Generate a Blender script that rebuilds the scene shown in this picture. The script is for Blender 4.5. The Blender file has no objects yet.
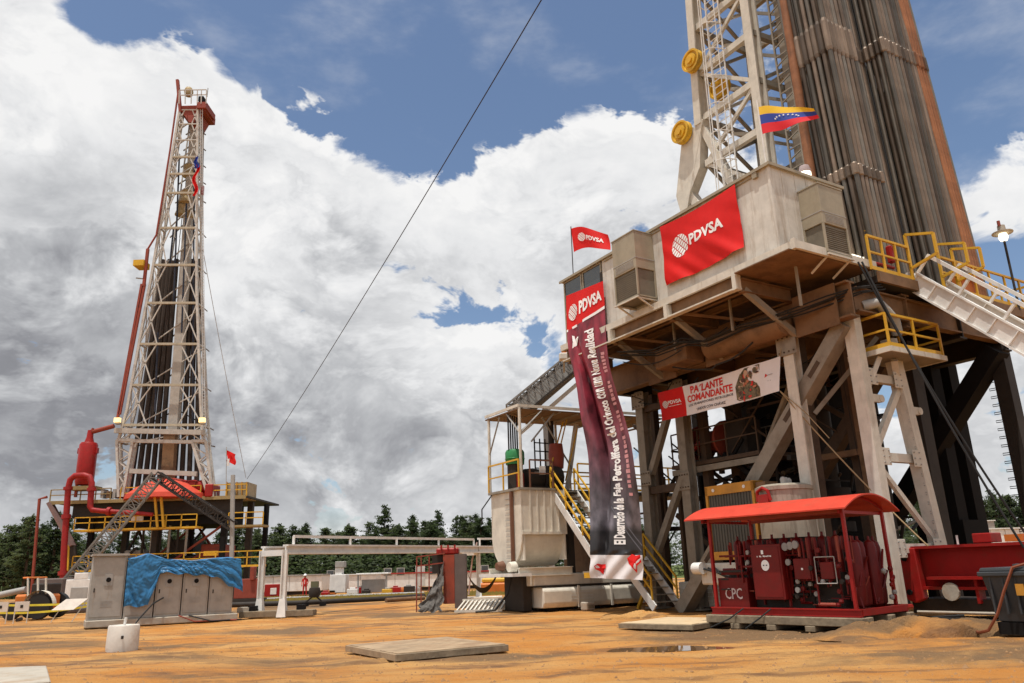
import bpy, bmesh, math, random
from mathutils import Vector as V, Matrix as M4, noise as MN
random.seed(7)
S = bpy.context.scene
COL = S.collection
R = math.radians
# ------------------------------------------------------------ camera
FPX, PITCH, ROLL = 770.0, R(16.5), R(1.8)
CAM = V((0, 0, 1.65))
cf = V((0, math.cos(PITCH), math.sin(PITCH)))
cu0 = V((0, -math.sin(PITCH), math.cos(PITCH)))
cr0 = V((1, 0, 0))
cr = cr0*math.cos(ROLL) - cu0*math.sin(ROLL)
cu = cu0*math.cos(ROLL) + cr0*math.sin(ROLL)
cd = bpy.data.cameras.new('camera'); cam = bpy.data.objects.new('camera', cd); COL.objects.link(cam)
cam.matrix_world = M4(((cr.x, cu.x, -cf.x, CAM.x), (cr.y, cu.y, -cf.y, CAM.y), (cr.z, cu.z, -cf.z, CAM.z), (0, 0, 0, 1)))
cd.sensor_width = 36; cd.lens = FPX/1024*36; cd.clip_start = .1; cd.clip_end = 6000
S.camera = cam
S.render.resolution_x, S.render.resolution_y = 1024, 683
S.view_settings.view_transform = 'Standard'; S.view_settings.look = 'None'
S.view_settings.exposure = 0.12; S.view_settings.gamma = 1
# ------------------------------------------------------------ sun and sky
EL = R(76); AZX, AZY = -.50, -.866
sdir = V((AZX*math.cos(EL), AZY*math.cos(EL), math.sin(EL)))
sl = bpy.data.lights.new('sun', 'SUN'); sl.energy = 4.1; sl.angle = R(.53); sl.color = (1, .95, .87)
so = bpy.data.objects.new('sun', sl); COL.objects.link(so)
so.rotation_euler = sdir.to_track_quat('Z', 'Y').to_euler()

def pdir(x, y):
    return (cf*FPX + cr*(x-512) + cu*(341.5-y)).normalized()

W = bpy.data.worlds.new('World'); S.world = W; W.use_nodes = True
def sky_world():
    nt = W.node_tree; N = nt.nodes; Lk = nt.links; N.clear()
    def nd(t, **k):
        n = N.new(t)
        for a, b in k.items(): setattr(n, a, b)
        return n
    def val(sock, v):
        if hasattr(v, 'links') or isinstance(v, bpy.types.NodeSocket): Lk.new(v, sock)
        else: sock.default_value = v
    def m(op, a, b=0.0, c=0.0, clamp=False):
        n = nd('ShaderNodeMath', operation=op); n.use_clamp = clamp
        val(n.inputs[0], a); val(n.inputs[1], b); val(n.inputs[2], c); return n.outputs[0]
    def vm(op, a, b=None, s=None):
        n = nd('ShaderNodeVectorMath', operation=op)
        val(n.inputs[0], a)
        if b is not None: val(n.inputs[1], b)
        if s is not None: val(n.inputs['Scale'], s)
        return n.outputs['Value'] if op in ('DOT_PRODUCT', 'LENGTH') else n.outputs[0]
    def ramp(x, a, b, smooth=True):
        n = nd('ShaderNodeMapRange'); n.interpolation_type = 'SMOOTHSTEP' if smooth else 'LINEAR'
        val(n.inputs[0], x); n.inputs[1].default_value = a; n.inputs[2].default_value = b
        return n.outputs[0]
    tc = nd('ShaderNodeTexCoord').outputs['Generated']
    d = vm('NORMALIZE', tc)
    # large placement of the cloud masses and of the blue gaps: (px, py, angular radius deg, weight)
    holes = [(150,-10,5,-.8),(250,20,5,-.9),(290,55,4.5,-.8),(350,60,6.5,-1.0),(390,110,4.5,-.9),(420,150,2.6,-.7),(440,60,8,-1.0),(540,20,9,-1.0),(520,90,4,-.5),(640,30,6,-.9),(680,80,3,-.4),
             (440,318,2.0,-.55),(500,322,2.0,-.6),(545,335,2.2,-.7),(560,365,2.0,-.7),(420,345,1.5,-.3),(960,60,7,-1.2),(925,150,4,-.8),(1020,10,7,-1.1),(880,90,8,-.8),
             (975,262,2.5,-.55),(1010,290,2.6,-.5),(890,385,3,-.35),(985,400,2.5,-.2),(860,420,4,-.4),(780,60,10,-.3),(85,2,3.2,-.75),(60,20,1.6,-.3),(130,22,2.2,-.5)]
    masses = [(40,70,6,.55),(14,10,3,.6),(110,60,4.5,.5),(200,80,4,.5),(225,130,5,.5),(300,92,2.4,.85),(325,105,2.0,.6),(270,170,5,.4),(350,205,4,.45),(600,150,4,.8),(660,130,3.5,.7),(690,90,1.5,.5),(560,170,4,.7),(500,190,4,.5),(450,210,4,.4),
              (60,330,14,.5),(200,420,12,.5),(420,440,8,.4),(120,250,10,.4),(300,290,9,.4),(560,240,4,.4),(440,370,3.5,.45),(480,360,2.6,.55),(505,400,2.5,.4),(1000,170,3.2,1.1),(1030,110,2.6,.8),(960,205,2,.4),(700,430,8,.3),(960,470,5,.5),(470,440,4,.3)]
    def blobs(lst):
        acc = None
        for (x, y, r, w) in lst:
            c = pdir(x, y); k = 1/(1-math.cos(R(r)))
            dp = vm('DOT_PRODUCT', d, tuple(c))
            e = m('EXPONENT', m('MULTIPLY_ADD', dp, k, -k))
            acc = m('MULTIPLY_ADD', e, w, acc if acc is not None else 0.0)
        return acc
    place = blobs(holes+masses)
    def density(vec, det=8.0):
        w = nd('ShaderNodeTexNoise'); Lk.new(vec, w.inputs['Vector']); w.inputs['Scale'].default_value = 4.0
        w.inputs['Detail'].default_value = 2
        wv = vm('SCALE', vm('SUBTRACT', w.outputs['Color'], (.5, .5, .5)), s=.16)
        p = vm('ADD', vec, wv)
        n1 = nd('ShaderNodeTexNoise'); Lk.new(p, n1.inputs['Vector'])
        n1.inputs['Scale'].default_value = 5.0; n1.inputs['Detail'].default_value = det; n1.inputs['Roughness'].default_value = .61
        n2 = nd('ShaderNodeTexNoise'); Lk.new(p, n2.inputs['Vector'])
        n2.inputs['Scale'].default_value = 10; n2.inputs['Detail'].default_value = 5; n2.inputs['Roughness'].default_value = .6
        puff = m('MULTIPLY_ADD', m('ABSOLUTE', m('SUBTRACT', n2.outputs[0], .5)), -3.2, .27)
        return m('ADD', m('MULTIPLY_ADD', m('SUBTRACT', n1.outputs[0], .5), 2.3, puff), .22)
    sq = vm('MULTIPLY', d, (1, 1, 1.5))
    n0 = density(sq)
    off = vm('ADD', sq, (-.016, -.0, .042))
    n1 = density(off, 6.0)
    dens = m('ADD', m('MULTIPLY', n0, 1.35), m('MULTIPLY', place, .86))
    mask = ramp(dens, -.06, .36)
    wisp = nd('ShaderNodeTexNoise'); Lk.new(vm('MULTIPLY', d, (1, 1, 2.2)), wisp.inputs['Vector'])
    wisp.inputs['Scale'].default_value = 4; wisp.inputs['Detail'].default_value = 6; wisp.inputs['Roughness'].default_value = .6
    mask = m('MAXIMUM', mask, m('MULTIPLY', ramp(wisp.outputs[0], .50, .80), .35))
    mask = m('MAXIMUM', mask, ramp(vm('DOT_PRODUCT', d, (0, 0, 1)), .16, -.02))
    # lit rims and shaded bellies
    lit = m('SUBTRACT', n0, n1)
    bil_ = nd('ShaderNodeTexNoise'); Lk.new(sq, bil_.inputs['Vector']); bil_.inputs['Scale'].default_value = 6.5
    bil_.inputs['Detail'].default_value = 5; bil_.inputs['Roughness'].default_value = .52; bil_.inputs['Distortion'].default_value = .5
    dark = blobs([(20,290,6,.10),(80,260,5,.10),(60,380,7,.20),(20,460,7,.20),(160,430,6,.18),(260,450,7,.24),(350,430,5,.12),(430,470,6,.20),(130,210,4,.10),(320,360,4,.10),(150,330,5,.10),(110,490,7,.16),(330,500,6,.16),
                  (560,480,7,.12),(960,430,5,.14),(700,460,8,.12),(340,240,3,.08),(470,260,3,.10),(10,380,6,.12),(560,250,3,.08),(1000,210,2.5,.10),(640,180,2.5,.06),
                  (30,60,4,-.22),(100,100,4,-.18),(215,110,4,-.26),(290,200,4.5,-.26),(600,145,4.5,-.26),(440,205,3.5,-.22),(520,215,4,-.2),(470,372,3,-.24),(1005,160,4,-.28),(660,105,3,-.2),(220,260,4,-.2),(0,120,4,-.22),(230,340,3,-.14),(420,385,2.5,-.1)])
    thick = ramp(dens, .25, 1.5)
    br = m('ADD', m('MULTIPLY_ADD', lit, .34, .77), m('MULTIPLY', thick, -.06))
    br = m('MULTIPLY_ADD', m('SUBTRACT', bil_.outputs[0], .5), .44, br)
    br = m('SUBTRACT', br, m('MULTIPLY', dark, .62))
    edge = m('SUBTRACT', 1.0, ramp(dens, .05, .7))
    br = m('MULTIPLY_ADD', edge, .10, br)
    br = m('MINIMUM', m('MAXIMUM', br, .20), .98)
    cr_ = nd('ShaderNodeValToRGB'); e = cr_.color_ramp.elements
    e[0].position = 0; e[0].color = (.19, .195, .215, 1)
    e[1].position = 1; e[1].color = (.98, .975, .97, 1)
    for pos, c in ((.30, (.30, .305, .33, 1)), (.55, (.53, .54, .56, 1)), (.8, (.84, .845, .855, 1))):
        x = e.new(pos); x.color = c
    Lk.new(br, cr_.inputs[0])
    sky = nd('ShaderNodeTexSky'); sky.sky_type = 'NISHITA'; sky.sun_disc = False
    sky.sun_elevation = EL; sky.sun_rotation = math.atan2(AZX, AZY); sky.dust_density = 1.0; sky.air_density = 1.0; sky.ozone_density = 1.6
    b1 = nd('ShaderNodeBackground'); b1.inputs[1].default_value = .115
    Lk.new(sky.outputs[0], b1.inputs[0])
    b2 = nd('ShaderNodeBackground'); Lk.new(cr_.outputs[0], b2.inputs[0]); b2.inputs[1].default_value = .88
    mx = nd('ShaderNodeMixShader'); Lk.new(mask, mx.inputs[0]); Lk.new(b1.outputs[0], mx.inputs[1]); Lk.new(b2.outputs[0], mx.inputs[2])
    out = nd('ShaderNodeOutputWorld'); Lk.new(mx.outputs[0], out.inputs[0])
sky_world()

# ------------------------------------------------------------ materials
MAT = {}
def mat(name, col, rough=.6, metal=0.0, var=.18, scale=2.0, dirt=None, dirtamt=.5, dscale=1.3, bump=.15, bscale=30, streak=False, spec=.25, trans=0, alpha=1):
    if name in MAT: return MAT[name]
    mt = bpy.data.materials.new(name); mt.use_nodes = True; nt = mt.node_tree; N = nt.nodes; Lk = nt.links
    b = N['Principled BSDF']; b.inputs['Roughness'].default_value = rough; b.inputs['Metallic'].default_value = metal
    b.inputs['Specular IOR Level'].default_value = spec
    tc = N.new('ShaderNodeTexCoord')
    n = N.new('ShaderNodeTexNoise'); n.inputs['Scale'].default_value = scale; n.inputs['Detail'].default_value = 8
    n.inputs['Roughness'].default_value = .65
    Lk.new(tc.outputs['Object'], n.inputs['Vector'])
    mr = N.new('ShaderNodeMapRange'); mr.inputs[1].default_value = .3; mr.inputs[2].default_value = .7
    mr.inputs[3].default_value = 1-var; mr.inputs[4].default_value = 1+var*.6
    Lk.new(n.outputs[0], mr.inputs[0])
    mul = N.new('ShaderNodeVectorMath'); mul.operation = 'SCALE'; mul.inputs[0].default_value = col[:3]
    Lk.new(mr.outputs[0], mul.inputs['Scale'])
    c = mul.outputs[0]
    if 'pipe_steel' in name or 'drill_pipe' in name:      # every pipe of the rack weathers a little differently
        oi = N.new('ShaderNodeObjectInfo'); m5 = N.new('ShaderNodeMapRange'); m5.inputs[3].default_value = .35; m5.inputs[4].default_value = 1.7; Lk.new(oi.outputs['Random'], m5.inputs[0])
        v5 = N.new('ShaderNodeVectorMath'); v5.operation = 'SCALE'; Lk.new(c, v5.inputs[0]); Lk.new(m5.outputs[0], v5.inputs['Scale']); c = v5.outputs[0]
    if dirt:
        mp = N.new('ShaderNodeMapping'); mp.inputs['Scale'].default_value = (1, 1, .12) if streak else (1, 1, 1)
        Lk.new(tc.outputs['Object'], mp.inputs[0])
        n2 = N.new('ShaderNodeTexNoise'); n2.inputs['Scale'].default_value = dscale*(4 if streak else 1); n2.inputs['Detail'].default_value = 10
        n2.inputs['Roughness'].default_value = .7
        Lk.new(mp.outputs[0], n2.inputs['Vector'])
        r2 = N.new('ShaderNodeMapRange'); r2.inputs[1].default_value = .66-.3*dirtamt; r2.inputs[2].default_value = .80-.2*dirtamt
        r2.inputs[4].default_value = min(1, .35+dirtamt*.6)
        Lk.new(n2.outputs[0], r2.inputs[0])
        mx = N.new('ShaderNodeMix'); mx.data_type = 'RGBA'
        Lk.new(r2.outputs[0], mx.inputs[0]); Lk.new(c, mx.inputs[6]); mx.inputs[7].default_value = (*dirt[:3], 1)
        c = mx.outputs[2]
    Lk.new(c, b.inputs['Base Color'])
    if bump:
        n3 = N.new('ShaderNodeTexNoise'); n3.inputs['Scale'].default_value = bscale; n3.inputs['Detail'].default_value = 5
        Lk.new(tc.outputs['Object'], n3.inputs['Vector'])
        bp = N.new('ShaderNodeBump'); bp.inputs['Strength'].default_value = bump; bp.inputs['Distance'].default_value = .02
        Lk.new(n3.outputs[0], bp.inputs['Height']); Lk.new(bp.outputs[0], b.inputs['Normal'])
    if trans: b.inputs['Transmission Weight'].default_value = trans
    MAT[name] = mt; return mt
RUST = (.12, .045, .02); SOIL = (.30, .14, .06); GRIME = (.07, .05, .035)
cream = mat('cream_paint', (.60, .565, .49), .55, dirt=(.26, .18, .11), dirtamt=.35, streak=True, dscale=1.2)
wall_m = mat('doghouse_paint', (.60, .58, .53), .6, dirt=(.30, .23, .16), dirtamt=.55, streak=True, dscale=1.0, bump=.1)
steelgrey = mat('weathered_shaded_cream_steel', (.27, .24, .195), .6, dirt=(.13, .095, .065), dirtamt=.5, dscale=1.4)  # cream steel darkened for the shade beneath the rig, plus real weathering
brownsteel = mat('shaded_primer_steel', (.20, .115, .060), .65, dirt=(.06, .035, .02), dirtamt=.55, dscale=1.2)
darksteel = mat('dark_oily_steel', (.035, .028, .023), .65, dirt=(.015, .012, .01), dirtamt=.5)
shadebrown = mat('shade_brown_steel', (.085, .055, .036), .7, dirt=(.03, .02, .015), dirtamt=.5)  # darker copy of the primer steel, under-floor shade put into its colour
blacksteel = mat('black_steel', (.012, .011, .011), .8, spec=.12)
grey = mat('grey_paint', (.34, .33, .31), .55, dirt=(.18, .15, .12), dirtamt=.3)
acbeige = mat('air_conditioner_beige', (.33, .29, .215), .5, dirt=(.24, .2, .15), dirtamt=.3, streak=True)
yellow = mat('safety_yellow', (.62, .36, .035), .5, dirt=(.25, .14, .04), dirtamt=.35)
byellow = mat('bright_sheave_yellow', (.62, .37, .03), .5, dirt=(.22, .13, .04), dirtamt=.5)
red = mat('red_paint', (.30, .013, .011), .42, dirt=(.16, .035, .02), dirtamt=.5)
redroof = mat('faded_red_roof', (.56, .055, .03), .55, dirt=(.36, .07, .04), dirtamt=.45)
oxide = mat('red_oxide', (.26, .055, .035), .6, dirt=(.12, .04, .03), dirtamt=.4)
white = mat('white_paint', (.70, .69, .66), .5, dirt=(.34, .27, .2), dirtamt=.25, streak=True)
pipem = mat('drill_pipe_steel', (.185, .140, .105), .45, metal=.35, var=.3, scale=1.5, dirt=(.075, .05, .035), dirtamt=.5, streak=True)
pipem2 = mat('drill_pipe_grey', (.135, .12, .10), .42, metal=.4, var=.3, scale=1.5, dirt=(.18, .13, .09), dirtamt=.4, streak=True)
piperust = mat('rusty_pipe_steel', (.24, .105, .05), .7, var=.35, dirt=(.10, .05, .03), dirtamt=.5, streak=True)
wood = mat('weathered_timber', (.24, .19, .13), .85, var=.35, scale=5, dirt=(.10, .075, .05), dirtamt=.4, bump=.5, bscale=12)
woodpale = mat('dusty_timber', (.36, .26, .165), .85, var=.35, scale=2, dirt=(.22, .13, .07), dirtamt=.6, bump=.4, bscale=12)
rubber = mat('black_rubber', (.02, .02, .02), .6)
grillem = mat('dark_grille', (.10, .095, .08), .6)
accoil = mat('brownish_coil_grille', (.17, .15, .115), .6)
concrete = mat('pale_concrete', (.40, .36, .30), .85, dirt=(.30, .18, .09), dirtamt=.5, bump=.4, bscale=14)
greenm = mat('green_drum_paint', (.03, .20, .07), .45)
orangem = mat('orange_paint', (.55, .16, .03), .5, dirt=(.3, .1, .03), dirtamt=.3)
glass = mat('dusty_window_glass', (.05, .06, .065), .12, bump=0, spec=.6)
tarpm = mat('blue_tarpaulin', (.035, .16, .34), .36, var=.2, scale=4, bump=.12, bscale=30)
def foliage(nm, c):
    m_ = mat(nm, c, .7, var=.3, scale=.5, bump=0); nt = m_.node_tree; b = nt.nodes['Principled BSDF']; o = nt.nodes['Material Output']
    t = nt.nodes.new('ShaderNodeBsdfTranslucent'); t.inputs[0].default_value = (c[0]*1.5, c[1]*1.6, c[2]*1.2, 1); x = nt.nodes.new('ShaderNodeMixShader'); x.inputs[0].default_value = .42
    nt.links.new(b.outputs[0], x.inputs[1]); nt.links.new(t.outputs[0], x.inputs[2]); nt.links.new(x.outputs[0], o.inputs[0]); return m_
bark = mat('pine_bark', (.10, .07, .05), .9)
needles = [foliage('pine_needles_%s' % n, c) for n, c in (('dark', (.050, .068, .034)), ('mid', (.066, .086, .042)), ('pale', (.086, .106, .052)))]  # needle colours lightened to stand in for distance haze
flagred = mat('red_flag_cloth', (.62, .010, .008), .65, var=.08, scale=3, bump=.2, bscale=80)
whitec = mat('white_print', (.82, .82, .82), .6, var=.06, bump=0)
skin = mat('brown_skin', (.30, .16, .10), .55, bump=0)
def emat(name, col, st):
    m_ = bpy.data.materials.new(name); m_.use_nodes = True; b = m_.node_tree.nodes['Principled BSDF']
    b.inputs['Base Color'].default_value = (*col, 1); b.inputs['Emission Color'].default_value = (*col, 1); b.inputs['Emission Strength'].default_value = st
    return m_
lampon = emat('lit_lamp', (1, .93, .72), 2.2)

# ------------------------------------------------------------ frames, things, mesh builder
class Frame:
    def __init__(s, o, ang):
        s.o = V(o); s.a = ang; s.m = M4.Translation(s.o) @ M4.Rotation(ang, 4, 'Z'); s.i = s.m.inverted()
    def w(s, p): return s.m @ V(p)
    def pl(s, px, py, axis, c):      # where the sight line meets a plane of this frame
        d = s.i.to_3x3() @ pdir(px, py); o = s.i @ CAM
        t = (c-o[axis])/d[axis]; return o + d*t
WF = Frame((0, 0, 0), 0)
RIG = Frame((8.148, 21.508, 0), R(31.1))
def ground_at(px, py, z=0): return WF.pl(px, py, 2, z)
class Thing:
    def __init__(s, name, label, cat, origin=(0, 0, 0), frame=WF, group=None, rz=0):
        s.f = frame; s.o = V(origin); s.rz = rz
        e = bpy.data.objects.new(name, None); COL.objects.link(e); e.location = frame.w(origin)
        e.rotation_euler = (0, 0, frame.a+rz); e['label'] = label; e['category'] = cat
        if group: e['group'] = group
        e.empty_display_size = .3; s.e = e
        s.im = M4.Rotation(-rz, 4, 'Z') @ M4.Translation(-s.o)
def tag(o, label, cat, group=None, kind=None):
    if label: o['label'] = label
    if cat: o['category'] = cat
    if group: o['group'] = group
    if kind: o['kind'] = kind
    return o
class MB:
    def __init__(s): s.v = []; s.f = []; s.fm = []; s.sm = False
    def add(s, vs, fs, mi=0):
        b = len(s.v); s.v += [tuple(p) for p in vs]
        for f in fs: s.f.append(tuple(i+b for i in f)); s.fm.append(mi)
        return s
    def box(s, c, d, rz=0, mi=0, rot=None):
        m = (rot if rot else M4.Rotation(rz, 3, 'Z').to_3x3()); c = V(c); h = V(d)/2
        vs = [c + m @ V((x*h.x, y*h.y, z*h.z)) for x in (-1, 1) for y in (-1, 1) for z in (-1, 1)]
        return s.add(vs, [(0, 1, 3, 2), (4, 6, 7, 5), (0, 4, 5, 1), (2, 3, 7, 6), (0, 2, 6, 4), (1, 5, 7, 3)], mi)
    def bb(s, a, b, mi=0):  # box from two corners
        a, b = V(a), V(b); return s.box((a+b)/2, [abs(x) for x in (b-a)], mi=mi)
    def ext(s, p, q, prof, up=None, mi=0, cap=True, prof2=None):
        p, q = V(p), V(q); d = (q-p).normalized()
        up = V(up) if up else (V((0, 0, 1)) if abs(d.z) < .93 else V((0, 1, 0)))
        x = d.cross(up).normalized(); y = x.cross(d).normalized(); n = len(prof)
        vs = [p + x*a + y*b for a, b in prof] + [q + x*a + y*b for a, b in (prof2 or prof)]
        fs = [(i, (i+1) % n, n+(i+1) % n, n+i) for i in range(n)]
        if cap: fs += [tuple(range(n-1, -1, -1)), tuple(range(n, 2*n))]
        return s.add(vs, fs, mi)
    def bar(s, p, q, w, h=None, up=None, mi=0):
        h = h or w; a, b = w/2, h/2
        return s.ext(p, q, [(-a, -b), (a, -b), (a, b), (-a, b)], up, mi)
    def ibar(s, p, q, w, h, t=None, up=None, mi=0):
        t = t or min(w, h)*.1; a, b, c = w/2, h/2, t/2
        pr = [(-a, -b), (a, -b), (a, -b+t), (c, -b+t), (c, b-t), (a, b-t), (a, b), (-a, b), (-a, b-t), (-c, b-t), (-c, -b+t), (-a, -b+t)]
        return s.ext(p, q, pr, up, mi)
    def tube(s, p, q, r, n=8, r2=None, mi=0, cap=True):
        r2 = r if r2 is None else r2
        c = [(math.cos(2*math.pi*i/n), math.sin(2*math.pi*i/n)) for i in range(n)]
        return s.ext(p, q, [(a*r, b*r) for a, b in c], None, mi, cap, [(a*r2, b*r2) for a, b in c])
    def path(s, pts, r, n=6, mi=0):
        pts = [V(p) for p in pts]; rings = []; px = None
        for i, p in enumerate(pts):
            t = ((pts[min(i+1, len(pts)-1)]-pts[max(i-1, 0)])).normalized()
            if px is None:
                u = V((0, 0, 1)) if abs(t.z) < .9 else V((1, 0, 0)); px = t.cross(u).normalized()
            px = (px - t*px.dot(t)).normalized(); py = t.cross(px)
            rr = r[i] if isinstance(r, (list, tuple)) else r
            rings.append([p + px*rr*math.cos(2*math.pi*k/n) + py*rr*math.sin(2*math.pi*k/n) for k in range(n)])
        vs = [v for g in rings for v in g]; fs = []
        for i in range(len(pts)-1):
            for k in range(n): fs.append((i*n+k, i*n+(k+1) % n, (i+1)*n+(k+1) % n, (i+1)*n+k))
        fs += [tuple(range(n-1, -1, -1)), tuple(range((len(pts)-1)*n, len(pts)*n))]
        return s.add(vs, fs, mi)
    def lathe(s, c, prof, n=20, axis='Z', mi=0):
        c = V(c); vs = []; m = len(prof)
        for r, z in prof:
            for k in range(n):
                a = 2*math.pi*k/n; p = (r*math.cos(a), r*math.sin(a), z)
                if axis == 'X': p = (p[2], p[0], p[1])
                if axis == 'Y': p = (p[1], p[2], p[0])
                vs.append(c+V(p))
        fs = [(j*n+k, j*n+(k+1) % n, (j+1)*n+(k+1) % n, (j+1)*n+k) for j in range(m-1) for k in range(n)]
        fs += [tuple(range(n-1, -1, -1)), tuple(range((m-1)*n, m*n))]
        return s.add(vs, fs, mi)
    def grid(s, fn, nu, nv, thick=0, mi=0):
        vs = [V(fn(i/nu, j/nv)) for j in range(nv+1) for i in range(nu+1)]
        fs = [(j*(nu+1)+i, j*(nu+1)+i+1, (j+1)*(nu+1)+i+1, (j+1)*(nu+1)+i) for j in range(nv) for i in range(nu)]
        return s.add(vs, fs, mi)
    def build(s, name, m, parent=None, smooth=False, bevel=0, label=None):
        me = bpy.data.meshes.new(name)
        vs = s.v
        if parent is not None and isinstance(parent, Thing):
            vs = [parent.im @ V(p) for p in vs]
        me.from_pydata([tuple(p) for p in vs], [], s.f)
        for x in (m if isinstance(m, (list, tuple)) else [m]): me.materials.append(x)
        me.polygons.foreach_set('material_index', s.fm)
        if smooth: me.polygons.foreach_set('use_smooth', [True]*len(me.polygons))
        bm = bmesh.new(); bm.from_mesh(me); bmesh.ops.recalc_face_normals(bm, faces=bm.faces); bm.to_mesh(me); bm.free()
        if smooth: me.set_sharp_from_angle(angle=R(40))
        me.update()
        o = bpy.data.objects.new(name, me); COL.objects.link(o)
        if parent is not None: o.parent = parent.e if isinstance(parent, Thing) else parent
        if bevel:
            b = o.modifiers.new('edge', 'BEVEL'); b.width = bevel; b.segments = 1; b.limit_method = 'ANGLE'
        if label: o['label'] = label
        return o
def sub(thing, o_parent, mb, name, m, **k):   # sub-part: same coordinates as the thing's parts, parented to a part
    mb2 = MB(); mb2.v = [tuple(thing.im @ V(p)) for p in mb.v]; mb2.f = mb.f; mb2.fm = mb.fm
    return mb2.build(name, m, o_parent, **k)
def dup_tree(o, parent=None):
    c = o.copy(); COL.objects.link(c); c.parent = parent
    for ch in list(o.children): dup_tree(ch, c)
    return c
def text_geo(body, bold=.0, size=1):
    cu_ = bpy.data.curves.new('txt', 'FONT'); cu_.body = body; cu_.size = size; cu_.offset = bold; cu_.resolution_u = 2
    cu_.align_x = 'CENTER'; cu_.align_y = 'CENTER'
    o = bpy.data.objects.new('txt', cu_); COL.objects.link(o)
    bpy.context.view_layer.update()
    me = bpy.data.meshes.new_from_object(o.evaluated_get(bpy.context.evaluated_depsgraph_get()))
    bm = bmesh.new(); bm.from_mesh(me); bmesh.ops.triangulate(bm, faces=bm.faces)
    vs = [tuple(v.co[:2]) for v in bm.verts]; fs = [tuple(x.index for x in f.verts) for f in bm.faces]
    bm.free(); bpy.data.objects.remove(o); bpy.data.meshes.remove(me)
    xs = [a for a, b in vs]; ys = [b for a, b in vs]
    x0, x1, y0, y1 = min(xs), max(xs), min(ys), max(ys)
    return [((a-x0)/(x1-x0), (b-y0)/(y1-y0)) for a, b in vs], fs
def put_text(mb, body, fn, rect, bold=.0, mi=0, rot=False):
    """lay letters over surface fn(u,v); rect = u0,v0,u1,v1; rot: text runs along v"""
    vs, fs = text_geo(body, bold); u0, v0, u1, v1 = rect
    if rot: pts = [fn(u0+(u1-u0)*(1-b), v0+(v1-v0)*a) for a, b in vs]
    else: pts = [fn(u0+(u1-u0)*a, v0+(v1-v0)*b) for a, b in vs]
    mb.add(pts, fs, mi)
def put_marks(mb, fn, rect, n, seed, along_v=False):
    """small uneven strokes where the print is too small or blurred to read"""
    rq_ = random.Random(seed); u0, v0, u1, v1 = rect
    for i in range(n):
        if rq_.random() < .13: continue
        a, b = i/n+.08/n, (i+rq_.uniform(.66, .9))/n; lo, hi = rq_.uniform(0, .25), rq_.uniform(.72, 1)
        q = [(a, lo), (b, lo), (b, hi), (a, hi)]
        pts = [fn(u0+(u1-u0)*(1-y), v0+(v1-v0)*x) if along_v else fn(u0+(u1-u0)*x, v0+(v1-v0)*y) for x, y in q]
        mb.add(pts, [(0, 1, 2, 3)])
def put_logo(mb, fn, cu_, cv, ru, rv, mi=0, n=20):
    """white round emblem cut by woven diagonal bands"""
    for k in range(-3, 4):
        y0, y1 = k*.29-.11, k*.29+.11
        for seg in range(4):
            def cl(y): return math.sqrt(max(0, 1-y*y))
            pts = []
            xa, xb = -1+seg*.5+.035, -1+(seg+1)*.5-.035
            q = []
            sh = .145 if seg % 2 else -.0
            for (x, y) in ((xa, y0+sh), (xb, y0+sh), (xb, y1+sh), (xa, y1+sh)):
                y = max(-.97, min(.97, y)); w = cl(y); x = max(-w, min(w, x)); q.append((x, y))
            if abs(q[0][0]-q[1][0]) < .03 and abs(q[2][0]-q[3][0]) < .03: continue
            if abs(q[0][1]-q[2][1]) < .02: continue
            c, s_ = math.cos(.75), math.sin(.75)
            mb.add([fn(cu_+ru*(x*c-y*s_), cv+rv*(x*s_+y*c)) for x, y in q], [(0, 1, 2, 3)], mi)

def railing(th, pts, h=1.05, m=yellow, r=.03, gap=1.4, toe=.12, mid=1, n=4, name='railing'):
    """posts each a part; rails each a part"""
    pts = [V(p) for p in pts]; post = None
    up = V((0, 0, h)); spots = []
    for i in range(len(pts)-1):
        L_ = (pts[i+1]-pts[i]).length; k = max(1, round(L_/gap))
        for j in range(k+(1 if i == len(pts)-2 else 0)): spots.append(pts[i].lerp(pts[i+1], j/k))
        a, b = pts[i], pts[i+1]
        MB().bar(a+up, b+up, 2*r).build('top_rail', m, th)
        if mid: MB().bar(a+up*.52, b+up*.52, 1.6*r).build('middle_rail', m, th)
        if toe: MB().bar(a+V((0, 0, toe/2+.01)), b+V((0, 0, toe/2+.01)), .012, toe).build('toe_board', m, th)
    for p in spots: MB().bar(p, p+up*.985, 1.8*r).build('post', m, th)
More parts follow.
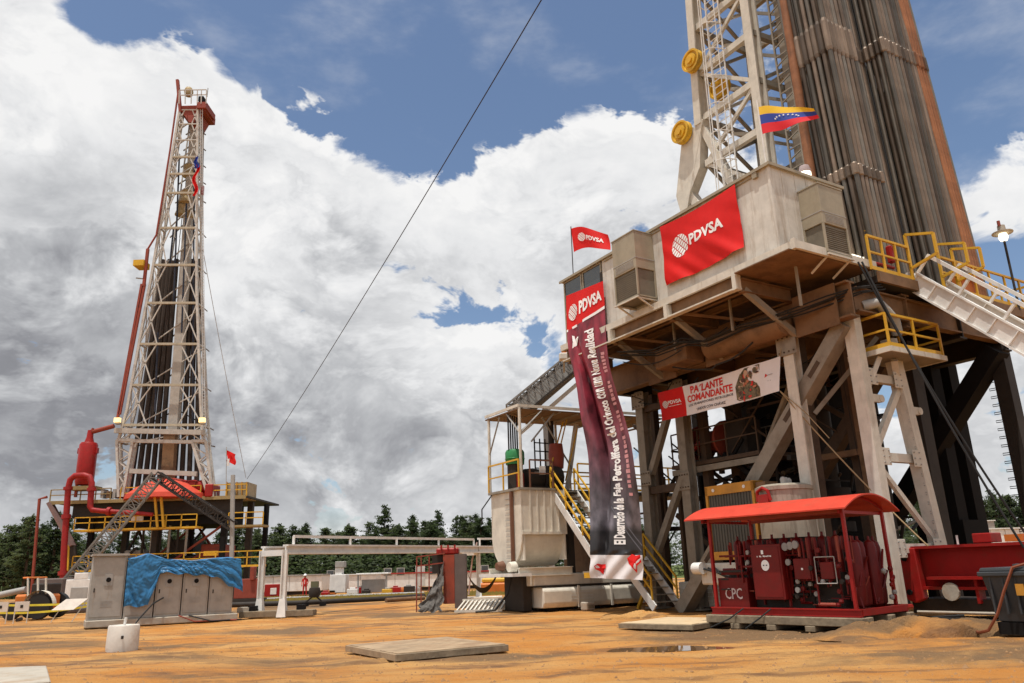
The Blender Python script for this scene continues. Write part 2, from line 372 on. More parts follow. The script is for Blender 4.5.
# ============================================================ SETTING
PUD = ground_at(664, 646)
def ground():
    mt = bpy.data.materials.new('orange_soil'); mt.use_nodes = True; nt = mt.node_tree; N = nt.nodes; Lk = nt.links
    b = N['Principled BSDF']; b.inputs['Specular IOR Level'].default_value = .2
    tc = N.new('ShaderNodeTexCoord')
    def noise(sc, det=8, rough=.6, mp=None, dist=0):
        n = N.new('ShaderNodeTexNoise'); n.inputs['Scale'].default_value = sc; n.inputs['Detail'].default_value = det
        n.inputs['Roughness'].default_value = rough; n.inputs['Distortion'].default_value = dist
        if mp:
            m_ = N.new('ShaderNodeMapping'); m_.inputs['Scale'].default_value = mp; m_.inputs['Rotation'].default_value = (0, 0, R(-12))
            Lk.new(tc.outputs['Object'], m_.inputs[0]); Lk.new(m_.outputs[0], n.inputs['Vector'])
        else: Lk.new(tc.outputs['Object'], n.inputs['Vector'])
        return n.outputs[0]
    def rmp(x, a, b_):
        r = N.new('ShaderNodeMapRange'); r.interpolation_type = 'SMOOTHSTEP'; r.inputs[1].default_value = a; r.inputs[2].default_value = b_
        Lk.new(x, r.inputs[0]); return r.outputs[0]
    def mix(f, a, b_):
        m_ = N.new('ShaderNodeMix'); m_.data_type = 'RGBA'; Lk.new(f, m_.inputs[0])
        for i, v in ((6, a), (7, b_)):
            if isinstance(v, tuple): m_.inputs[i].default_value = (*v, 1)
            else: Lk.new(v, m_.inputs[i])
        return m_.outputs[2]
    c = mix(rmp(noise(.22, 9, .6, (1, 1.6, 1)), .36, .64), (.48, .20, .045), (.53, .295, .105))
    c = mix(rmp(noise(.5, 8, .65, (.45, 1.5, 1)), .50, .66), c, (.19, .095, .042))      # damp tracks
    c = mix(rmp(noise(.13, 7, .6, (.8, 1.3, 1), .6), .50, .60), c, (.20, .12, .06))     # grey oily ground
    c = mix(rmp(noise(2.2, 8, .7, (.7, 1.4, 1)), .56, .74), c, (.54, .22, .045))
    c = mix(rmp(noise(9, 6, .7), .60, .75), c, (.17, .085, .04))
    c = mix(rmp(noise(40, 4, .7), .62, .72), c, (.48, .34, .2))
    # wheel tracks: long thin parallel bands wandering across the pad
    wv = N.new('ShaderNodeTexWave'); wv.wave_type = 'BANDS'; wv.bands_direction = 'Y'; wv.inputs['Scale'].default_value = .34; wv.inputs['Distortion'].default_value = 5
    wv.inputs['Detail'].default_value = 3; wv.inputs['Detail Scale'].default_value = .35
    mw = N.new('ShaderNodeMapping'); mw.inputs['Rotation'].default_value = (0, 0, R(-9)); mw.inputs['Scale'].default_value = (.25, 1, 1)
    Lk.new(tc.outputs['Object'], mw.inputs[0]); Lk.new(mw.outputs[0], wv.inputs['Vector'])
    tw = rmp(wv.outputs['Fac'], .80, .96); tn = N.new('ShaderNodeMath'); tn.operation = 'MULTIPLY'; Lk.new(tw, tn.inputs[0]); Lk.new(rmp(noise(.6, 5, .7), .42, .62), tn.inputs[1])
    tm = N.new('ShaderNodeMath'); tm.operation = 'MULTIPLY'; Lk.new(tn.outputs[0], tm.inputs[0]); tm.inputs[1].default_value = .75
    c = mix(tm.outputs[0], c, (.19, .10, .05))
    # green verge beyond the pad
    ge = N.new('ShaderNodeSeparateXYZ'); Lk.new(tc.outputs['Object'], ge.inputs[0])
    a = N.new('ShaderNodeMath'); a.operation = 'MULTIPLY_ADD'; Lk.new(noise(.08, 6), a.inputs[0]); a.inputs[1].default_value = 30; Lk.new(ge.outputs[1], a.inputs[2])
    c = mix(rmp(a.outputs[0], 112, 122), c, (.085, .11, .03))
    Lk.new(c, b.inputs['Base Color'])
    r1 = N.new('ShaderNodeMapRange'); Lk.new(noise(.5, 8, .65, (.45, 1.5, 1)), r1.inputs[0]); r1.inputs[1].default_value = .45; r1.inputs[2].default_value = .65
    r1.inputs[3].default_value = .95; r1.inputs[4].default_value = .62; Lk.new(r1.outputs[0], b.inputs['Roughness'])
    h = N.new('ShaderNodeMath'); h.operation = 'MULTIPLY_ADD'; Lk.new(noise(5, 10, .7), h.inputs[0]); h.inputs[1].default_value = 1.0
    h2 = N.new('ShaderNodeMath'); h2.operation = 'MULTIPLY'; Lk.new(noise(30, 6, .7), h2.inputs[0]); h2.inputs[1].default_value = .35
    Lk.new(h2.outputs[0], h.inputs[2])
    bp = N.new('ShaderNodeBump'); bp.inputs['Strength'].default_value = 1.0; bp.inputs['Distance'].default_value = .10
    Lk.new(h.outputs[0], bp.inputs['Height']); Lk.new(bp.outputs[0], b.inputs['Normal'])
    MAT['soil'] = mt
    mb = MB()
    xs = sorted(set([-2500, -1200, -600, -300, -150, -90] + [-60+i*1.0 for i in range(41)] + [-20+i*.2 for i in range(201)] + [20+i*1.5 for i in range(20)] + [60, 100, 200, 400, 900, 2500]))
    ys = sorted(set([-600, -100, -20, 0, 6] + [9+i*.13 for i in range(90)] + [20.7+i*.3 for i in range(48)] + [35+i*1.2 for i in range(45)] + [95, 110, 130, 160, 220, 400, 800, 1600, 3200]))
    def hgt(x, y):
        if y > 90 or abs(x) > 60 or y < 8: return 0
        z = .055*MN.noise(V((x*.35, y*.5, 3)))+.03*MN.noise(V((x*1.3, y*1.6, 7)))
        if y < 40: z += .016*MN.noise(V((x*3.5, y*4, 1)))
        for yc, sl, am, ph, dp in ((12.6, .10, .35, 0, .05), (13.05, .11, .35, .3, .04), (14.6, .06, .5, 1.2, .055), (16.2, .07, .5, 1.4, .05), (19.0, -.12, .6, 2, .05), (20.8, -.12, .6, 2.1, .045), (17.4, .34, .4, .5, .045), (22.5, .33, .4, .7, .04)):
            d_ = y-(yc+sl*x+am*math.sin(x*.32+ph)); w_ = .17
            if abs(d_) < .9:
                q_ = d_/w_; st_ = max(0, .55+MN.noise(V((x*.22, yc, 0)))*1.3)
                z += dp*st_*(-math.exp(-q_*q_)*(1+.35*math.sin(x*14+d_*9)) + .65*math.exp(-((abs(d_)-.34)/.13)**2))
        px_, py_ = (x-PUD.x)/1.7, (y-PUD.y)/.95
        k_ = math.exp(-(px_*px_+py_*py_)**2)
        return (z-.035)*(1-k_)-.075*k_
    vs = [(x, y, hgt(x, y)) for y in ys for x in xs]; n = len(xs)
    fs = [(j*n+i, j*n+i+1, (j+1)*n+i+1, (j+1)*n+i) for j in range(len(ys)-1) for i in range(n-1)]
    mb.add(vs, fs); o = mb.build('ground', mt, smooth=True); o['kind'] = 'structure'
    return hgt
HG = ground()

def soil_mound(name, label, pts, w, h, seed):
    mb = MB(); rnd = random.Random(seed)
    def fn(u, v):
        k = u*(len(pts)-1); i = min(int(k), len(pts)-2); t = k-i
        p = V(pts[i]).lerp(V(pts[i+1]), t); d = (V(pts[i+1])-V(pts[i])).normalized(); nrm = V((-d.y, d.x, 0))
        s = (v-.5)*2; e = math.sin(math.pi*min(1, max(0, u)))**.5
        z = h*(1-s*s)*e*(.65+.7*(MN.noise(V((p.x*2.2+s*2, p.y*2.2, seed)))+.3)) + .06*MN.noise(V((p.x*7+s*5, p.y*7, seed)))*(1-s*s)*e
        return V((p.x, p.y, 0)) + nrm*s*w*(.8+.35*MN.noise(V((u*8, seed, s)))) + V((0, 0, max(z, 0)-.06*(abs(s) > .9)-.02))
    mb.grid(fn, 90, 16)
    o = mb.build(name, MAT['soil'], smooth=True); o['kind'] = 'structure'
soil_mound('dirt_mound', '', [ground_at(830, 640), ground_at(870, 634), ground_at(930, 634), ground_at(985, 630), ground_at(1040, 628)], .9, .32, 3)
soil_mound('dirt_mound', '', [ground_at(600, 618), ground_at(640, 617), ground_at(668, 617)], .5, .22, 5)

# pebbles and clods
def pebbles():
    rnd = random.Random(3); mb = MB()
    for i in range(4200):
        t = rnd.random()
        y = 11+26*t**1.7; x = rnd.uniform(-.75, .75)*y; r = rnd.uniform(.008, .035)*(1 if rnd.random() < .96 else 2.0)
        z = HG(x, y)+r*.25
        a = rnd.random()*6.28; pts = []
        for k in range(5): pts.append((x+r*math.cos(a+k*1.257)*rnd.uniform(.7, 1.3), y+r*math.sin(a+k*1.257)*rnd.uniform(.7, 1.3), z-r*.4))
        pts.append((x, y, z+r*.6)); mb.add(pts, [(k, (k+1) % 5, 5) for k in range(5)])
    o = mb.build('gravel', mat('clod', (.30, .17, .08), .9)); tag(o, 'small clods and stones scattered over the orange ground', 'gravel', kind='stuff')
pebbles()

# ------------------------------------------------------------ trees
def crown_mesh(name, h, seed, m, n=900, tri=True):
    """pine crown: whorls of drooping and rising boughs carrying small needle tufts"""
    rnd = random.Random(seed); mb = MB(); lim = []
    slim = rnd.uniform(.75, 1.2); z = h*rnd.uniform(.10, .24)
    lean = rnd.uniform(-.3, .3)
    while z < h*.97:
        f = z/h; rad = ((1-f)**.65*h*.21+.2)*slim*rnd.uniform(.65, 1.15)
        for k in range(rnd.randint(4, 7)):
            if rnd.random() < .12: continue
            lim.append((z+rnd.uniform(-.25, .25), rnd.random()*6.28, rad*rnd.uniform(.5, 1.2), rnd.uniform(-.15, .5)))
        z += rnd.uniform(.45, .8)*(1.1-.5*f)
    lim.append((h*.93, 0, .1, 6)); lim.append((h*.95, 1, .1, 6))
    tot = sum(l[2]+.3 for l in lim)
    for (z, a, L_, up) in lim:
        for j in range(max(5, int(n*(L_+.3)/tot))):
            t = rnd.uniform(.1, 1)**.8; c = V((math.cos(a)*L_*t+lean*z/h, math.sin(a)*L_*t, z+up*L_*t)) + V((rnd.gauss(0, .17), rnd.gauss(0, .17), rnd.gauss(0, .10)))
            s = rnd.uniform(.08, .22)
            ax = V([rnd.gauss(0, 1) for _ in range(3)]).normalized(); b_ = ax.cross(V((0, 0, 1))).normalized(); up2 = (V((0, 0, 1))*.6+ax*.8).normalized()
            mb.add([c-b_*s*.6, c+b_*s*.6, c+up2*s*1.5, c-up2*s*.6+ax*s*.4], [(0, 1, 2), (0, 3, 1)])
    me = mb.build('crown', m); d = me.data; bpy.data.objects.remove(me); return d
def trunk_mesh(h, seed):
    rnd = random.Random(seed); mb = MB()
    mb.path([(0, 0, -.2), (.05, 0, h*.4), (-.05, .03, h*.7), (0, 0, h*.96)], [.2, .15, .1, .03], 6)
    for k in range(12):
        z = h*rnd.uniform(.2, .85); a = rnd.random()*6.28; L_ = (1-z/h)*h*.2+.2
        mb.path([(0, 0, z), (math.cos(a)*L_, math.sin(a)*L_, z+L_*.3)], [.05, .015], 4)
    o = mb.build('trunk', bark); d = o.data; bpy.data.objects.remove(o); return d
CR = [(crown_mesh('c', 12, s, needles[s % 3], n=4200), trunk_mesh(12, s)) for s in range(6)]
FARC = [crown_mesh('c', 12, 40+s, needles[s % 3], n=1500) for s in range(4)]
LBL = ['dark narrow pine standing in the tree line behind the drilling site', 'bushy mid green pine in the tree line behind the drilling site', 'paler loose pine in the tree line behind the drilling site']
def tree(px, Y, h, k, w=1.0):
    i = k % 6; base = WF.pl(px, 560, 1, Y); loc = (base.x, Y, 0)
    T = Thing('pine_tree', LBL[i % 3], 'tree', loc, WF, 'pines of the tree line'); T.e.rotation_euler.z = (k*1.7) % 6.28
    s = h/12; T.e.scale = (s*w, s*w, s)
    for nm, d in (('crown', CR[i][0]), ('trunk', CR[i][1])):
        o = bpy.data.objects.new(nm, d); COL.objects.link(o); o.parent = T.e
    return T
rnd = random.Random(21); kk = 0
def tree_row(x0, x1, Y0, Y1, step, hbase, hv, w=1.1):
    global kk
    x = x0
    while x < x1:
        Y = rnd.uniform(Y0, Y1); tree(x, Y, hbase+rnd.uniform(-hv, hv), rnd.randrange(60), w*rnd.uniform(.85, 1.2)); kk += 1
        x += step*rnd.uniform(.6, 1.4)
# (px, treetop py, distance) of the pines that stand out
ORD = ['first', 'second', 'third', 'fourth', 'fifth', 'sixth', 'seventh', 'eighth', 'ninth', 'tenth', 'eleventh', 'twelfth', 'thirteenth', 'fourteenth', 'fifteenth', 'sixteenth', 'seventeenth', 'eighteenth', 'nineteenth', 'twentieth']
ZT_ = {}
def tall(px, top, Y, k, w=1.0):
    z = WF.pl(px, top, 1, Y).z; T = tree(px, Y, z/.97, k, w)
    zn = 'left' if px < 100 else ('right' if px > 800 else 'mid'); ZT_.setdefault(zn, []).append((px, T))
for px, top, Y, k, w in [(22, 519, 118, 1, 1.5), (45, 531, 112, 4, 1.5), (8, 536, 105, 2, 1.5), (60, 540, 116, 0, 1.4), (33, 530, 124, 3, 1.4), (-10, 534, 118, 1, 1.5), (70, 549, 108, 5, 1.5),
                   (278, 526, 150, 0, 1.1), (304, 524, 150, 3, 1.2), (293, 532, 155, 4, 1.2), (325, 530, 152, 1, 1.2), (347, 526, 148, 4, 1.2), (366, 523, 150, 2, 1.3), (384, 508, 148, 0, 1.2), (412, 516, 150, 3, 1.35),
                   (438, 513, 150, 0, 1.15), (457, 518, 152, 4, 1.3), (463, 517, 150, 1, 1.1), (476, 515, 150, 3, 1.4), (490, 520, 148, 0, 1.3), (268, 534, 154, 2, 1.2), (257, 530, 150, 5, 1.2), (425, 522, 158, 1, 1.3), (398, 526, 158, 4, 1.3), (337, 533, 156, 5, 1.2),
                   (1004, 492, 120, 0, 1.2), (1012, 500, 118, 4, 1.2), (992, 504, 122, 3, 1.2), (984, 508, 120, 1, 1.2), (1022, 496, 118, 1, 1.3), (1036, 498, 118, 3, 1.3),
                   (945, 492, 118, 4, 1.4), (938, 500, 122, 1, 1.3), (953, 497, 124, 3, 1.2), (505, 522, 150, 2, 1.3), (520, 524, 148, 4, 1.3)]:
    tall(px, top, Y, k, w)
for zn, ph in (('left', 'at the left edge beyond the tractor'), ('mid', 'rising above the white gantry'), ('right', 'seen between the black legs at right')):
    for i, (px, T) in enumerate(sorted(ZT_[zn], key=lambda q: q[0])): T.e['label'] = '%s tall pine from the left among those %s' % (ORD[i] if i < 20 else 'last', ph)
tree_row(-20, 75, 100, 116, 8, 9.5, 1.5, 1.5)
tree_row(235, 520, 138, 148, 6, 8.6, 2.4, 1.7)
tree_row(60, 250, 128, 150, 14, 11, 1.6, 1.3)
tree_row(530, 930, 125, 150, 24, 11.5, 2, 1.3)
tree_row(930, 1060, 110, 122, 10, 9.5, 1.5, 1.4)
def far_wood():
    me = None; bm = bmesh.new(); r = random.Random(5)
    mt = [needles[0], needles[1], needles[2]]
    tmp = []
    verts = []; faces = []; mi = []
    for d, mesh in enumerate(FARC):
        tmp.append(([v.co.copy() for v in mesh.vertices], [tuple(p.vertices) for p in mesh.polygons], d % 3))
    for i in range(300):
        px = r.uniform(-80, 1100); Y = r.uniform(150, 200) if px < 900 else r.uniform(126, 160)
        x = WF.pl(px, 560, 1, Y).x; s = r.uniform(.6, 1.0); vs, fs, m_ = tmp[r.randrange(4)]
        a = r.random()*6.28; ca, sa = math.cos(a), math.sin(a); b = len(verts)
        verts += [((v.x*ca-v.y*sa)*s*1.5+x, (v.x*sa+v.y*ca)*s*1.5+Y, v.z*s) for v in vs]
        faces += [tuple(q+b for q in f) for f in fs]; mi += [m_]*len(fs)
    me = bpy.data.meshes.new('far_wood'); me.from_pydata(verts, [], faces)
    for m_ in mt: me.materials.append(m_)
    me.polygons.foreach_set('material_index', mi)
    o = bpy.data.objects.new('far_wood', me); COL.objects.link(o); tag(o, 'dense dark pine wood filling the gaps behind the first trees', 'wood', kind='stuff')
    # bushy undergrowth closing the foot of the wood
    mb = MB()
    for i in range(20000):
        px = r.uniform(-80, 1100); Y = r.uniform(120, 134) if 75 < px < 930 else r.uniform(100, 112); x = WF.pl(px, 560, 1, Y).x
        c = V((x, Y, r.random()**1.3*5.0)); s = r.uniform(.15, .42)
        ax = V([r.gauss(0, 1) for _ in range(3)]).normalized(); b_ = ax.cross(V((0, 0, 1))).normalized()
        mb.add([c-b_*s, c+b_*s, c+ax*s+V((0, 0, s*.4))], [(0, 1, 2)], r.randrange(3))
    o = mb.build('undergrowth', needles); tag(o, 'dark scrub at the foot of the pine wood', 'undergrowth', kind='stuff')
far_wood()

# ============================================================ LARGE RIG: substructure
sb = Thing('derrick_substructure', 'massive steel frame of columns and diagonal braces carrying the large near drilling rig', 'rig frame', (6, 4, 0), RIG)
def col(p, q, w, h=None, m=steelgrey, name='column', kind='bar', up=None, th=None, cap=0):
    mb = MB()
    (mb.ibar if kind == 'i' else mb.bar)(p, q, w, h or w, up=up)
    if cap: mb.box(V(p)+V((0, 0, .03)), (w*1.7, (h or w)*1.7, .06)); 
    return mb.build(name, m, th or sb)
UPX = (1, 0, 0); UPY = (0, 1, 0)
# left pair of columns and their bracing
LX = 3.38
col((LX, 10.75, 0), (LX, 10.75, 8.8), .44, .44, steelgrey, kind='i', up=UPX, cap=1)
col((4.2, 11.0, 0), (4.2, 11.0, 8.8), .3, .3, shadebrown)
col((LX, 8.35, 0), (LX, 8.35, 8.8), .44, .44, steelgrey, kind='i', up=UPX, cap=1)
col((4.1, 8.0, 0), (4.1, 8.0, 8.8), .3, .3, shadebrown)
col((LX, 10.5, 5.3), (LX, 8.6, 8.6), .24, .26, steelgrey, 'brace')
col((LX, 8.6, 5.0), (LX, 10.5, 2.2), .24, .26, steelgrey, 'brace')
col((LX, 8.55, 4.6), (LX, 10.55, 4.6), .22, .3, shadebrown, 'cross_beam')
col((LX, 8.55, 8.0), (LX, 10.55, 8.0), .22, .25, shadebrown, 'cross_beam')
# near post (lit flange)
col((2.4, 2.0, 0), (2.4, 2.0, 8.8), .40, .36, cream, kind='i', up=UPX, cap=1)
col((2.95, 2.1, 0), (2.95, 2.1, 8.8), .3, .3, shadebrown)
# big diagonals
d0 = (2.42, 8.9, -.05); d1 = (2.42, -.1, 8.75)
col((2.72, 8.6, .0), (2.72, .1, 8.7), .46, .52, steelgrey, 'diagonal_brace', up=UPX)
for t in (.22, .47, .72, .86):
    p = V((2.72, 8.6, 0)).lerp(V((2.72, .1, 8.7)), t)
    MB().box(p, (.54, .60, .16), rot=M4.Rotation(R(-44.3), 3, 'X')).build('splice_plate', shadebrown, sb)
col((5.6, 8.4, 0), (5.6, .3, 8.5), .42, .42, shadebrown, 'diagonal_brace', up=UPX)
col((4.2, 6.8, 3.2), (2.9, 2.2, 7.9), .14, .14, steelgrey, 'thin_brace')
col((3.0, 1.9, 6.2), (4.4, .2, 8.5), .14, .14, steelgrey, 'thin_brace')
# floor girders
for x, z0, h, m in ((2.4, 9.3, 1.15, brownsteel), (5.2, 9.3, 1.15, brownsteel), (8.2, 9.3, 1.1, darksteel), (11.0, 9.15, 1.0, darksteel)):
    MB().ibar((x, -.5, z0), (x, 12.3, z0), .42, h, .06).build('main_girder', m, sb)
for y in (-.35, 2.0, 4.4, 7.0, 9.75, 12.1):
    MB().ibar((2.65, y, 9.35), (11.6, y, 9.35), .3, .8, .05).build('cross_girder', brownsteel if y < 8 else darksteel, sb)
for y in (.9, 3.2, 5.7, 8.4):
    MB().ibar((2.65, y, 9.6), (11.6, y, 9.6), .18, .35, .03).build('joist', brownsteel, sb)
# bolted gusset plates at the joints of the near face
for (x, y, z, w, h) in ((2.17, 2.0, 8.45, .8, .7), (2.17, 2.0, .45, .6, .6), (3.12, 8.35, 8.4, .8, .7), (3.12, 10.75, 8.4, .8, .7), (3.12, 8.35, 4.75, .6, .7), (3.12, 10.6, 5.1, .6, .6)):
    MB().bb((x, y-w/2, z-h/2), (x+.02, y+w/2, z+h/2)).build('joint_plate', steelgrey, sb, bevel=.01)
    for a in (-.36, -.12, .12, .36):
        for b in (-.34, .34): MB().tube((x-.025, y+a*w, z+b*h), (x, y+a*w, z+b*h), .03, 6).build('bolt', shadebrown, sb)
# interior dark columns
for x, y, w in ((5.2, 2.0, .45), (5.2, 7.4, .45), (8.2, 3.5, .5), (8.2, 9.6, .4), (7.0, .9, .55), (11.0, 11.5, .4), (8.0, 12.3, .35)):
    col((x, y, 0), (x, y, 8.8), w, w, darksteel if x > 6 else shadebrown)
# back right black legs
col((10.95, 2.55, 0), (10.95, 2.55, 8.8), .62, .62, blacksteel, 'leg')
col((12.0, 2.45, 0), (12.0, 2.45, 8.9), .6, .6, blacksteel, 'leg')
col((11.0, -.15, 0), (11.0, -.15, 8.9), .5, .5, darksteel, 'leg')
col((11.3, 6.6, 0), (11.3, 6.6, 8.9), .5, .5, blacksteel, 'leg')
col((10.6, 7.6, .2), (10.6, -.3, 8.7), .6, .7, blacksteel, 'diagonal_brace', up=UPX)
col((11.3, 2.3, 6.9), (11.3, -.2, 8.8), .12, .2, yellow, 'thin_brace')
MB().bb((10.6, 2.1, 0), (12.2, 3.9, 2.9)).build('equipment_box', blacksteel, sb)
for k in range(24):
    z = 1.8+k*.29
    MB().path([(10.75, .08, z), (10.72, .30, z), (10.72, .30, z+.07), (10.75, .08, z+.07)], .014, 4).build('climbing_rung', blacksteel, sb)
for k in range(24):
    z = 1.5+k*.28
    MB().path([(5.28-.0+z*-.09, -.14, z), (5.55+z*-.09, -.16, z), (5.55+z*-.09, -.16, z+.07), (5.28+z*-.09, -.14, z+.07)], .014, 4).build('climbing_rung', grey, sb)
# equipment under the floor
for (a, b, m, nm) in (((7.5, 6.0, 0), (10.2, 9.0, 3.0), darksteel, 'pump_house'), ((6.2, 9.6, 0), (8.6, 12, 2.6), darksteel, 'mud_box'), ((5.9, 3.0, 0), (8, 5.2, 2.2), darksteel, 'winch_house')):
    MB().bb(a, b).build(nm, m, sb, bevel=.05)
r9 = random.Random(9)
mbp = MB()
for k in range(11):   # hoses and pipes slung below the floor
    x = r9.uniform(1.0, 7); y0 = r9.uniform(0, 8); L_ = r9.uniform(1.5, 4); z = r9.uniform(8.2, 9.0); sag = r9.uniform(.2, .7)
    mbp.path([(x+r9.uniform(-.4, .4)*i/7, y0+L_*i/7, z-sag*math.sin(math.pi*i/7)) for i in range(8)], r9.choice([.02, .03, .04]), 6)
mbp.build('hose_bundle', rubber, sb, smooth=True)
for k in range(9):
    y = 3+k*1.05; MB().tube((6.2+.3*(k % 3), y, 2.2+.9*(k % 4)), (10.4, y+.6, 3.0+1.0*(k % 4)), .07+.03*(k % 2), 8).build('flow_pipe', darksteel if k % 3 else steelgrey, sb)
MB().bb((7.4, 5.0, 0), (9.6, 8.4, 8.2)).build('dark_backdrop_block', blacksteel, sb, bevel=.06)  # black block added as a backdrop to deepen the dark behind the legs
MB().bb((7.6, 8.4, 0), (9.6, 12.4, 3.7)).build('low_dark_backdrop', darksteel, sb, bevel=.06)  # low dark block added as a backdrop for the gloom under the floor
r10 = random.Random(10)
for k in range(130):
    x = r10.uniform(3.9, 7.4); y = r10.uniform(2.6, 11.5); z = r10.uniform(2.0, 8.0); L_ = r10.uniform(.8, 3.2); d_ = r10.choice([(0, 1, 0), (0, .8, .6), (0, 0, -1), (1, 0, 0), (0, .7, -.7)])
    MB().bar((x, y, z), V((x, y, z))+V(d_)*min(L_, z), r10.choice([.05, .08, .12, .18])).build('pipe_run', r10.choice([darksteel, darksteel, shadebrown, shadebrown, blacksteel]), sb)
# mezzanine with round railing (blowout preventer deck) seen through the legs
mz = Thing('preventer_deck', 'half dark service deck with thin railing seen between the legs below the banner', 'platform', (4.6, 7.4, 0), RIG)
MB().bb((3.7, 5.0, 5.35), (6.0, 9.6, 5.5)).build('deck', shadebrown, mz)
MB().bar((3.75, 5.0, 5.2), (3.75, 9.6, 5.2), .1, .22).build('edge_beam', steelgrey, mz)
for y in (5.1, 9.5): MB().bar((3.9, y, 0), (3.9, y, 5.3), .16).build('post', shadebrown, mz)
railing(mz, [(3.75, 9.55, 5.5), (3.75, 5.05, 5.5)], 1.25, shadebrown, .026, 1.4, 0)
railing(mz, [(6.0, 9.55, 5.5), (6.0, 5.05, 5.5)], 1.25, steelgrey, .026, 1.4, 0)
wch = Thing('winch', 'dark red cylindrical winch drum on the service deck under the rig floor', 'winch', (4.8, 7.6, 5.5), RIG)
MB().lathe((4.8, 8.2, 6.35), [(.75, -.75), (.75, -.65), (.45, -.65), (.45, .65), (.75, .65), (.75, .75)], 18, 'Y').build('drum', oxide, wch, smooth=True)
MB().bb((4.4, 6.2, 5.5), (5.4, 7.2, 7.0)).build('motor', darksteel, wch, bevel=.08)
MB().bb((4.2, 7.3, 5.5), (5.5, 9.2, 5.65)).build('base', darksteel, wch)
MB().path([(4.2, 9.2, 5.7), (4.1, 8.7, 6.1), (4.2, 8.2, 6.3)], .12, 8).build('red_arm', red, wch, smooth=True)
hm = Thing('stack_pipework', 'tangled dark pipes and valves hanging in the middle of the rig base', 'pipework', (7.0, 6, 0), RIG)
for k in range(14):
    y = 1.5+k*.75; z = 2.5+((k*37) % 50)/10
    MB().path([(6.5, y, z), (7.5, y+.2, z+.4), (7.6, y+.9, z+.5), (7.6, y+1.4, z-1)], .06, 6).build('pipe', darksteel, hm, smooth=True)
MB().tube((6.8, 4.6, 0), (6.8, 4.6, 9), .38, 16).build('riser', darksteel, hm, smooth=True)
for z in (1.4, 2.6, 3.8, 5.2): MB().tube((6.8, 4.6, z), (6.8, 4.6, z+.35), .7, 16).build('flange', darksteel, hm, smooth=True)

# ------------------------------------------------------------ A-shaped tower with small platform
at_ = Thing('ladder_tower', 'cream braced two legged steel tower standing in front of the rig base', 'support tower', (3.8, 0, 0), RIG)
def tx(z): return 5.55-.105*z     # right leg leans in towards the top
col((2.9, 0, 0), (2.9, 0, 9.0), .40, .34, cream, 'leg', kind='bar', up=UPX, th=at_)
col((tx(0), 0, 0), (tx(8.4), 0, 8.4), .38, .34, cream, 'leg', up=UPX, th=at_)
for z in (1.9, 4.55, 7.0):
    col((3.08, 0, z), (tx(z)-.12, 0, z), .2, .26, cream, 'cross_beam', th=at_)
col((3.05, 0, 4.3), (tx(2.1)-.1, 0, 2.1), .13, .15, cream, 'brace', th=at_)
col((3.05, 0, 4.8), (tx(6.8)-.1, 0, 6.8), .16, .2, cream, 'brace', th=at_)
for x0, z in ((3.05, 6.35), (4.95, 6.1)):
    mb = MB().bar((x0, -.05, z), (x0+.55, -.05, z), .09, .24); mb.tube((x0+.58, -.12, z), (x0+.58, .04, z), .12, 12); mb.build('lug', cream, at_)
for k in range(22):
    z = 2.2+k*.26
    MB().path([(tx(z)+.14, .0, z), (tx(z)+.36, .0, z), (tx(z)+.36, 0, z+.07), (tx(z)+.14, 0, z+.07)], .013, 4).build('climbing_rung', grey, at_)
for z in (1.9, 4.55, 7.0):
    for x in (3.25, tx(z)-.3):
        MB().bb((x-.2, -.195, z-.26), (x+.2, -.175, z+.26)).build('joint_plate', cream, at_, bevel=.008)
        for a in (-.13, .13):
            for b in (-.18, .0, .18): MB().tube((x+a, -.22, z+b), (x+a, -.195, z+b), .026, 6).build('bolt', grey, at_)
ip = Thing('inspection_platform', 'small yellow railed platform bolted near the top of the cream tower', 'platform', (4.2, -.2, 7.7), RIG)
MB().bb((3.35, -.85, 7.66), (6.15, .55, 7.76)).build('deck', steelgrey, ip)
for a, b in (((3.3, -.88, 7.72), (6.2, -.88, 7.72)), ((3.3, -.88, 7.72), (3.3, .6, 7.72)), ((6.2, -.88, 7.72), (6.2, .6, 7.72))):
    MB().bar(a, b, .06, .16).build('deck_edge', cream, ip)
railing(ip, [(3.35, .55, 7.78), (3.35, -.83, 7.78), (6.12, -.83, 7.78), (6.12, .55, 7.78)], 1.08, yellow, .036, 1.5, .16)
col((3.55, -.3, 7.6), (3.2, .0, 6.7), .18, .14, cream, 'bracket', th=ip); col((4.3, -.3, 7.6), (4.75, 0, 7.0), .2, .16, cream, 'bracket', th=ip)

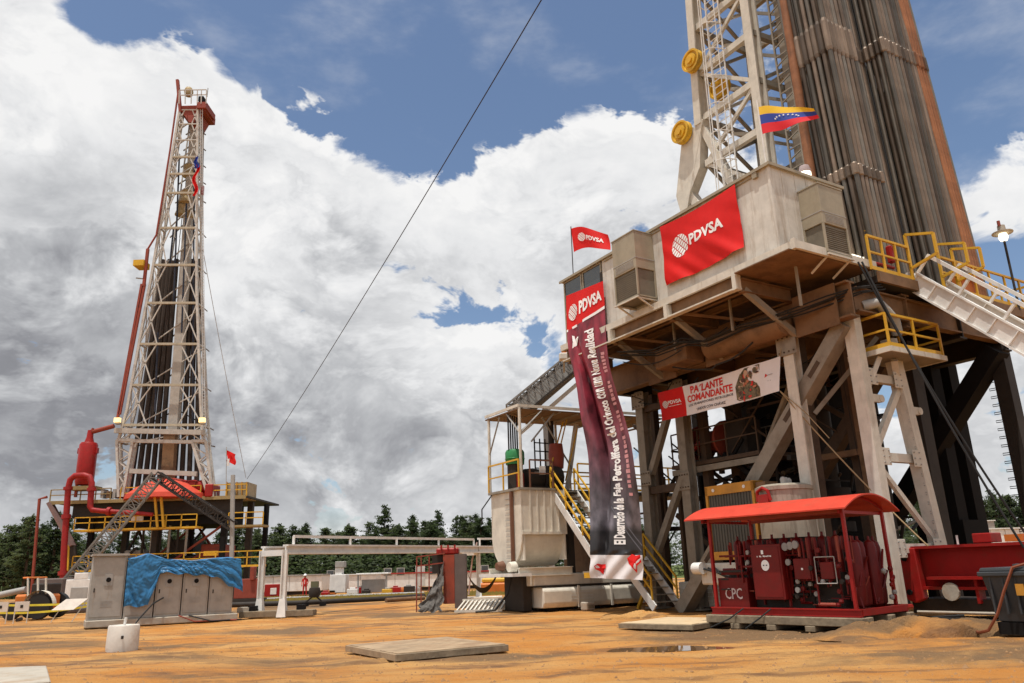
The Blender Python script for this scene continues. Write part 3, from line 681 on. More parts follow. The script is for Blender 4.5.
# ------------------------------------------------------------ drill floor
fl = Thing('drill_floor', 'high steel drill floor with yellow railing to the right of the metal cabin', 'drill floor', (8, 4, 9.9), RIG)
MB().bb((3.45, -.75, 9.93), (13.2, 12.3, 10.15)).build('deck', darksteel, fl)
MB().bar((3.45, -.8, 10.1), (13.3, -.8, 10.1), .1, .34).build('edge_beam', brownsteel, fl)
railing(fl, [(3.2, -.78, 10.3), (5.35, -.78, 10.3)], 1.15, yellow, .036, .8, .12)
railing(fl, [(7.1, -.78, 10.3), (13.2, -.78, 10.3)], 1.15, yellow, .036, 1.0, .12)
railing(fl, [(13.2, -.78, 10.3), (13.2, 5, 10.3)], 1.15, yellow, .036, 1.2, .12)
railing(fl, [(3.2, -.78, 11.6), (3.2, -.75, 11.6)], .01, yellow, .01, 9, 0, 0)
for x in (5.35, 7.1, 8.0):   # gate frames beside the ramp
    mb = MB()
    for a, b in (((x, -.78, 10.3), (x, -.78, 11.9)), ((x, -.78, 11.9), (x, -1.7, 11.6)), ((x, -1.7, 11.6), (x, -1.7, 10.9)), ((x, -1.7, 10.9), (x, -.78, 10.7))): mb.bar(a, b, .08)
    mb.build('gate_frame', yellow, fl)
MB().bb((8.4, -.7, 10.2), (9.4, .1, 11.1)).build('tool_box', orangem, fl, bevel=.05)
MB().bb((3.5, .2, 11.15), (4.9, .5, 11.3)).build('fluorescent_lamp', lampon, fl)
MB().tube((3.3, -.5, 10.7), (5.0, -.4, 10.8), .06, 8).build('red_pipe', red, fl)
MB().bb((4.7, -.6, 10.9), (4.9, -.4, 11.5)).build('red_extinguisher', red, fl, bevel=.04)
mb = MB(); mb.path([(3.1, -.3, 9.2), (3.5, -.6, 9.3), (3.8, -.6, 9.1), (4.2, -.6, 8.8), (4.4, -.5, 8.4)], .17, 10); mb.build('bent_duct', grey, fl, smooth=True)

# ------------------------------------------------------------ ramp
rp = Thing('pipe_ramp', 'white steel ramp with railings sloping down from the drill floor edge', 'ramp', (6.2, -3, 6), RIG)
RT, RB = V((0, -.65, 10.35)), V((0, -8.6, 2.3))
nrm = (RT-RB).normalized().cross(V((1, 0, 0))).normalized()
if nrm.z < 0: nrm = -nrm
def rpt(x, t, o=0): return V((x, 0, 0))+RT.lerp(RB, t)+nrm*o
for x in (5.5, 7.25):
    MB().ibar(rpt(x, 0), rpt(x, 1), .2, .62, .06, up=nrm).build('side_beam', white, rp)
    MB().bar(rpt(x, .0, .92), rpt(x, 1, .92), .11, up=nrm).build('top_rail', white, rp)
    for k in range(8): MB().bar(rpt(x, k/7*.99+.003, .3), rpt(x, k/7*.99+.003, .9), .08, up=(1, 0, 0)).build('post', white, rp)
    for k in range(16): MB().box(rpt(x, k/15*.98+.01, 0), (.19, .03, .52), rot=M4((tuple((1, 0, 0)), tuple(nrm.cross(V((1, 0, 0)))), tuple(nrm))).transposed().to_3x3()).build('stiffener', white, rp)
MB().ext(rpt(6.37, 0, -.12), rpt(6.37, 1, -.12), [(-.85, -.02), (.85, -.02), (.85, .02), (-.85, .02)], up=nrm).build('bed_plate', woodpale, rp)
for k in range(14): MB().bar(rpt(5.6, k/13*.98+.01, -.25), rpt(7.15, k/13*.98+.01, -.25), .1, .14).build('cross_member', steelgrey, rp)
MB().tube(rpt(5.35, -.01, .1), rpt(5.6, -.01, .1), .13, 12).build('pivot', white, rp, smooth=True)
col((6.4, -8.4, 0), (6.4, -8.4, 2.4), .3, .3, cream, 'support', th=rp)
# ============================================================ DOGHOUSE (metal cabin on the cantilever)
dh = Thing('driller_cabin', 'cream metal cabin cantilevered high on the near rig and hung with red cloth', 'cabin', (1.7, 5.7, 9.9), RIG)
ZB, ZT = 10.62, 13.48
# walls: sheets with visible joints
def sheet(x0, y0, x1, y1, nm='wall_panel', m=wall_m):
    MB().ext((x0, y0, ZB), (x0, y0, ZT), [(0, 0)]*0 or [(-.0, -.0), (.0, .0), (.0, .0)], UPX) if 0 else None
ys = [0.06, 1.98, 3.9, 5.82, 7.74, 8.6]
for a, b in zip(ys[:-1], ys[1:]):
    MB().bb((0, a+.006, ZB), (.06, b-.006, ZT)).build('wall_panel', wall_m, dh, bevel=.004)
for a, b in ((.0, 1.15), (1.15, 2.3), (2.3, 3.38)):
    MB().bb((a+.006, 0, ZB), (b-.006, .055, ZT)).build('wall_panel', wall_m, dh, bevel=.004)
MB().bb((-.02, -.02, ZB), (.07, .07, ZT)).build('corner_post', wall_m, dh)
MB().bb((3.36, .06, ZB), (3.42, 11.4, ZT)).build('back_wall', wall_m, dh)
MB().bb((.06, 11.36, ZB), (3.4, 11.42, ZT)).build('end_wall', wall_m, dh)
MB().bb((-.06, -.06, ZT+.002), (3.46, 11.48, ZT+.05)).build('roof', wall_m, dh)
for a, b in (((-.09, -.06, ZT+.02), (-.09, 11.5, ZT+.02)), ((-.13, -.09, ZT+.02), (3.5, -.09, ZT+.02))):
    MB().bar(a, b, .05, .10).build('roof_edge', acbeige, dh)
# rows of rivets, a conduit and a junction box on the long wall
for y in ys[1:-1]:
    MB().bb((-.006, y-.03, ZB+.02), (-.001, y+.03, ZT-.02)).build('seam_strip', wall_m, dh)
MB().tube((-.03, .5, ZT-.12), (-.03, 8.4, ZT-.12), .018, 6).build('conduit', acbeige, dh); MB().bb((-.10, .42, ZT-.22), (-.001, .6, ZT-.04)).build('junction_box', acbeige, dh)
for x in (.55, 1.7, 2.85): MB().bb((x-.02, -.015, ZB), (x+.02, -.001, ZT-.01)).build('seam_strip', wall_m, dh)
# windows at the left end
for i, (a, b) in enumerate(((8.66, 9.95), (10.02, 11.3))):
    w = MB()
    for z0 in (ZB+.02, ZB+1.32, ZT-.09): w.bb((-.01, a, z0), (.07, b, z0+.07))
    for y0 in (a, b-.06): w.bb((-.015, y0, ZB), (.075, y0+.06, ZT))
    fr = w.build('window_frame', acbeige, dh)
    sub(dh, fr, MB().bb((.02, a+.06, ZB+.1), (.035, b-.06, ZB+1.3)), 'pane', glass)
    sub(dh, fr, MB().bb((.02, a+.06, ZB+1.42), (.035, b-.06, ZT-.1)), 'pane', glass)
for z in (11.2, 11.9, 12.6): MB().bb((-.03, 8.6, z), (-.012, 8.74, z+.4)).build('hinge', darksteel, dh)
# floor edge and cantilever
MB().bb((-.12, -.62, 10.42), (3.6, 11.5, 10.56)).build('floor_plate', woodpale if 0 else brownsteel, dh)
mb = MB(); mb.ext((-.15, -.62, 10.53), (-.15, 11.5, 10.53), [(-.05, -.125), (.05, -.125), (.05, .125), (-.05, .125)], up=(0, 0, 1)); mb.build('floor_edge', cream, dh)
mb = MB(); mb.ext((-.16, -.66, 10.53), (3.6, -.66, 10.53), [(-.05, -.125), (.05, -.125), (.05, .125), (-.05, .125)], up=(0, 0, 1)); mb.build('floor_edge', cream, dh)
mb = MB(); mb.bb((-.24, -.73, 10.38), (-.10, -.59, 10.70)); mb.build('edge_corner', cream, dh)
# lower channel, starts a bay back
mb = MB(); mb.bb((-.02, 1.62, 9.92), (.03, 11.3, 10.41)); mb.build('channel_web', brownsteel, dh); MB().bb((-.26, 1.60, 9.90), (-.02, 11.3, 9.95)).build('channel_flange', cream, dh)
for y in (1.68, 4.9, 8.1): MB().bb((-.27, y-.07, 9.88), (-.03, y+.09, 10.39)).build('end_stiffener', cream, dh)
for y in (1.65, 4.9, 8.1, 11.2): MB().ibar((-.02, y, 10.05), (2.3, y, 10.05), .2, .45, .03).build('outrigger_beam', brownsteel, dh)
for x in (.7, 1.5): MB().ibar((x, 1.65, 10.22), (x, 11.2, 10.22), .14, .22, .02).build('stringer', brownsteel, dh)
for y in (1.7, 4.9, 8.1): MB().bar((.15, y, 9.95), (2.25, y-.1, 8.7), .16, .2).build('knee_brace', steelgrey, dh)
for y in (3.2, 6.4): MB().bar((.0, y+1.2, 9.95), (1.7, y, 9.6), .08).build('strap', brownsteel, dh)
for y0, y1 in ((-.55, 1.6),): MB().bb((-.3, y0, 10.38), (2.4, y1, 10.415)).build('under_plate', brownsteel, dh)
for y in (-.1, 4.0, 7.2): MB().bb((2.14, y, 8.55), (2.2, y+1.6, 9.9)).build('gusset_plate', brownsteel, dh)
MB().lathe((1.9, 3.4, 9.1), [(.02, -1.8), (.42, -1.7), (.45, -1.4), (.45, 1.4), (.42, 1.7), (.02, 1.8)], 16, 'Y').build('air_receiver', brownsteel, dh, smooth=True)
MB().bb((1.2, 5.6, 8.75), (2.1, 7.3, 9.5)).build('cable_tray_box', brownsteel, dh, bevel=.04)
cbl = [(-.02, 8.0, 9.5), (.4, 6.5, 9.2), (.7, 5.2, 9.35), (.9, 4.4, 9.1), (1.2, 3.0, 9.3), (1.3, 1.7, 9.2), (1.6, .8, 9.3), (1.9, 0, 9.45), (2.6, -.6, 9.7), (3.6, -.7, 9.9)]
for k in range(5):
    MB().path([V(p)+V((.06*k, 0, (.04*math.sin(k*2+i*1.3)-.04*k))) for i, p in enumerate(cbl)], .025, 6).build('cable', rubber, dh, smooth=True)
for (a, b) in (((.4, 8.2, 9.2), (.8, 5.4, 9.0)), ((.4, 5.4, 9.3), (1.3, 3.6, 9.4))):
    MB().path([V(a).lerp(V(b), t/8)+V((0, 0, -.3*math.sin(math.pi*t/8))) for t in range(9)], .022, 6).build('cable', rubber, dh, smooth=True)
for y in (.3, 3.1, 5.9): MB().bar((1.0, y, 9.1), (1.0, y, 10.4), .07).build('hanger', steelgrey, dh)

# ------------------------------------------------------------ air conditioners
def air_con(origin, w, dpt, h, face, label):
    """origin = wall-side lower corner in rig coords; face 'x': hangs on the wall facing -x"""
    o = V(origin)
    def P(a, b, c):   # a along wall, b out from wall, c up
        return o+V((-b, a, c)) if face == 'x' else o+V((a, -b, c))
    def bx(mb, a0, b0, c0, a1, b1, c1): mb.bb(P(a0, b0, c0), P(a1, b1, c1)); return mb
    T = Thing('wall_air_conditioner', label, 'air conditioner', P(w/2, 0, 0), RIG, 'air conditioners on the cabin walls')
    hg = h*.42
    bx(MB(), 0, .0, hg+.02, w, dpt, h).build('upper_casing', acbeige, T, bevel=.012)
    bx(MB(), -.012, .0, h, w+.012, dpt+.02, h+.04).build('casing_top', acbeige, T)
    bx(MB(), .05, .03, .03, w-.05, dpt-.06, hg).build('coil', accoil, T)
    fr = MB()
    for a in (0, w-.06):
        for b0 in (.0, dpt-.06): bx(fr, a, b0, 0, a+.06, b0+.06, hg+.02)
    for b0 in (.0, dpt-.06): bx(fr, 0, b0, 0, w, b0+.06, .05)
    for a in (0, w-.06): bx(fr, a, 0, 0, a+.06, dpt, .05)
    fr.build('lower_frame', acbeige, T)
    for k in range(13):
        c = .07+k*(hg-.1)/13
        bx(MB(), .06, dpt-.05, c, w-.06, dpt-.035, c+.028).build('slat', accoil, T)
    for k in range(6):
        c = hg+.10+k*.045
        bx(MB(), .14, dpt, c, w-.14, dpt+.012, c+.02).build('louvre', grey, T)
    bx(MB(), -.01, -.0, hg+.40, w+.01, dpt+.008, hg+.43).build('seam', grey, T)
    bx(MB(), w-.12, dpt*.3, -.1, w-.06, dpt*.35, 0).build('bolt', grey, T)
    mb = MB()
    for a in (.04, w-.10):
        bx(mb, a, 0, -.07, a+.06, dpt+.04, -.02)
        mb.bar(P(a+.03, dpt-.05, -.05), P(a+.03, .03, -.42), .05)
    bx(mb, -.04, dpt, -.07, w+.04, dpt+.05, -.02)
    mb.build('bracket', cream, T)
    return T
air_con((0, 5.5, 10.85), 1.3, .9, 2.5, 'x', 'beige air conditioner hung on the long cabin wall left of the big red cloth')
air_con((1.2, 0, 10.5), 1.15, .75, 2.3, 'y', 'beige air conditioner at the right end of the cabin beside the standing pipes')

# ------------------------------------------------------------ cabin roof lamp
lp = Thing('floodlight', 'small lit lamp with pinkish housing above the right cabin roof', 'lamp', (2.3, .5, 13.5), RIG)
MB().tube((2.3, .4, 13.5), (2.3, .4, 13.75), .05, 8).build('stem', grey, lp)
MB().lathe((2.3, .4, 14.0), [(.05, .28), (.15, .24), (.2, .05), (.19, 0)], 12).build('housing', mat('pinkish_grey_housing', (.42, .34, .34)), lp, smooth=True)
MB().lathe((2.3, .4, 13.85), [(.05, -.16), (.15, -.1), (.19, 0), (.19, .14)], 12).build('bulb', lampon, lp, smooth=True)

# ------------------------------------------------------------ mast
ms = Thing('near_mast', 'white lattice mast with ladder cage rising behind the cabin of the near rig', 'mast', (6.2, 5.4, 10), RIG)
def mleg(y0, y1, x, w, h, m, z0, z1, nm='leg'): MB().ibar((x, y0, z0), (x, y1, z1), w, h, .07, up=UPX).build(nm, m, ms)
XL = 5.0
ya = lambda z: 3.95+(z-16.7)*-.012   # near leg centre
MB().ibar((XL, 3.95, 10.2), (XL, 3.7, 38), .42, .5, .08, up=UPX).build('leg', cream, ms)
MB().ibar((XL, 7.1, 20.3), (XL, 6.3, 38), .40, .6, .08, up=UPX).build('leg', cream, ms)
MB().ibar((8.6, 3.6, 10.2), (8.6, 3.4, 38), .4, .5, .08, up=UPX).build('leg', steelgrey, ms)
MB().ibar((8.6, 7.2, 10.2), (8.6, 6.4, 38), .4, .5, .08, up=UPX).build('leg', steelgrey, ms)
# knee of the far leg
MB().bar((XL, 7.0, 20.5), (XL, 8.7, 16.3), .42, .5, up=UPX).build('knee_leg', cream, ms)
MB().bar((XL, 8.4, 16.4), (XL, 9.3, 13.2), .4, .42, up=UPX).build('knee_leg', steelgrey, ms)
MB().bar((XL+.02, 7.2, 20.6), (XL+.02, 5.3, 15.4), .30, .34, up=UPX).build('knee_strut', cream, ms)
MB().bar((XL+.05, 8.3, 17.6), (XL+.05, 6.2, 13.6), .36, .4, up=UPX).build('knee_strut', cream, ms)
MB().bar((XL, 8.6, 16.3), (XL, 5.5, 15.2), .28, .36, up=UPX).build('knee_tie', steelgrey, ms)
pl_ = MB(); pl_.add([(XL-.24, a, b) for a, b in ((8.0, 20.8), (7.0, 20.0), (7.3, 18.3), (8.7, 16.6), (8.9, 17.6))]+[(XL+.24, a, b) for a, b in ((8.0, 20.8), (7.0, 20.0), (7.3, 18.3), (8.7, 16.6), (8.9, 17.6))],
   [(0, 1, 2, 3, 4), (9, 8, 7, 6, 5)]+[(i, (i+1) % 5, 5+(i+1) % 5, 5+i) for i in range(5)]); pl_.build('knee_plate', cream, ms)
zz = [13.6, 15.9, 18.4, 20.6, 22.9, 25.2, 27.5, 29.8, 32.1, 34.4, 36.7]
yn = lambda z: 3.95-(z-10.2)*.009; yf = lambda z: 7.1-(z-20.3)*.045 if z > 20.3 else 7.1+(20.3-z)*.0
for i, z in enumerate(zz):
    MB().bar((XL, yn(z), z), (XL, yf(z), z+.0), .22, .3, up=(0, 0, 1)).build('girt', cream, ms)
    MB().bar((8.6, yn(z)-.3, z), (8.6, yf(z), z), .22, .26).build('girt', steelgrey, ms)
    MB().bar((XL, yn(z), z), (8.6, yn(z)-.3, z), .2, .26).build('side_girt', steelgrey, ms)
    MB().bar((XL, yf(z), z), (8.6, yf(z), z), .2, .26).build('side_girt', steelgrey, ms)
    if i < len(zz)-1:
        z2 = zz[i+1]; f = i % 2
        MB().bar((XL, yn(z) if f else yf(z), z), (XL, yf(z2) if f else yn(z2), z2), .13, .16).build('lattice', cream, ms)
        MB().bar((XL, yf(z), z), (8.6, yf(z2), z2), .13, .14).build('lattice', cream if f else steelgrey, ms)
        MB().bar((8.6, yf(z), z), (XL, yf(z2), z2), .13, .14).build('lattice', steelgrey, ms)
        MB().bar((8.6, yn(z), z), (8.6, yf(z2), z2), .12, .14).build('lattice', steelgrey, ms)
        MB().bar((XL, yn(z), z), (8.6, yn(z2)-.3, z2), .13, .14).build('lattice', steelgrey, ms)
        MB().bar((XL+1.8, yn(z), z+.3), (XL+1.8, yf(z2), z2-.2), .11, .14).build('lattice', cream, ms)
# ladder with safety cage, in front of the lattice
ly0, ly1, lx = 4.75, 5.45, 4.35
for y in (ly0, ly1): MB().bar((lx, y+.25, 13.5), (lx, y-.1, 38), .05).build('ladder_rail', white, ms)
z = 13.8
while z < 33: MB().tube((lx, ly0+.25-(z-13.5)*.0143, z), (lx, ly1+.25-(z-13.5)*.0143, z), .02, 5).build('ladder_rung', white, ms); z += .33
hoops = []
z = 16.0
while z < 36:
    c = (ly0+ly1)/2+.25-(z-13.5)*.0143
    MB().path([(lx-.72*math.sin(a), c-.42*math.cos(a), z) for a in [math.pi*k/10 for k in range(11)]], .022, 5).build('cage_hoop', white, ms); z += 1.3
for a in (.45, 1.1, 1.57, 2.05, 2.7):
    MB().bar((lx-.72*math.sin(a), ly0+.35+.25-.42*math.cos(a), 16), (lx-.72*math.sin(a), ly0+.35-.1-.42*math.cos(a), 36), .03).build('cage_strap', white, ms)
# sheaves
for (p, nm) in (((4.55, 6.85, 23.35), 's'), ((4.55, 7.95, 20.3), 's'), ((5.6, 6.4, 22.0), 's')):
    o = MB().lathe(p, [(.06, -.16), (.30, -.16), (.32, -.08), (.42, -.08), (.44, -.15), (.53, -.15), (.53, -.08), (.48, 0), (.53, .08), (.53, .15), (.44, .15), (.5, .08), (.06, .08)], 28, 'X').build('sheave', byellow, ms, smooth=True)
    sub(ms, o, MB().lathe(V(p)+V((-.18, 0, 0)), [(.02, -.06), (.16, -.06), (.16, .1), (.02, .1)], 12, 'X'), 'hub', yellow)
MB().path([(4.7, 7.3, 15.6), (4.6, 6.9, 15.5), (4.6, 6.5, 15.75), (4.7, 6.1, 15.7)], .13, 8).build('black_hose', rubber, ms, smooth=True)
MB().bb((4.9, 7.0, 14.4), (5.5, 8.2, 15.2)).build('motor_box', cream, ms, bevel=.04)
MB().path([(4.9, 7.6, 15), (4.9, 7.7, 14), (4.9, 7.6, 12.5)], .05, 6).build('hose', mat('blue_hose', (.10, .16, .22)), ms)
# dark travelling gear inside the mast
MB().bar((5.6, 2.75, 10.2), (5.6, 2.5, 38), .5, .45, up=UPX).build('guide_rail', steelgrey, ms)
tr = MB()
for k in range(60):
    z = 12+k*.42; tr.bar((5.25, 3.05, z), (5.25, 2.45, z+(.2 if k % 2 else 0)), .05)
for y in (3.05, 2.45): tr.bar((5.25, y+.05, 11), (5.25, y-.1, 38), .07)
tr.build('rack_ladder', steelgrey, ms)
MB().tube((6.0, 1.75, 10.2), (6.0, 1.6, 38), .28, 12).build('black_hose_riser', blacksteel, ms, smooth=True)
MB().tube((6.3, 2.2, 10.2), (6.3, 2.1, 24), .16, 10).build('black_riser', blacksteel, ms, smooth=True)
MB().tube((4.05, 1.42, 10.2), (4.0, 1.36, 38), .17, 10).build('rusty_standpipe', piperust, ms, smooth=True)
MB().bb((6.6, 1.9, 20), (8, 3.3, 25.5)).build('travelling_block', darksteel, ms, bevel=.2)
MB().bb((5.6, 1.75, 24.0), (6.4, 2.6, 26.6)).build('top_drive', mat('brown_gear', (.22, .09, .03), .6), ms, bevel=.15)
MB().lathe((5.7, 1.9, 21.2), [(.1, -.3), (.34, -.3), (.38, 0), (.34, .3), (.1, .3)], 14).build('red_collar', red, ms, smooth=True)
MB().bb((7.2, 1.2, 10.2), (8.6, 6.8, 13.4)).build('drawworks', darksteel, ms, bevel=.1)

# ------------------------------------------------------------ racked drill pipes: one thing each
LEAN = V((-.90, .40, 27.6)); LEAN2 = V((-1.75, .40, 27.6))
def stand_mesh(mt, jm, js, LEAN=LEAN):
    a = MB().tube((0, 0, 0), LEAN, .083, 10).build('drill_pipe', mt, None, smooth=True); d = a.data; bpy.data.objects.remove(a)
    es = []
    for z0, z1 in js:
        j = MB()
        p, q = LEAN*(z0/27.6), LEAN*(z1/27.6)
        j.tube(p, p.lerp(q, .1), .095, 8, .12); j.tube(p.lerp(q, .1), p.lerp(q, .9), .12, 8); j.tube(p.lerp(q, .9), q, .12, 8, .095)
        b = j.build('tool_joint', jm, None, smooth=True); es.append(b.data); bpy.data.objects.remove(b)
    return d, es
J1 = [(3.95, 4.4), (8.9, 10.25), (18, 19), (26.4, 27.2)]
J2 = [(9.95, 10.6), (18.6, 19.4), (26.4, 27.2)]
SM = [stand_mesh(m_, m2, j_) for m_, m2, j_ in ((pipem, pipem, J1), (pipem2, pipem, J1), (pipem, pipem, J2), (pipem2, pipem, J2))]
SM.append(stand_mesh(piperust, piperust, J2, LEAN2)); SM.append(stand_mesh(pipem2, pipem2, J2, LEAN2)); SM.append(stand_mesh(pipem, pipem, J2, LEAN2))
PL = {6: 'brown drill pipe in the sloping group just left of the rust orange pipes', 5: 'thin dark grey pipe standing outermost at the right edge of the rack', 0: 'weathered brown drill pipe stood in the left bundle beside the mast', 1: 'greyish drill pipe stood in the left bundle beside the mast', 2: 'weathered brown drill pipe in the wide right hand bundle', 3: 'greyish drill pipe in the wide right hand bundle', 4: 'rust orange drill pipe at the right edge of the racked pipes'}
def stand(x, y, k, lab=None):
    o = bpy.data.objects.new('drill_pipe', SM[k][0]); COL.objects.link(o)
    o.location = RIG.w((x, y, 10.2)); o.rotation_euler = (0, 0, RIG.a+random.uniform(-.02, .02)); tag(o, lab or PL[k], 'drill pipe', 'drill pipes racked on the rig floor')
    for e_ in SM[k][1]: j = bpy.data.objects.new('tool_joint', e_); COL.objects.link(j); j.parent = o
    o.rotation_euler.x = random.uniform(-.0015, .0015)
PT = .235
for i in range(7):      # left bundle: front row and left flank
    stand(4.36+i*PT, -.22+random.uniform(-.01, .01), 0 if (i*7) % 3 else 1, '%s pipe from the left in the near row of the left pipe bundle' % ORD[i])
for j in range(1, 6): stand(4.36+random.uniform(-.01, .01), -.22+j*PT, (j+1) % 2, '%s pipe behind the corner on the left flank of the left bundle' % ORD[j-1])
for i in range(6): stand(4.5+i*PT, .05, i % 2)
for j in range(6): stand(4.75+.1*j, .9+j*.22, j % 2)
for i in range(9):     # right bundle
    stand(7.7+i*PT, -.32+random.uniform(-.01, .01), 2 if (i*5) % 3 else 3, '%s pipe from the left in the near row of the right pipe bundle' % ORD[i])
for j in range(1, 6): stand(7.7, -.32+j*PT, 2+(j % 2), '%s pipe behind the corner on the left flank of the right bundle' % ORD[j-1])
for i in range(8): stand(7.85+i*PT, -.05, 2+(i % 2))
for i in range(10): stand(5.7+i*PT, .3+.04*i, 2+(i % 2))
for i in range(14): stand(5.9+i*PT, .75+.04*i, 2+(i % 2))
for i in range(4): stand(9.98+i*.19, -.36+.01*i, 4, '%s rust orange pipe at the right edge of the pipe rack' % ORD[i])
for i in range(6): stand(9.3+i*PT, -.1, 4 if i > 3 else 6)
for i in range(3): stand(9.55+i*.2, -.3, 6)
for i in range(19): stand(6.0+i*PT, 1.25+.01*i, 2+(i % 2))
for i in range(24): stand(6.2+i*PT, 1.75, 2+(i % 2))
stand(10.68, -.32, 5); stand(10.72, -.1, 5)
# ============================================================ CLOTHS
def cloth(name, label, cat, fn, nu, nv, m, origin, decals=(), group=None, thing=None, frame=RIG):
    T = Thing(name, label, cat, origin, frame, group)
    MB().grid(fn, nu, nv).build('fabric', m, T, smooth=True)
    for nm, mm, build in decals:
        mb = MB(); build(mb); mb.build(nm, mm, T)
    return T
def bil(a, b, c, d):   # corners: bottom-left, bottom-right, top-right, top-left
    a, b, c, d = map(V, (a, b, c, d))
    return lambda u, v: (a*(1-u)+b*u)*(1-v)+(d*(1-u)+c*u)*v
# big red cloth on the cabin wall (u from far-left end to near-right end)
q = bil((-.09, 4.87, 11.12), (-.09, 1.22, 11.17), (-.09, 1.30, 13.42), (-.09, 4.95, 13.42))
def fold1(u, v):
    p = q(u, v); p.z -= .10*math.sin(math.pi*u)*(1-v)**2*.6 + .10*math.sin(math.pi*u)*v**2
    p.x -= .05*math.sin(9*u+5*v)*(1-v)**1.2*(1-v*.4) + .05*(1-v)*abs(math.sin(14*(u*.6+v*.55)))**2 + .03*math.sin(5*u-3*v)*math.sin(math.pi*v) + .02*math.sin(30*(u+.7*v))*(1-v)**2+.02
    return p
f1o = lambda u, v: fold1(u, v)+V((-.012, 0, 0))
cloth('red_company_flag', 'big red cloth reading PDVSA stretched on the cabin wall between the air conditioners', 'banner', fold1, 60, 40, flagred, (-.1, 3.1, 11.1), [
    ('lettering', whitec, lambda mb: put_text(mb, 'PDVSA', f1o, (.375, .46, .81, .64), .04)),
    ('emblem', whitec, lambda mb: put_logo(mb, f1o, .245, .535, .115, .19))])
# small flag on a pole at the left roof corner
pf = Thing('red_pole_flag', 'small red PDVSA flag on a thin pole at the left end of the cabin roof', 'flag', (.2, 10.85, 13.5), RIG)
MB().tube((.2, 10.85, 13.4), (.2, 10.82, 15.95), .022, 6).build('pole', darksteel, pf)
A0 = V((.2, 10.82, 15.85)); Uv = V((.65, -1.65, -.25)); Vv = V((.05, -.05, -1.12))
def fold2(u, v):
    p = A0+Uv*u+Vv*(1-v)*(1-.38*u)+V((0, 0, -.55*u*u))
    return p+V((.10*math.sin(7*u+2*v)*u, 0, .05*math.sin(6*u)))
MB().grid(fold2, 24, 12).build('fabric', flagred, pf, smooth=True)
f2o = lambda u, v: fold2(u, v)+V((-.02, -.012, 0))
mb = MB(); put_text(mb, 'PDVSA', f2o, (.42, .38, .86, .62), .035); mb.build('lettering', whitec, pf)
mb = MB(); put_logo(mb, f2o, .28, .52, .12, .2); mb.build('emblem', whitec, pf)
# national flag beside the mast leg: yellow, blue with stars, red
nf = Thing('national_flag', 'yellow blue and red flag with white stars flying beside the white mast leg', 'flag', (.25, .35, 13.5), RIG)
MB().tube((.3, .3, 13.4), (.3, .33, 16.1), .025, 6).build('pole', white, nf)
N0 = V((.3, .33, 15.8)); 
def nfold(u, v):
    p = N0+V((1.05, -1.35, .0))*u*1.0+V((0, 0, -1.0))*(1-v)*(1-.72*u**1.6)+V((0, 0, -.42*u**1.2+.06*math.sin(5*u)))
    return p+V((.10*math.sin(8*u+3*v)*u, 0, .04*math.sin(9*u+1)))
for nm, m_, v0, v1 in (('red_stripe', mat('flag_red', (.66, .02, .03), .65, bump=0, var=.05), 0, .36), ('blue_stripe', mat('flag_blue', (.03, .06, .32), .65, bump=0, var=.05), .36, .70), ('yellow_stripe', mat('flag_yellow', (.78, .50, .03), .65, bump=0, var=.05), .70, 1)):
    MB().grid(lambda u, v, a=v0, b=v1: nfold(u, a+(b-a)*v), 24, 5).build(nm, m_, nf, smooth=True)
nfo = lambda u, v: nfold(u, v)+V((-.015, -.012, 0))
for k in range(8):
    a = math.pi*(.08+.84*k/7); cu_, cv = .48-.2*math.cos(a), .42+.19*math.sin(a)
    pts = [nfo(cu_+(.022 if i % 2 == 0 else .010)*math.cos(i*math.pi/5+1.57), cv+(.05 if i % 2 == 0 else .02)*math.sin(i*math.pi/5+1.57)) for i in range(10)]
    MB().add(pts+[nfo(cu_, cv)], [(i, (i+1) % 10, 10) for i in range(10)]).build('star', whitec, nf)
# hanging banner from the cabin windows down to the stairs
def Wp(px, py, Y): return WF.pl(px, py, 1, Y)
KL = [(0, Wp(566, 296, 30.75)), (.06, Wp(567, 330, 30.7)), (.16, Wp(569, 352, 30.5)), (.27, Wp(578, 385, 30.2)), (.5, Wp(589, 455, 29.7)), (.62, Wp(590.5, 490, 29.5)), (.80, Wp(590, 535, 29.2)), (.9, Wp(590, 556, 29.1)), (1, Wp(590, 578, 29.0))]
KR = [(0, Wp(603, 281, 28.65)), (.06, Wp(604, 300, 28.6)), (.16, Wp(605.5, 345, 28.4)), (.27, Wp(611, 372, 28.5)), (.5, Wp(633, 445, 28.3)), (.62, Wp(639, 492, 28.3)), (.80, Wp(642, 535, 28.5)), (.9, Wp(643, 556, 28.5)), (1, Wp(643, 580, 28.5))]
def along(K, t):
    for (a, p), (b, q_) in zip(K[:-1], K[1:]):
        if t <= b+1e-6:
            f = (t-a)/(b-a); return p.lerp(q_, f)
    return K[-1][1]
def smooth_along(K, t): return (along(K, max(0, t-.03))+along(K, t)*2+along(K, min(1, t+.03)))/4 if .03 < t < .97 else along(K, t)
def longb(u, v):   # v=1 top
    t = 1-v; L_, R_ = smooth_along(KL, t), smooth_along(KR, t); p = L_.lerp(R_, u)
    k = math.sin(math.pi*min(1, t*1.3))
    out = V((-.5, -.86, 0))
    p += out*(.17*math.sin(u*5+t*4)*k - .5*math.exp(-((u-.20-.12*math.sin(t*3.2))/.07)**2)*min(1, t*3)*(1-t*.45) + .03*math.sin(u*24+t*9)*k + .05*math.sin(t*22+u*2)*k)
    if t > .88: p += out*.05*math.sin(u*17+t*60)
    return p
bm_ = bpy.data.materials.new('maroon_photo_print'); bm_.use_nodes = True
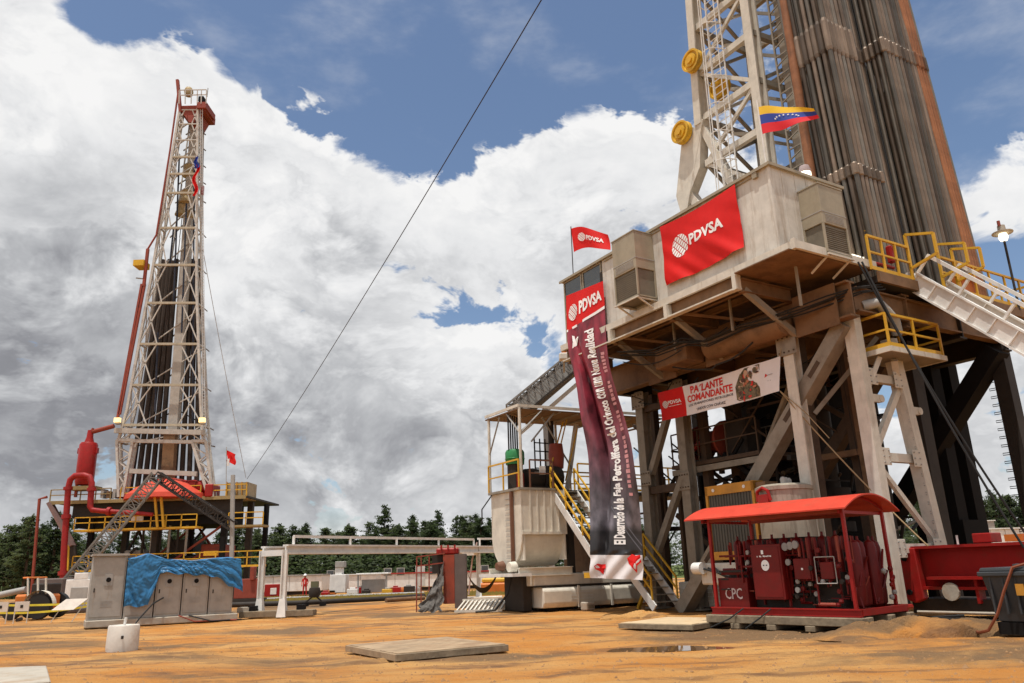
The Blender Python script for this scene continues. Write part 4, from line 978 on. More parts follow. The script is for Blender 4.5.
def banner_mat():
    nt = bm_.node_tree; N = nt.nodes; Lk = nt.links; b = N['Principled BSDF']; b.inputs['Roughness'].default_value = .42
    at = N.new('ShaderNodeUVMap'); at.uv_map = 'print'; sp = N.new('ShaderNodeSeparateXYZ'); Lk.new(at.outputs[0], sp.inputs[0])
    rp_ = N.new('ShaderNodeValToRGB'); rp_.color_ramp.interpolation = 'LINEAR'; e = rp_.color_ramp.elements
    e[0].position = 0; e[0].color = (.015, .014, .016, 1); e[1].position = 1; e[1].color = (.19, .010, .022, 1)
    for p, c in ((.13, (.022, .02, .022, 1)), (.17, (.12, .11, .13, 1)), (.32, (.07, .058, .068, 1)), (.48, (.11, .035, .048, 1)), (.66, (.16, .020, .035, 1)), (.85, (.20, .013, .026, 1))):
        x = e.new(p); x.color = c
    Lk.new(sp.outputs[1], rp_.inputs[0])
    mp = N.new('ShaderNodeMapping'); mp.inputs['Scale'].default_value = (5, 9, 1); Lk.new(at.outputs[0], mp.inputs[0])
    n = N.new('ShaderNodeTexNoise'); n.inputs['Scale'].default_value = 1.1; n.inputs['Detail'].default_value = 7; Lk.new(mp.outputs[0], n.inputs['Vector'])
    mr = N.new('ShaderNodeMapRange'); mr.inputs[1].default_value = .32; mr.inputs[2].default_value = .68; mr.inputs[3].default_value = .35; mr.inputs[4].default_value = 1.9; Lk.new(n.outputs[0], mr.inputs[0])
    vm = N.new('ShaderNodeVectorMath'); vm.operation = 'SCALE'; Lk.new(rp_.outputs[0], vm.inputs[0]); Lk.new(mr.outputs[0], vm.inputs['Scale'])
    Lk.new(vm.outputs[0], b.inputs['Base Color'])
banner_mat()
lb = Thing('long_hanging_banner', 'very long maroon banner with vertical white lettering hanging from the cabin to the stairs', 'banner', longb(.5, 1), WF)
def band(v0, v1, nv, nm, m_, uv=False, nu=26):
    o = MB().grid(lambda u, v: longb(u, v0+(v1-v0)*v), nu, nv).build(nm, m_, lb, smooth=True)
    if uv:
        l = o.data.uv_layers.new(name='print')
        for p in o.data.polygons:
            for li in p.loop_indices:
                i = o.data.loops[li].vertex_index; l.data[li].uv = ((i % (nu+1))/nu, (i//(nu+1))/nv)
    return o
VT, VB = .925, .105
band(VT, 1, 12, 'red_header', flagred); band(VB, VT, 90, 'photo_print', bm_, True)
band(0, VB, 12, 'white_footer', mat('white_vinyl', (.66, .62, .62), .4, var=.1))
off = V((-.5, -.86, 0))*.022
lbo = lambda u, v: longb(u, v)+off
mb = MB(); put_text(mb, 'PDVSA', lbo, (.36, .948, .94, .978), .04); put_logo(mb, lbo, .19, .962, .12, .017); mb.build('lettering', whitec, lb); mb = MB()
mb.add([lbo(u, v) for u, v in ((0, VT-.003), (.25, VT-.003), (.5, VT-.003), (.75, VT-.003), (1, VT-.003), (1, VT+.004), (.75, VT+.004), (.5, VT+.004), (.25, VT+.004), (0, VT+.004))], [(i, i+1, 8-i, 9-i) for i in range(4)])
mb.build('header_line', whitec, lb)
def vtext(words, u0, u1, v0, v1, m_, bold):
    mb = MB(); tot = sum(len(w)+.6 for w in words); v = v0; span = v1-v0
    for w in words:
        d = span*len(w)/tot; put_text(mb, w, lbo, (u0, v, u1, v+d*.99), bold, rot=True); v += span*(len(w)+.6)/tot
    mb.build('lettering', m_, lb)
pinkp = mat('pink_print', (.62, .30, .32), .5, bump=0)
vtext(['El', 'Desarrollo', 'de', 'la', 'Faja', 'Petrolífera', 'del', 'Orinoco', 'con', 'una', 'Nueva', 'Realidad'], .47, .69, .155, .90, whitec, .04)
mb = MB(); put_marks(mb, lbo, (.79, .36, .91, .82), 34, 6, True); mb.build('blurred_pink_lettering', pinkp, lb)
for cx, cy, s_ in ((.84, .075, .15), (.17, .045, .09)):
    mb = MB()
    pts = [(cx+s_*x, cy+s_*.26*y) for x, y in ((-.9, .4), (-.3, .9), (.2, .7), (.8, .8), (.9, .0), (.4, -.4), (.3, -1.2), (-.2, -.6), (-.7, -.2))]
    mb.add([lbo(x, y) for x, y in pts]+[lbo(cx, cy)], [(i, (i+1) % 9, 9) for i in range(9)])
    mb.build('red_print', flagred, lb)
mb = MB(); mb.add([lbo(x, y) for x, y in ((.12, .85), (.22, .86), (.30, .885), (.26, .89), (.2, .88), (.15, .875), (.19, .895), (.14, .90))], [(0, 1, 2, 3, 4, 5), (4, 6, 7, 5)]); mb.build('white_mark', whitec, lb)
mb = MB()   # derrick silhouette and girder in the printed picture
for a, b in (((.42, .31), (.98, .12)), ((.5, .31), (1.0, .145))):
    mb.add([lbo(a[0]+(b[0]-a[0])*t, a[1]+(b[1]-a[1])*t+d) for d in (0, .008) for t in (0, .25, .5, .75, 1)], [(i, i+1, 6+i, 5+i) for i in range(4)])
mb.build('printed_girder', mat('grey_print', (.13, .13, .15), .5, bump=0), lb)

# horizontal banner under the floor
TL, TR, BR, BL = (2.12, 8.30, 8.14), (2.12, 2.25, 8.13), (2.12, 2.42, 6.98), (2.12, 8.18, 7.02)
q2 = bil(BL, BR, TR, TL)
def fold3(u, v):
    p = q2(u, v); p.x += .05*math.sin(11*u)*math.sin(3*v+1)+.02*math.sin(25*u+4*v); p.z += -.05*math.sin(math.pi*u); return p
pb = Thing('slogan_banner', 'white and red banner reading PA LANTE COMANDANTE strung below the rig floor', 'banner', (2.12, 5.2, 7), RIG)
vinyl = mat('white_banner_vinyl', (.74, .70, .70), .45, var=.06)
def bp(u0, u1, v0, v1, nu, nv, nm, m_, o_=0): return MB().grid(lambda u, v: fold3(u0+(u1-u0)*u, v0+(v1-v0)*v)+V((-o_, 0, 0)), nu, nv).build(nm, m_, pb, smooth=True)
bp(0, .235, 0, 1, 10, 8, 'red_panel', flagred); bp(.235, 1, 0, 1, 34, 8, 'white_panel', vinyl)
fo = lambda u, v: fold3(u, v)+V((-.014, 0, 0)); fo2 = lambda u, v: fold3(u, v)+V((-.026, 0, 0))
redprint = mat('red_print', (.62, .03, .02), .5, bump=0); darkprint = mat('grey_letter_print', (.12, .11, .13), .5, bump=0)
mb = MB(); put_text(mb, 'PDVSA', fo, (.085, .50, .20, .63), .03); put_marks(mb, fo, (.085, .42, .20, .45), 11, 3); put_logo(mb, fo, .055, .53, .028, .13); mb.build('lettering', whitec, pb)
mb = MB(); put_text(mb, "PA´LANTE", fo, (.300, .68, .575, .93), .035); put_text(mb, 'COMANDANTE', fo, (.260, .40, .645, .64), .035); mb.build('lettering', redprint, pb)
mb = MB(); put_text(mb, 'LOS TRABAJADORES PETROLEROS', fo, (.265, .25, .645, .35), .02); put_text(mb, 'UNIDOS CON CHÁVEZ', fo, (.34, .08, .58, .19), .02); mb.build('lettering', darkprint, pb)
# picture panel: plain generic figure shapes
def patch(nm, m_, pts, f): 
    n = len(pts); c = (sum(p[0] for p in pts)/n, sum(p[1] for p in pts)/n); MB().add([f(*p) for p in pts]+[f(*c)], [(i, (i+1) % n, n) for i in range(n)]).build(nm, m_, pb)
def ell(cx, cy, rx, ry, n=14, a0=0, a1=6.283): return [(cx+rx*math.cos(a0+(a1-a0)*i/n), cy+ry*math.sin(a0+(a1-a0)*i/n)) for i in range(n)]
def lay(k): return lambda u, v: fold3(u, v)+V((-.014-.006*k, 0, 0))
patch('print_background', mat('olive_print', (.17, .13, .07), .5, var=.9, scale=7, bump=0), [(.672, .10), (.69, .05), (.855, .03), (.855, .97), (.75, .97), (.70, .80), (.665, .5)], fo)
rq = random.Random(4)
for i in range(44):
    cx_, cy_ = rq.uniform(.70, .845), rq.uniform(.08, .90)
    m_ = rq.choice([redprint, redprint, MAT['olive_print'], mat('orange_print', (.50, .18, .10), .5, bump=0), mat('brown_print', (.10, .045, .035), .5, bump=0), mat('tan_print', (.50, .33, .24), .5, bump=0)])
    if cx_ < .73: m_ = rq.choice([MAT['olive_print'], mat('tan_print', (.50, .33, .24), .5, bump=0), MAT['brown_print'] if 'brown_print' in MAT else darkprint])
    patch('print_fleck', m_, ell(cx_, cy_, rq.uniform(.006, .018), rq.uniform(.03, .11), 7), lay(1+i*.12))
mb = MB(); mb.add([fo(.895, .50), fo(.915, .56), fo(.898, .62)], [(0, 1, 2)]); mb.build('lettering', redprint, pb)
mb = MB(); put_marks(mb, fo, (.912, .54, .950, .58), 5, 2); put_marks(mb, fo, (.918, .37, .942, .40), 3, 9); mb.build('lettering', mat('pale_grey_print', (.40, .38, .38), .5, bump=0), pb)
ropem = mat('tan_rope', (.34, .24, .13), .8)
def rope(name, label, pts, r, m_, cat='rope', fr=RIG, sag=0, n=14):
    P = [fr.w(p) for p in pts]
    if len(P) == 2: P = [P[0].lerp(P[1], i/n)+V((0, 0, -sag*4*(i/n)*(1-i/n))) for i in range(n+1)]
    o = MB().path(P, r, 6).build(name, m_, None, smooth=True); tag(o, label, cat); return o
e1 = RIG.w(BR); e2 = WF.pl(928, 546, 1, e1.y-2.5)
rope('rope', 'tan rope running from the slogan banner corner down to the red beam', [e1, e2], .022, ropem, fr=WF, sag=.15)
rope('tie_rope', 'short rope tying the upper right corner of the slogan banner to the girder', [V(TR), (2.3, 2.1, 8.9)], .015, ropem)
rope('tie_rope', 'short rope hanging beside the post from the slogan banner corner', [V(BR), (2.2, 1.6, 6.1), (2.2, .9, 5.2)], .015, ropem)
# ============================================================ SHAKER HOUSE
tankw = mat('tank_ivory', (.66, .62, .53), .5, dirt=(.40, .32, .22), dirtamt=.22, streak=True)
sh = Thing('mud_tank', 'cream round bottomed mud tank raised on beams left of the rig', 'tank', (-.3, 14.7, 0), RIG)
y0, y1 = 13.45, 15.95
prof = [(y0, 4.86), (y0, 3.1)]
for k in range(9):
    a = math.pi*k/8*.5; 
prof = [(y0, 4.86)]+[(((y0+y1)/2)-(y1-y0)/2*math.cos(a), 3.05-1.35*math.sin(a)) for a in [math.pi*k/14 for k in range(15)]]+[(y1, 4.86)]
def slab(x0_, x1_, pr): 
    n = len(pr); return MB().add([(x0_, a, b) for a, b in pr]+[(x1_, a, b) for a, b in pr], [tuple(range(n)), tuple(range(2*n-1, n-1, -1))]+[(i, (i+1) % n, n+(i+1) % n, n+i) for i in range(n)])
slab(-1.22, -1.14, prof).build('rounded_end_plate', tankw, sh)
slab(-1.14, .95, [(a, b) if b > 3.2 else (y0+.12+(a-y0)*.9, b+.05) for a, b in prof]).build('trough', tankw, sh, smooth=True)
for k in range(6):
    x = -1.14+k*.35
    MB().bb((x+.02, y0-.0, 3.12), (x+.32, y0+.05, 4.8)).build('front_panel', tankw, sh, bevel=.01)
    MB().bb((x+.32, y0-.06, 3.1), (x+.38, y0+.02, 4.84)).build('rib', tankw, sh)
MB().bb((-1.2, y0-.05, 3.02), (1.0, y0+.08, 3.14)).build('panel_ledge', tankw, sh)
for x in (-1.12, .89): MB().bb((x, y0+.02, 2.0), (x+.06, y0+.5, 3.05)).build('web_plate', tankw, sh)
MB().ibar((-1.5, y0-.12, 1.55), (1.1, y0-.12, 1.55), .18, .34, .04).build('base_beam', tankw, sh)
MB().ibar((-1.5, y1-.2, 1.55), (1.1, y1-.2, 1.55), .18, .34, .04).build('base_beam', tankw, sh)
MB().bb((-1.9, y0-.3, 1.38), (-1.0, y1, 1.5)).build('white_plate', white, sh)
MB().bar((-1.32, y0+.6, 1.5), (-1.32, y0+.6, 4.8), .12).build('rusty_downpipe', mat('brown_pipe', (.16, .075, .045), .6), sh)
for k in range(12): MB().bar((-1.26, y0+.12+.42, 2.0+k*.22) if 0 else (-1.25, y0+.85, 2.1+k*.22), (-1.25, y0+1.25, 2.1+k*.22), .02).build('rung', grey, sh)
MB().lathe((-1.5, y0+.4, 1.75), [(.02, -.15), (.2, -.15), (.22, .15), (.1, .25), (.02, .25)], 12, 'X').build('valve', tankw, sh, smooth=True)
MB().lathe((-1.5, y0+1.4, 1.8), [(.02, -.15), (.15, -.15), (.22, .15), (.1, .25), (.02, .25)], 12, 'X').build('valve', mat('brown_pipe', (.16, .075, .045)), sh, smooth=True)
MB().bb((-1.35, y0-.08, 4.82), (.6, y1+.05, 4.92)).build('deck', steelgrey, sh)
MB().path([(-1.3, y1-.2, 4.8), (-1.75, y1-.1, 4.2), (-1.7, y1, 3.6)], .03, 6).build('cable', rubber, sh)
# legs and dark supports under the tank
for x in (-1.0, -.3, .9): MB().bb((x, 13.9, .0), (x+.45, 15.4, 1.38)).build('support_block', darksteel, sh, bevel=.04)
MB().lathe((-.6, 13.9, .75), [(.05, -.7), (.5, -.65), (.62, -.3), (.62, .3), (.5, .65), (.05, .7)], 16, 'Y').build('black_pump', blacksteel, sh, smooth=True) if 0 else None
# canopy over it
cp = Thing('shaker_canopy', 'thin brown sheet canopy on slim cream posts above the round bottomed tank', 'canopy', (1.5, 14.6, 4.9), RIG)
slab(0, 0, [(0, 0)]*3) if 0 else None
MB().box((2.9, 14.95, 8.33), (8.2, 2.9, .05), rot=M4.Rotation(R(-1.0), 3, 'Y') @ M4.Rotation(R(0), 3, 'X')).build('roof_sheet', brownsteel, cp)
MB().bar((-1.2, 13.48, 8.40), (7.0, 13.48, 8.54-.0), .05, .12).build('edge_trim', cream, cp); MB().bar((-1.2, 13.48, 8.40), (-1.2, 16.4, 8.40), .05, .12).build('edge_trim', cream, cp)
for k in range(9): MB().bar((-1.0+k, 13.5, 8.26), (-1.0+k, 16.4, 8.26), .05, .08).build('purlin', steelgrey, cp)
for x, y in ((-1.12, 13.5), (-1.12, 16.2), (2.4, 16.0), (6.6, 13.6)): MB().tube((x, y, 4.9), (x, y, 8.32), .065, 8).build('post', cream, cp)
for a, b in (((-1.12, 13.5, 7.2), (-1.12, 14.6, 8.25)), ((-1.12, 13.5, 7.2), (.0, 13.5, 8.25)), ((-1.12, 16.2, 6.6), (-1.12, 15.2, 8.2)), ((2.4, 16, 6.6), (1.4, 15, 8.2)), ((-.5, 13.6, 6.9), (.8, 13.7, 8.25)), ((2.4, 14.8, 6.0), (.6, 14.4, 8.2))):
    MB().tube(a, b, .04, 6).build('strut', grey, cp)
MB().tube((1.6, 15.2, 4.9), (1.6, 15.2, 8.2), .14, 10).build('dark_column', darksteel, cp)
tr_ = Thing('tank_railing', 'yellow railing along the front of the round bottomed tank top', 'railing', (-.3, 13.4, 4.9), RIG)
railing(tr_, [(-1.3, 16.0, 4.93), (-1.3, 13.42, 4.93)], 1.15, yellow, .032, 1.3, 0)
railing(tr_, [(-.75, 13.42, 4.93), (.4, 13.42, 4.93)], 1.15, mat('brown_pipe', (.16, .075, .045)), .03, .9, 0)
MB().bb((-.2, 13.5, 5.5), (.1, 13.53, 5.85)).build('pale_sign', white, tr_)
gd = Thing('green_drum', 'green drum standing on the tank deck under the canopy', 'drum', (-.75, 14.6, 4.93), RIG)
MB().lathe((-.75, 14.6, 6.35), [(.05, -.35), (.4, -.33), (.42, -.1), (.44, -.08), (.42, -.06), (.42, .2), (.36, .3), (.1, .36)], 20).build('shell', greenm, gd, smooth=True)
MB().tube((-.75, 14.6, 4.93), (-.75, 14.6, 6.05), .34, 12).build('dark_stand', darksteel, gd)
MB().tube((-.75, 14.2, 4.93), (-.75, 14.2, 5.6), .16, 10).build('red_fitting', red, gd)
for k in range(5): MB().tube((-1.1+.17*k, 14.5+.1*k, 6.2), (-1.1+.17*k, 14.5+.1*k, 8.2), .04, 6).build('hose', rubber, gd)
for (x, y, h, l) in ((.1, 14.6, .95, 'dark squat motor behind the brown railing on the tank deck'), (1.0, 14.5, 1.1, 'dark boxy machine at the head of the upper stairs')):
    o = Thing('shaker_motor', l, 'motor', (x, y, 4.93), RIG)
    MB().lathe((x, y, 4.95+h*.5), [(.1, -.45), (h*.45, -.42), (h*.5, 0), (h*.45, .42), (.1, .45)], 14, 'X').build('casing', darksteel, o, smooth=True); MB().bb((x-.4, y-.35, 4.93), (x+.4, y+.35, 5.1)).build('base', darksteel, o); MB().bb((x-.1, y-.1, 5.3), (x+.25, y-.4, 5.7)).build('terminal_box', grey, o)
dk = Thing('shaker_deck', 'long dark deck with yellow railings behind the hanging banner', 'platform', (4, 14.5, 0), RIG)
MB().bb((.7, 13.55, 4.72), (8.5, 16.4, 4.88)).build('deck', darksteel, dk)
for x in (1.4, 4, 6.6, 8.2): MB().bar((x, 13.8, 0), (x, 13.8, 4.7), .25).build('leg', darksteel, dk); 
for x in (2.5, 5.2): MB().bb((x, 14, 0), (x+1.8, 16, 3.2)).build('tank', brownsteel, dk, bevel=.05)
railing(dk, [(1.85, 13.6, 4.9), (8.4, 13.6, 4.9)], 1.15, yellow, .032, 1.3, .1)
railing(dk, [(.8, 16.3, 4.9), (8.4, 16.3, 4.9)], 1.15, yellow, .032, 1.3, .1)
mb = MB()
for k in range(7): mb.bar((1.5, 16.5+.0, 5.0+k*.4), (2.7, 16.5, 5.0+k*.4), .05)
for k in range(5): mb.bar((1.5+k*.3, 16.5, 4.9), (1.5+k*.3, 16.5, 7.6), .05)
mb.build('mesh_screen', blacksteel, dk)
MB().lathe((1.5, 14.7, 6.5), [(.05, -.6), (.3, -.55), (.36, 0), (.3, .55), (.05, .6)], 12).build('cyclone', oxide, dk, smooth=True)
MB().tube((2.2, 15, 5), (2.9, 15, 8.1), .12, 8).build('cream_pipe', cream, dk)
for a, b in (((.9, 14.5, 5.6), (1.9, 14.6, 8.1)), ((1.1, 14.5, 5.4), (2.1, 14.6, 8.2)), ((1.8, 14.5, 5.4), (2.6, 14.5, 7.8))): MB().tube(a, b, .035, 6).build('yellow_rod', yellow, dk)
# two stair flights
def flight(label, x0_, x1_, yt, zt, yb, zb, strm):
    T = Thing('stair_flight', label, 'stairs', ((x0_+x1_)/2, yb, 0), RIG)
    for x in (x0_, x1_): MB().bar((x, yt, zt), (x, yb, zb), .06, .30, up=(0, 0, 1)).build('stringer', strm, T)
    n = max(3, int((zt-zb)/.235))
    for k in range(n):
        t = (k+.5)/n; y = yt+(yb-yt)*t; z = zt+(zb-zt)*t+.06
        MB().bb((x0_+.03, y-.13, z), (x1_-.03, y+.13, z+.035)).build('tread', steelgrey, T)
    for x in (x0_, x1_):
        up = V((0, 0, 1.0)); a, b = V((x, yt, zt)), V((x, yb+.1, zb+.1))
        for h in (1.0, .55): MB().bar(a+V((0, 0, h)), b+V((0, 0, h)), .06).build('hand_rail', yellow, T)
        for t in ((0, .34, .68, 1) if zt-zb > 2 else (0, 1)): p = a.lerp(b, t); MB().bar(p, p+V((0, 0, 1.0)), .055).build('post', yellow, T)
    return T
flight('upper yellow railed stair flight descending from the tank deck to behind the long banner', .5, 1.75, 13.75, 4.85, 10.5, 1.55, white)
flight('lower short yellow railed stair flight reaching the ground right of the long banner', 1.75, 3.0, 10.9, 1.9, 9.05, .12, white)
ld = Thing('stair_landing', 'small landing hidden between the two stair flights behind the banner', 'landing', (1.6, 10.7, 0), RIG)
MB().bb((.4, 10.3, 1.42), (3.1, 11.6, 1.5)).build('deck', steelgrey, ld)
for x in (2.9,): MB().bar((x, 11.4, 0), (x, 10.5, 1.4), .12).build('leg', yellow, ld)
MB().bar((.42, 10.3, 1.35), (.42, 11.5, 1.35), .08, .2).build('edge', yellow, ld)
# base tank on the ground
bt = Thing('base_tank', 'long low cream skid tank lying on the ground behind the banner foot', 'tank', (2, 14, 0), RIG)
pr = [(-.42+.0, .12), (-.5, .3), (-.5, .78), (-.40, .92), (.4, .92), (.5, .78), (.5, .3), (.4, .12)]
for i, (a, b) in enumerate(((-.45, 1.3), (1.3, 3.0), (3.0, 4.7))):
    MB().ext((a+.01, 13.75, 0), (b-.01, 13.75, 0), [(p*1.1, q_) for p, q_ in pr], up=(0, 0, 1)).build('side_panel', tankw, bt, bevel=.03)
    MB().bb((b-.08, 13.13, .1), (b, 13.2, .95)).build('rib', cream, bt)
for z in (.42, .55, .68): MB().bb((.9, 13.175, z), (2.0, 13.19, z+.02)).build('stiffening_line', white, bt)
MB().bb((-.8, 13.3, .98), (4.9, 15, 1.44)).build('upper_tank', cream, bt, bevel=.03)
MB().bar((-.9, 13.3, .97), (4.9, 13.3, .97), .04, .05).build('dark_seam', darksteel, bt)
for x in (-.1, 2, 4.2): MB().bb((x, 13.4, 0), (x+.5, 14.6, .13)).build('skid_foot', blacksteel, bt)
bt2 = Thing('base_tank', 'low cream corrugated tank lying between the stairs foot and the red compressor', 'tank', (4, 8, 0), RIG)
for k in range(5): MB().bb((3.6, 5.0+k*.95, .1), (5.2, 5.93+k*.95, 1.0)).build('side_panel', cream, bt2, bevel=.04)
for z in (.3, .45, .6, .75): MB().bb((3.585, 5.0, z), (3.6, 9.75, z+.03)).build('stiffening_line', white, bt2)
MB().bb((3.5, 4.9, 0), (5.3, 9.8, .09)).build('skid', darksteel, bt2)
cb = Thing('stone_block', 'small pale square block on the ground in front of the low tank', 'block', (.5, 12.6, 0), RIG)
MB().bb((.9, 12.2, 0), (1.35, 12.6, .32)).build('block', concrete, cb, bevel=.04)
MB().bb((.98, 12.19, .08), (1.28, 12.2, .22)).build('recess', wood, cb)
# ============================================================ MACHINES BEHIND THE RED COMPRESSOR
ra = Thing('radiator', 'tall radiator with orange yellow frame and dark grille between rig leg and compressor', 'radiator', (4.6, 6.6, 0), RIG)
RX = 1.7
amber = mat('amber_paint', (.50, .24, .035), .5, dirt=(.2, .1, .03), dirtamt=.4)
RY0, RY1 = 3.65, 5.85
for a, b, nm in (((RX, RY0, 3.9), (RX+.5, RY1, 4.22), 'top_frame'), ((RX, RY0, 1.75), (RX+.5, RY1, 2.02), 'bottom_frame'), ((RX, RY0-.0, 1.75), (RX+.5, RY0+.10, 4.2), 'side_frame'), ((RX, RY1-.10, 1.75), (RX+.5, RY1, 4.2), 'side_frame'), ((RX+.1, RY0-.42, 1.8), (RX+.7, RY0-.02, 4.15), 'side_casing')):
    MB().bb(a, b).build(nm, amber if nm != 'side_casing' else brownsteel, ra)
MB().bb((RX+.06, RY0+.1, 2.0), (RX+.14, RY1-.1, 3.92)).build('core', grillem, ra)
for k in range(16): MB().bb((RX+.03, RY0+.12+k*.127, 2.02), (RX+.06, RY0+.14+k*.127, 3.9)).build('grille_bar', MAT['dark_grille'], ra)
for y in (RY0+.4, RY1-.4): MB().tube((RX-.02, y, 4.06), (RX, y, 4.06), .06, 8).build('bolt', white, ra)
MB().bb((RX, RY0-.9, .95), (RX+.65, RY1+.6, 1.66)).build('white_skid', cream, ra, bevel=.05)
MB().bb((RX-.03, RY0+.5, 1.25), (RX, RY0+.8, 1.45)).build('slot', blacksteel, ra)
MB().lathe((RX-.15, RY1+.5, 1.5), [(.02, -.2), (.2, -.2), (.2, .2), (.02, .2)], 12, 'Y').build('exhaust_can', white, ra, smooth=True)
for k in range(3): MB().path([(RX-.1, RY1+.4-.3*k, 1.5), (RX-.3, RY0+1, 1.2-.1*k), (RX-.2, RY0-.5, 1.3-.1*k)], .035, 6).build('hose', rubber, ra)
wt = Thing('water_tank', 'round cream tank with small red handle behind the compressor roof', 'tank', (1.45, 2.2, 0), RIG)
MB().lathe((1.42, 2.2, 2.0), [(.1, -2.0), (.80, -1.98), (.82, 1.70), (.86, 1.72), (.86, 1.83), (.7, 1.9), (.1, 1.94)], 28).build('shell', mat('shaded_grimy_cream', (.34, .30, .24), .6, dirt=(.14, .10, .07), dirtamt=.6, streak=True), wt, smooth=True)  # cream darkened to carry the shade under the floor, with grime streaks
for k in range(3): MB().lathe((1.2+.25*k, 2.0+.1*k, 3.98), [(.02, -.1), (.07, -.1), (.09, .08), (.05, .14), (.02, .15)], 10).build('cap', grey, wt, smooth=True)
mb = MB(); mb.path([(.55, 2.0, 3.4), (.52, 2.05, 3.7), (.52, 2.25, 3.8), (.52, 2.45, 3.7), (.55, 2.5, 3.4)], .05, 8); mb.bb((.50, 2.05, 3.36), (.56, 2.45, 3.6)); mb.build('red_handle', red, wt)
gx = Thing('support_frame', 'slim brown column with a side tie standing in shade behind the near post', 'frame', (4, 2.5, 0), RIG)
MB().bar((4.6, 1.4, 0), (4.6, 1.4, 8.8), .3).build('column', brownsteel, gx); MB().bar((4.6, 1.4, 5), (4.6, 3.4, 5), .2).build('tie', brownsteel, gx)
# ============================================================ RED COMPRESSOR SKID
cx0, cx1, cy0, cy1 = -1.05, 1.35, -1.28, 3.3
c41, s41 = math.cos(R(41)), math.sin(R(41)); kx, ky = cx0-.25, cy0-.25
CF = Frame((7.83-(kx*c41-ky*s41), 18.78-(kx*s41+ky*c41), 0), R(41))
SQ = M4.Translation((0, cy0, 0)) @ M4.Diagonal((1, .85, 1, 1)) @ M4.Translation((0, -cy0, 0))
pal = Thing('timber_sled', 'grey weathered timber sled under the red roofed compressor', 'timber base', (.5, 1, 0), CF); pal.im = pal.im @ SQ
for i, y in enumerate([cy0-.1+k*.62 for k in range(8)][::2]): MB().bb((cx0-.25, y, .0), (cx1+.3, y+.3, .13)).build('cross_timber', wood, pal, bevel=.012)
for x in (cx0-.22, cx0+.10, .2, cx1-.1): MB().bb((x, cy0-.25, .135), (x+.26, cy1+.25, .33)).build('long_timber', wood, pal, bevel=.015)
cs = Thing('compressor_skid', 'red compressor unit with curved red roof marked CPC on a timber sled', 'compressor', (.3, 1, .33), CF); cs.im = cs.im @ SQ
zb = .34
for x in (cx0, cx1): MB().ibar((x, cy0-.15, zb+.09), (x, cy1+.15, zb+.09), .13, .18, .03).build('skid_rail', red, cs)
for y in (cy0-.1, 1, cy1+.05): MB().bar((cx0+.05, y, zb+.1), (cx1+.05, y, zb+.1), .12, .15).build('skid_beam', red, cs)
MB().bb((cx0+.06, cy0, zb+.06), (cx1, cy1, zb+.1)).build('floor_plate', oxide, cs)
MB().tube((cx1, cy0-.1, zb+.1), (cx1+.35, cy0-.1, zb+.1), .07, 8).build('tow_bar', red, cs)
ZE = 2.78
pc = [(cx0+.02, cy0), (cx0+.02, cy1-.02), (cx1-.3, cy0), (cx1-.3, cy1)]
for x, y in pc: MB().bar((x, y, zb+.15), (x, y, ZE+.05), .085).build('roof_post', red, cs)
mid = (cx0+cx1-.3)/2; hw = (cx1-.3-cx0)/2+.40; sag = .38
def roof(u, v, dz=0): 
    a = (u*2-1); return V((mid+hw*a, cy0-.35+(cy1-cy0+.95)*v, ZE+.02+sag*(1-abs(a)**2.0)-.06*(1-(2*v-1)**2)*0+dz))
mb = MB(); mb.grid(lambda u, v: roof(u, v), 16, 10); mb.grid(lambda u, v: roof(u, v, .035), 16, 10)
n = 16
for v0 in (0, 1): mb.add([roof(i/n, v0) for i in range(n+1)]+[roof(i/n, v0, .035) for i in range(n+1)], [(i, i+1, n+2+i, n+1+i) for i in range(n)])
for u0 in (0, 1): mb.add([roof(u0, 0), roof(u0, 1), roof(u0, 1, .035), roof(u0, 0, .035)], [(0, 1, 2, 3)])
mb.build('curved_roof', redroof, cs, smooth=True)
for v in (.075, .925):
    MB().path([roof(i/12, v, -.05) for i in range(1, 12)], .04, 6).build('roof_hoop', red, cs)
    p, q_ = roof(.115, v), roof(.885, v); MB().bar((p.x, p.y, ZE-.02), (q_.x, q_.y, ZE-.02), .07).build('tie_bar', red, cs)
for x in (cx0+.02, cx1-.3): MB().bar((x, cy0, ZE), (x, cy1, ZE), .06, .09).build('eave_beam', oxide, cs)
cred = mat('compressor_shaded_red', (.15, .008, .007), .42, dirt=(.08, .015, .01), dirtamt=.5)  # shaded copy of the red paint, shadow under the roof put into colour
# panels on the long face (outer plane x = cx0)
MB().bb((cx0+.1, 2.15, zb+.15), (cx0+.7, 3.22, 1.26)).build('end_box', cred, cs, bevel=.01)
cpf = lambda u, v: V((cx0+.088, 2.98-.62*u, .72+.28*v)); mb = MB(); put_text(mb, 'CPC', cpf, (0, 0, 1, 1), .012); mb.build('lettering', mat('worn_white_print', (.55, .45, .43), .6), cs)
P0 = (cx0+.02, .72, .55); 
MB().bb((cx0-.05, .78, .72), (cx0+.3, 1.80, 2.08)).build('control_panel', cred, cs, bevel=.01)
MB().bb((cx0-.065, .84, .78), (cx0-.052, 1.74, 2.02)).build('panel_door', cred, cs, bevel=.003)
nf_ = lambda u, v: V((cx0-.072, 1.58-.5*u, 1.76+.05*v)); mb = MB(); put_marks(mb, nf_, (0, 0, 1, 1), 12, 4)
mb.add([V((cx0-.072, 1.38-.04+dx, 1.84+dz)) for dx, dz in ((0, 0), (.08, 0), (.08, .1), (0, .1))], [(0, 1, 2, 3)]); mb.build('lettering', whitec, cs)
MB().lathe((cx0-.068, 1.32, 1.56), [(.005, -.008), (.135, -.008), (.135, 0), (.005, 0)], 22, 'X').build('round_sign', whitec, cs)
mb = MB()
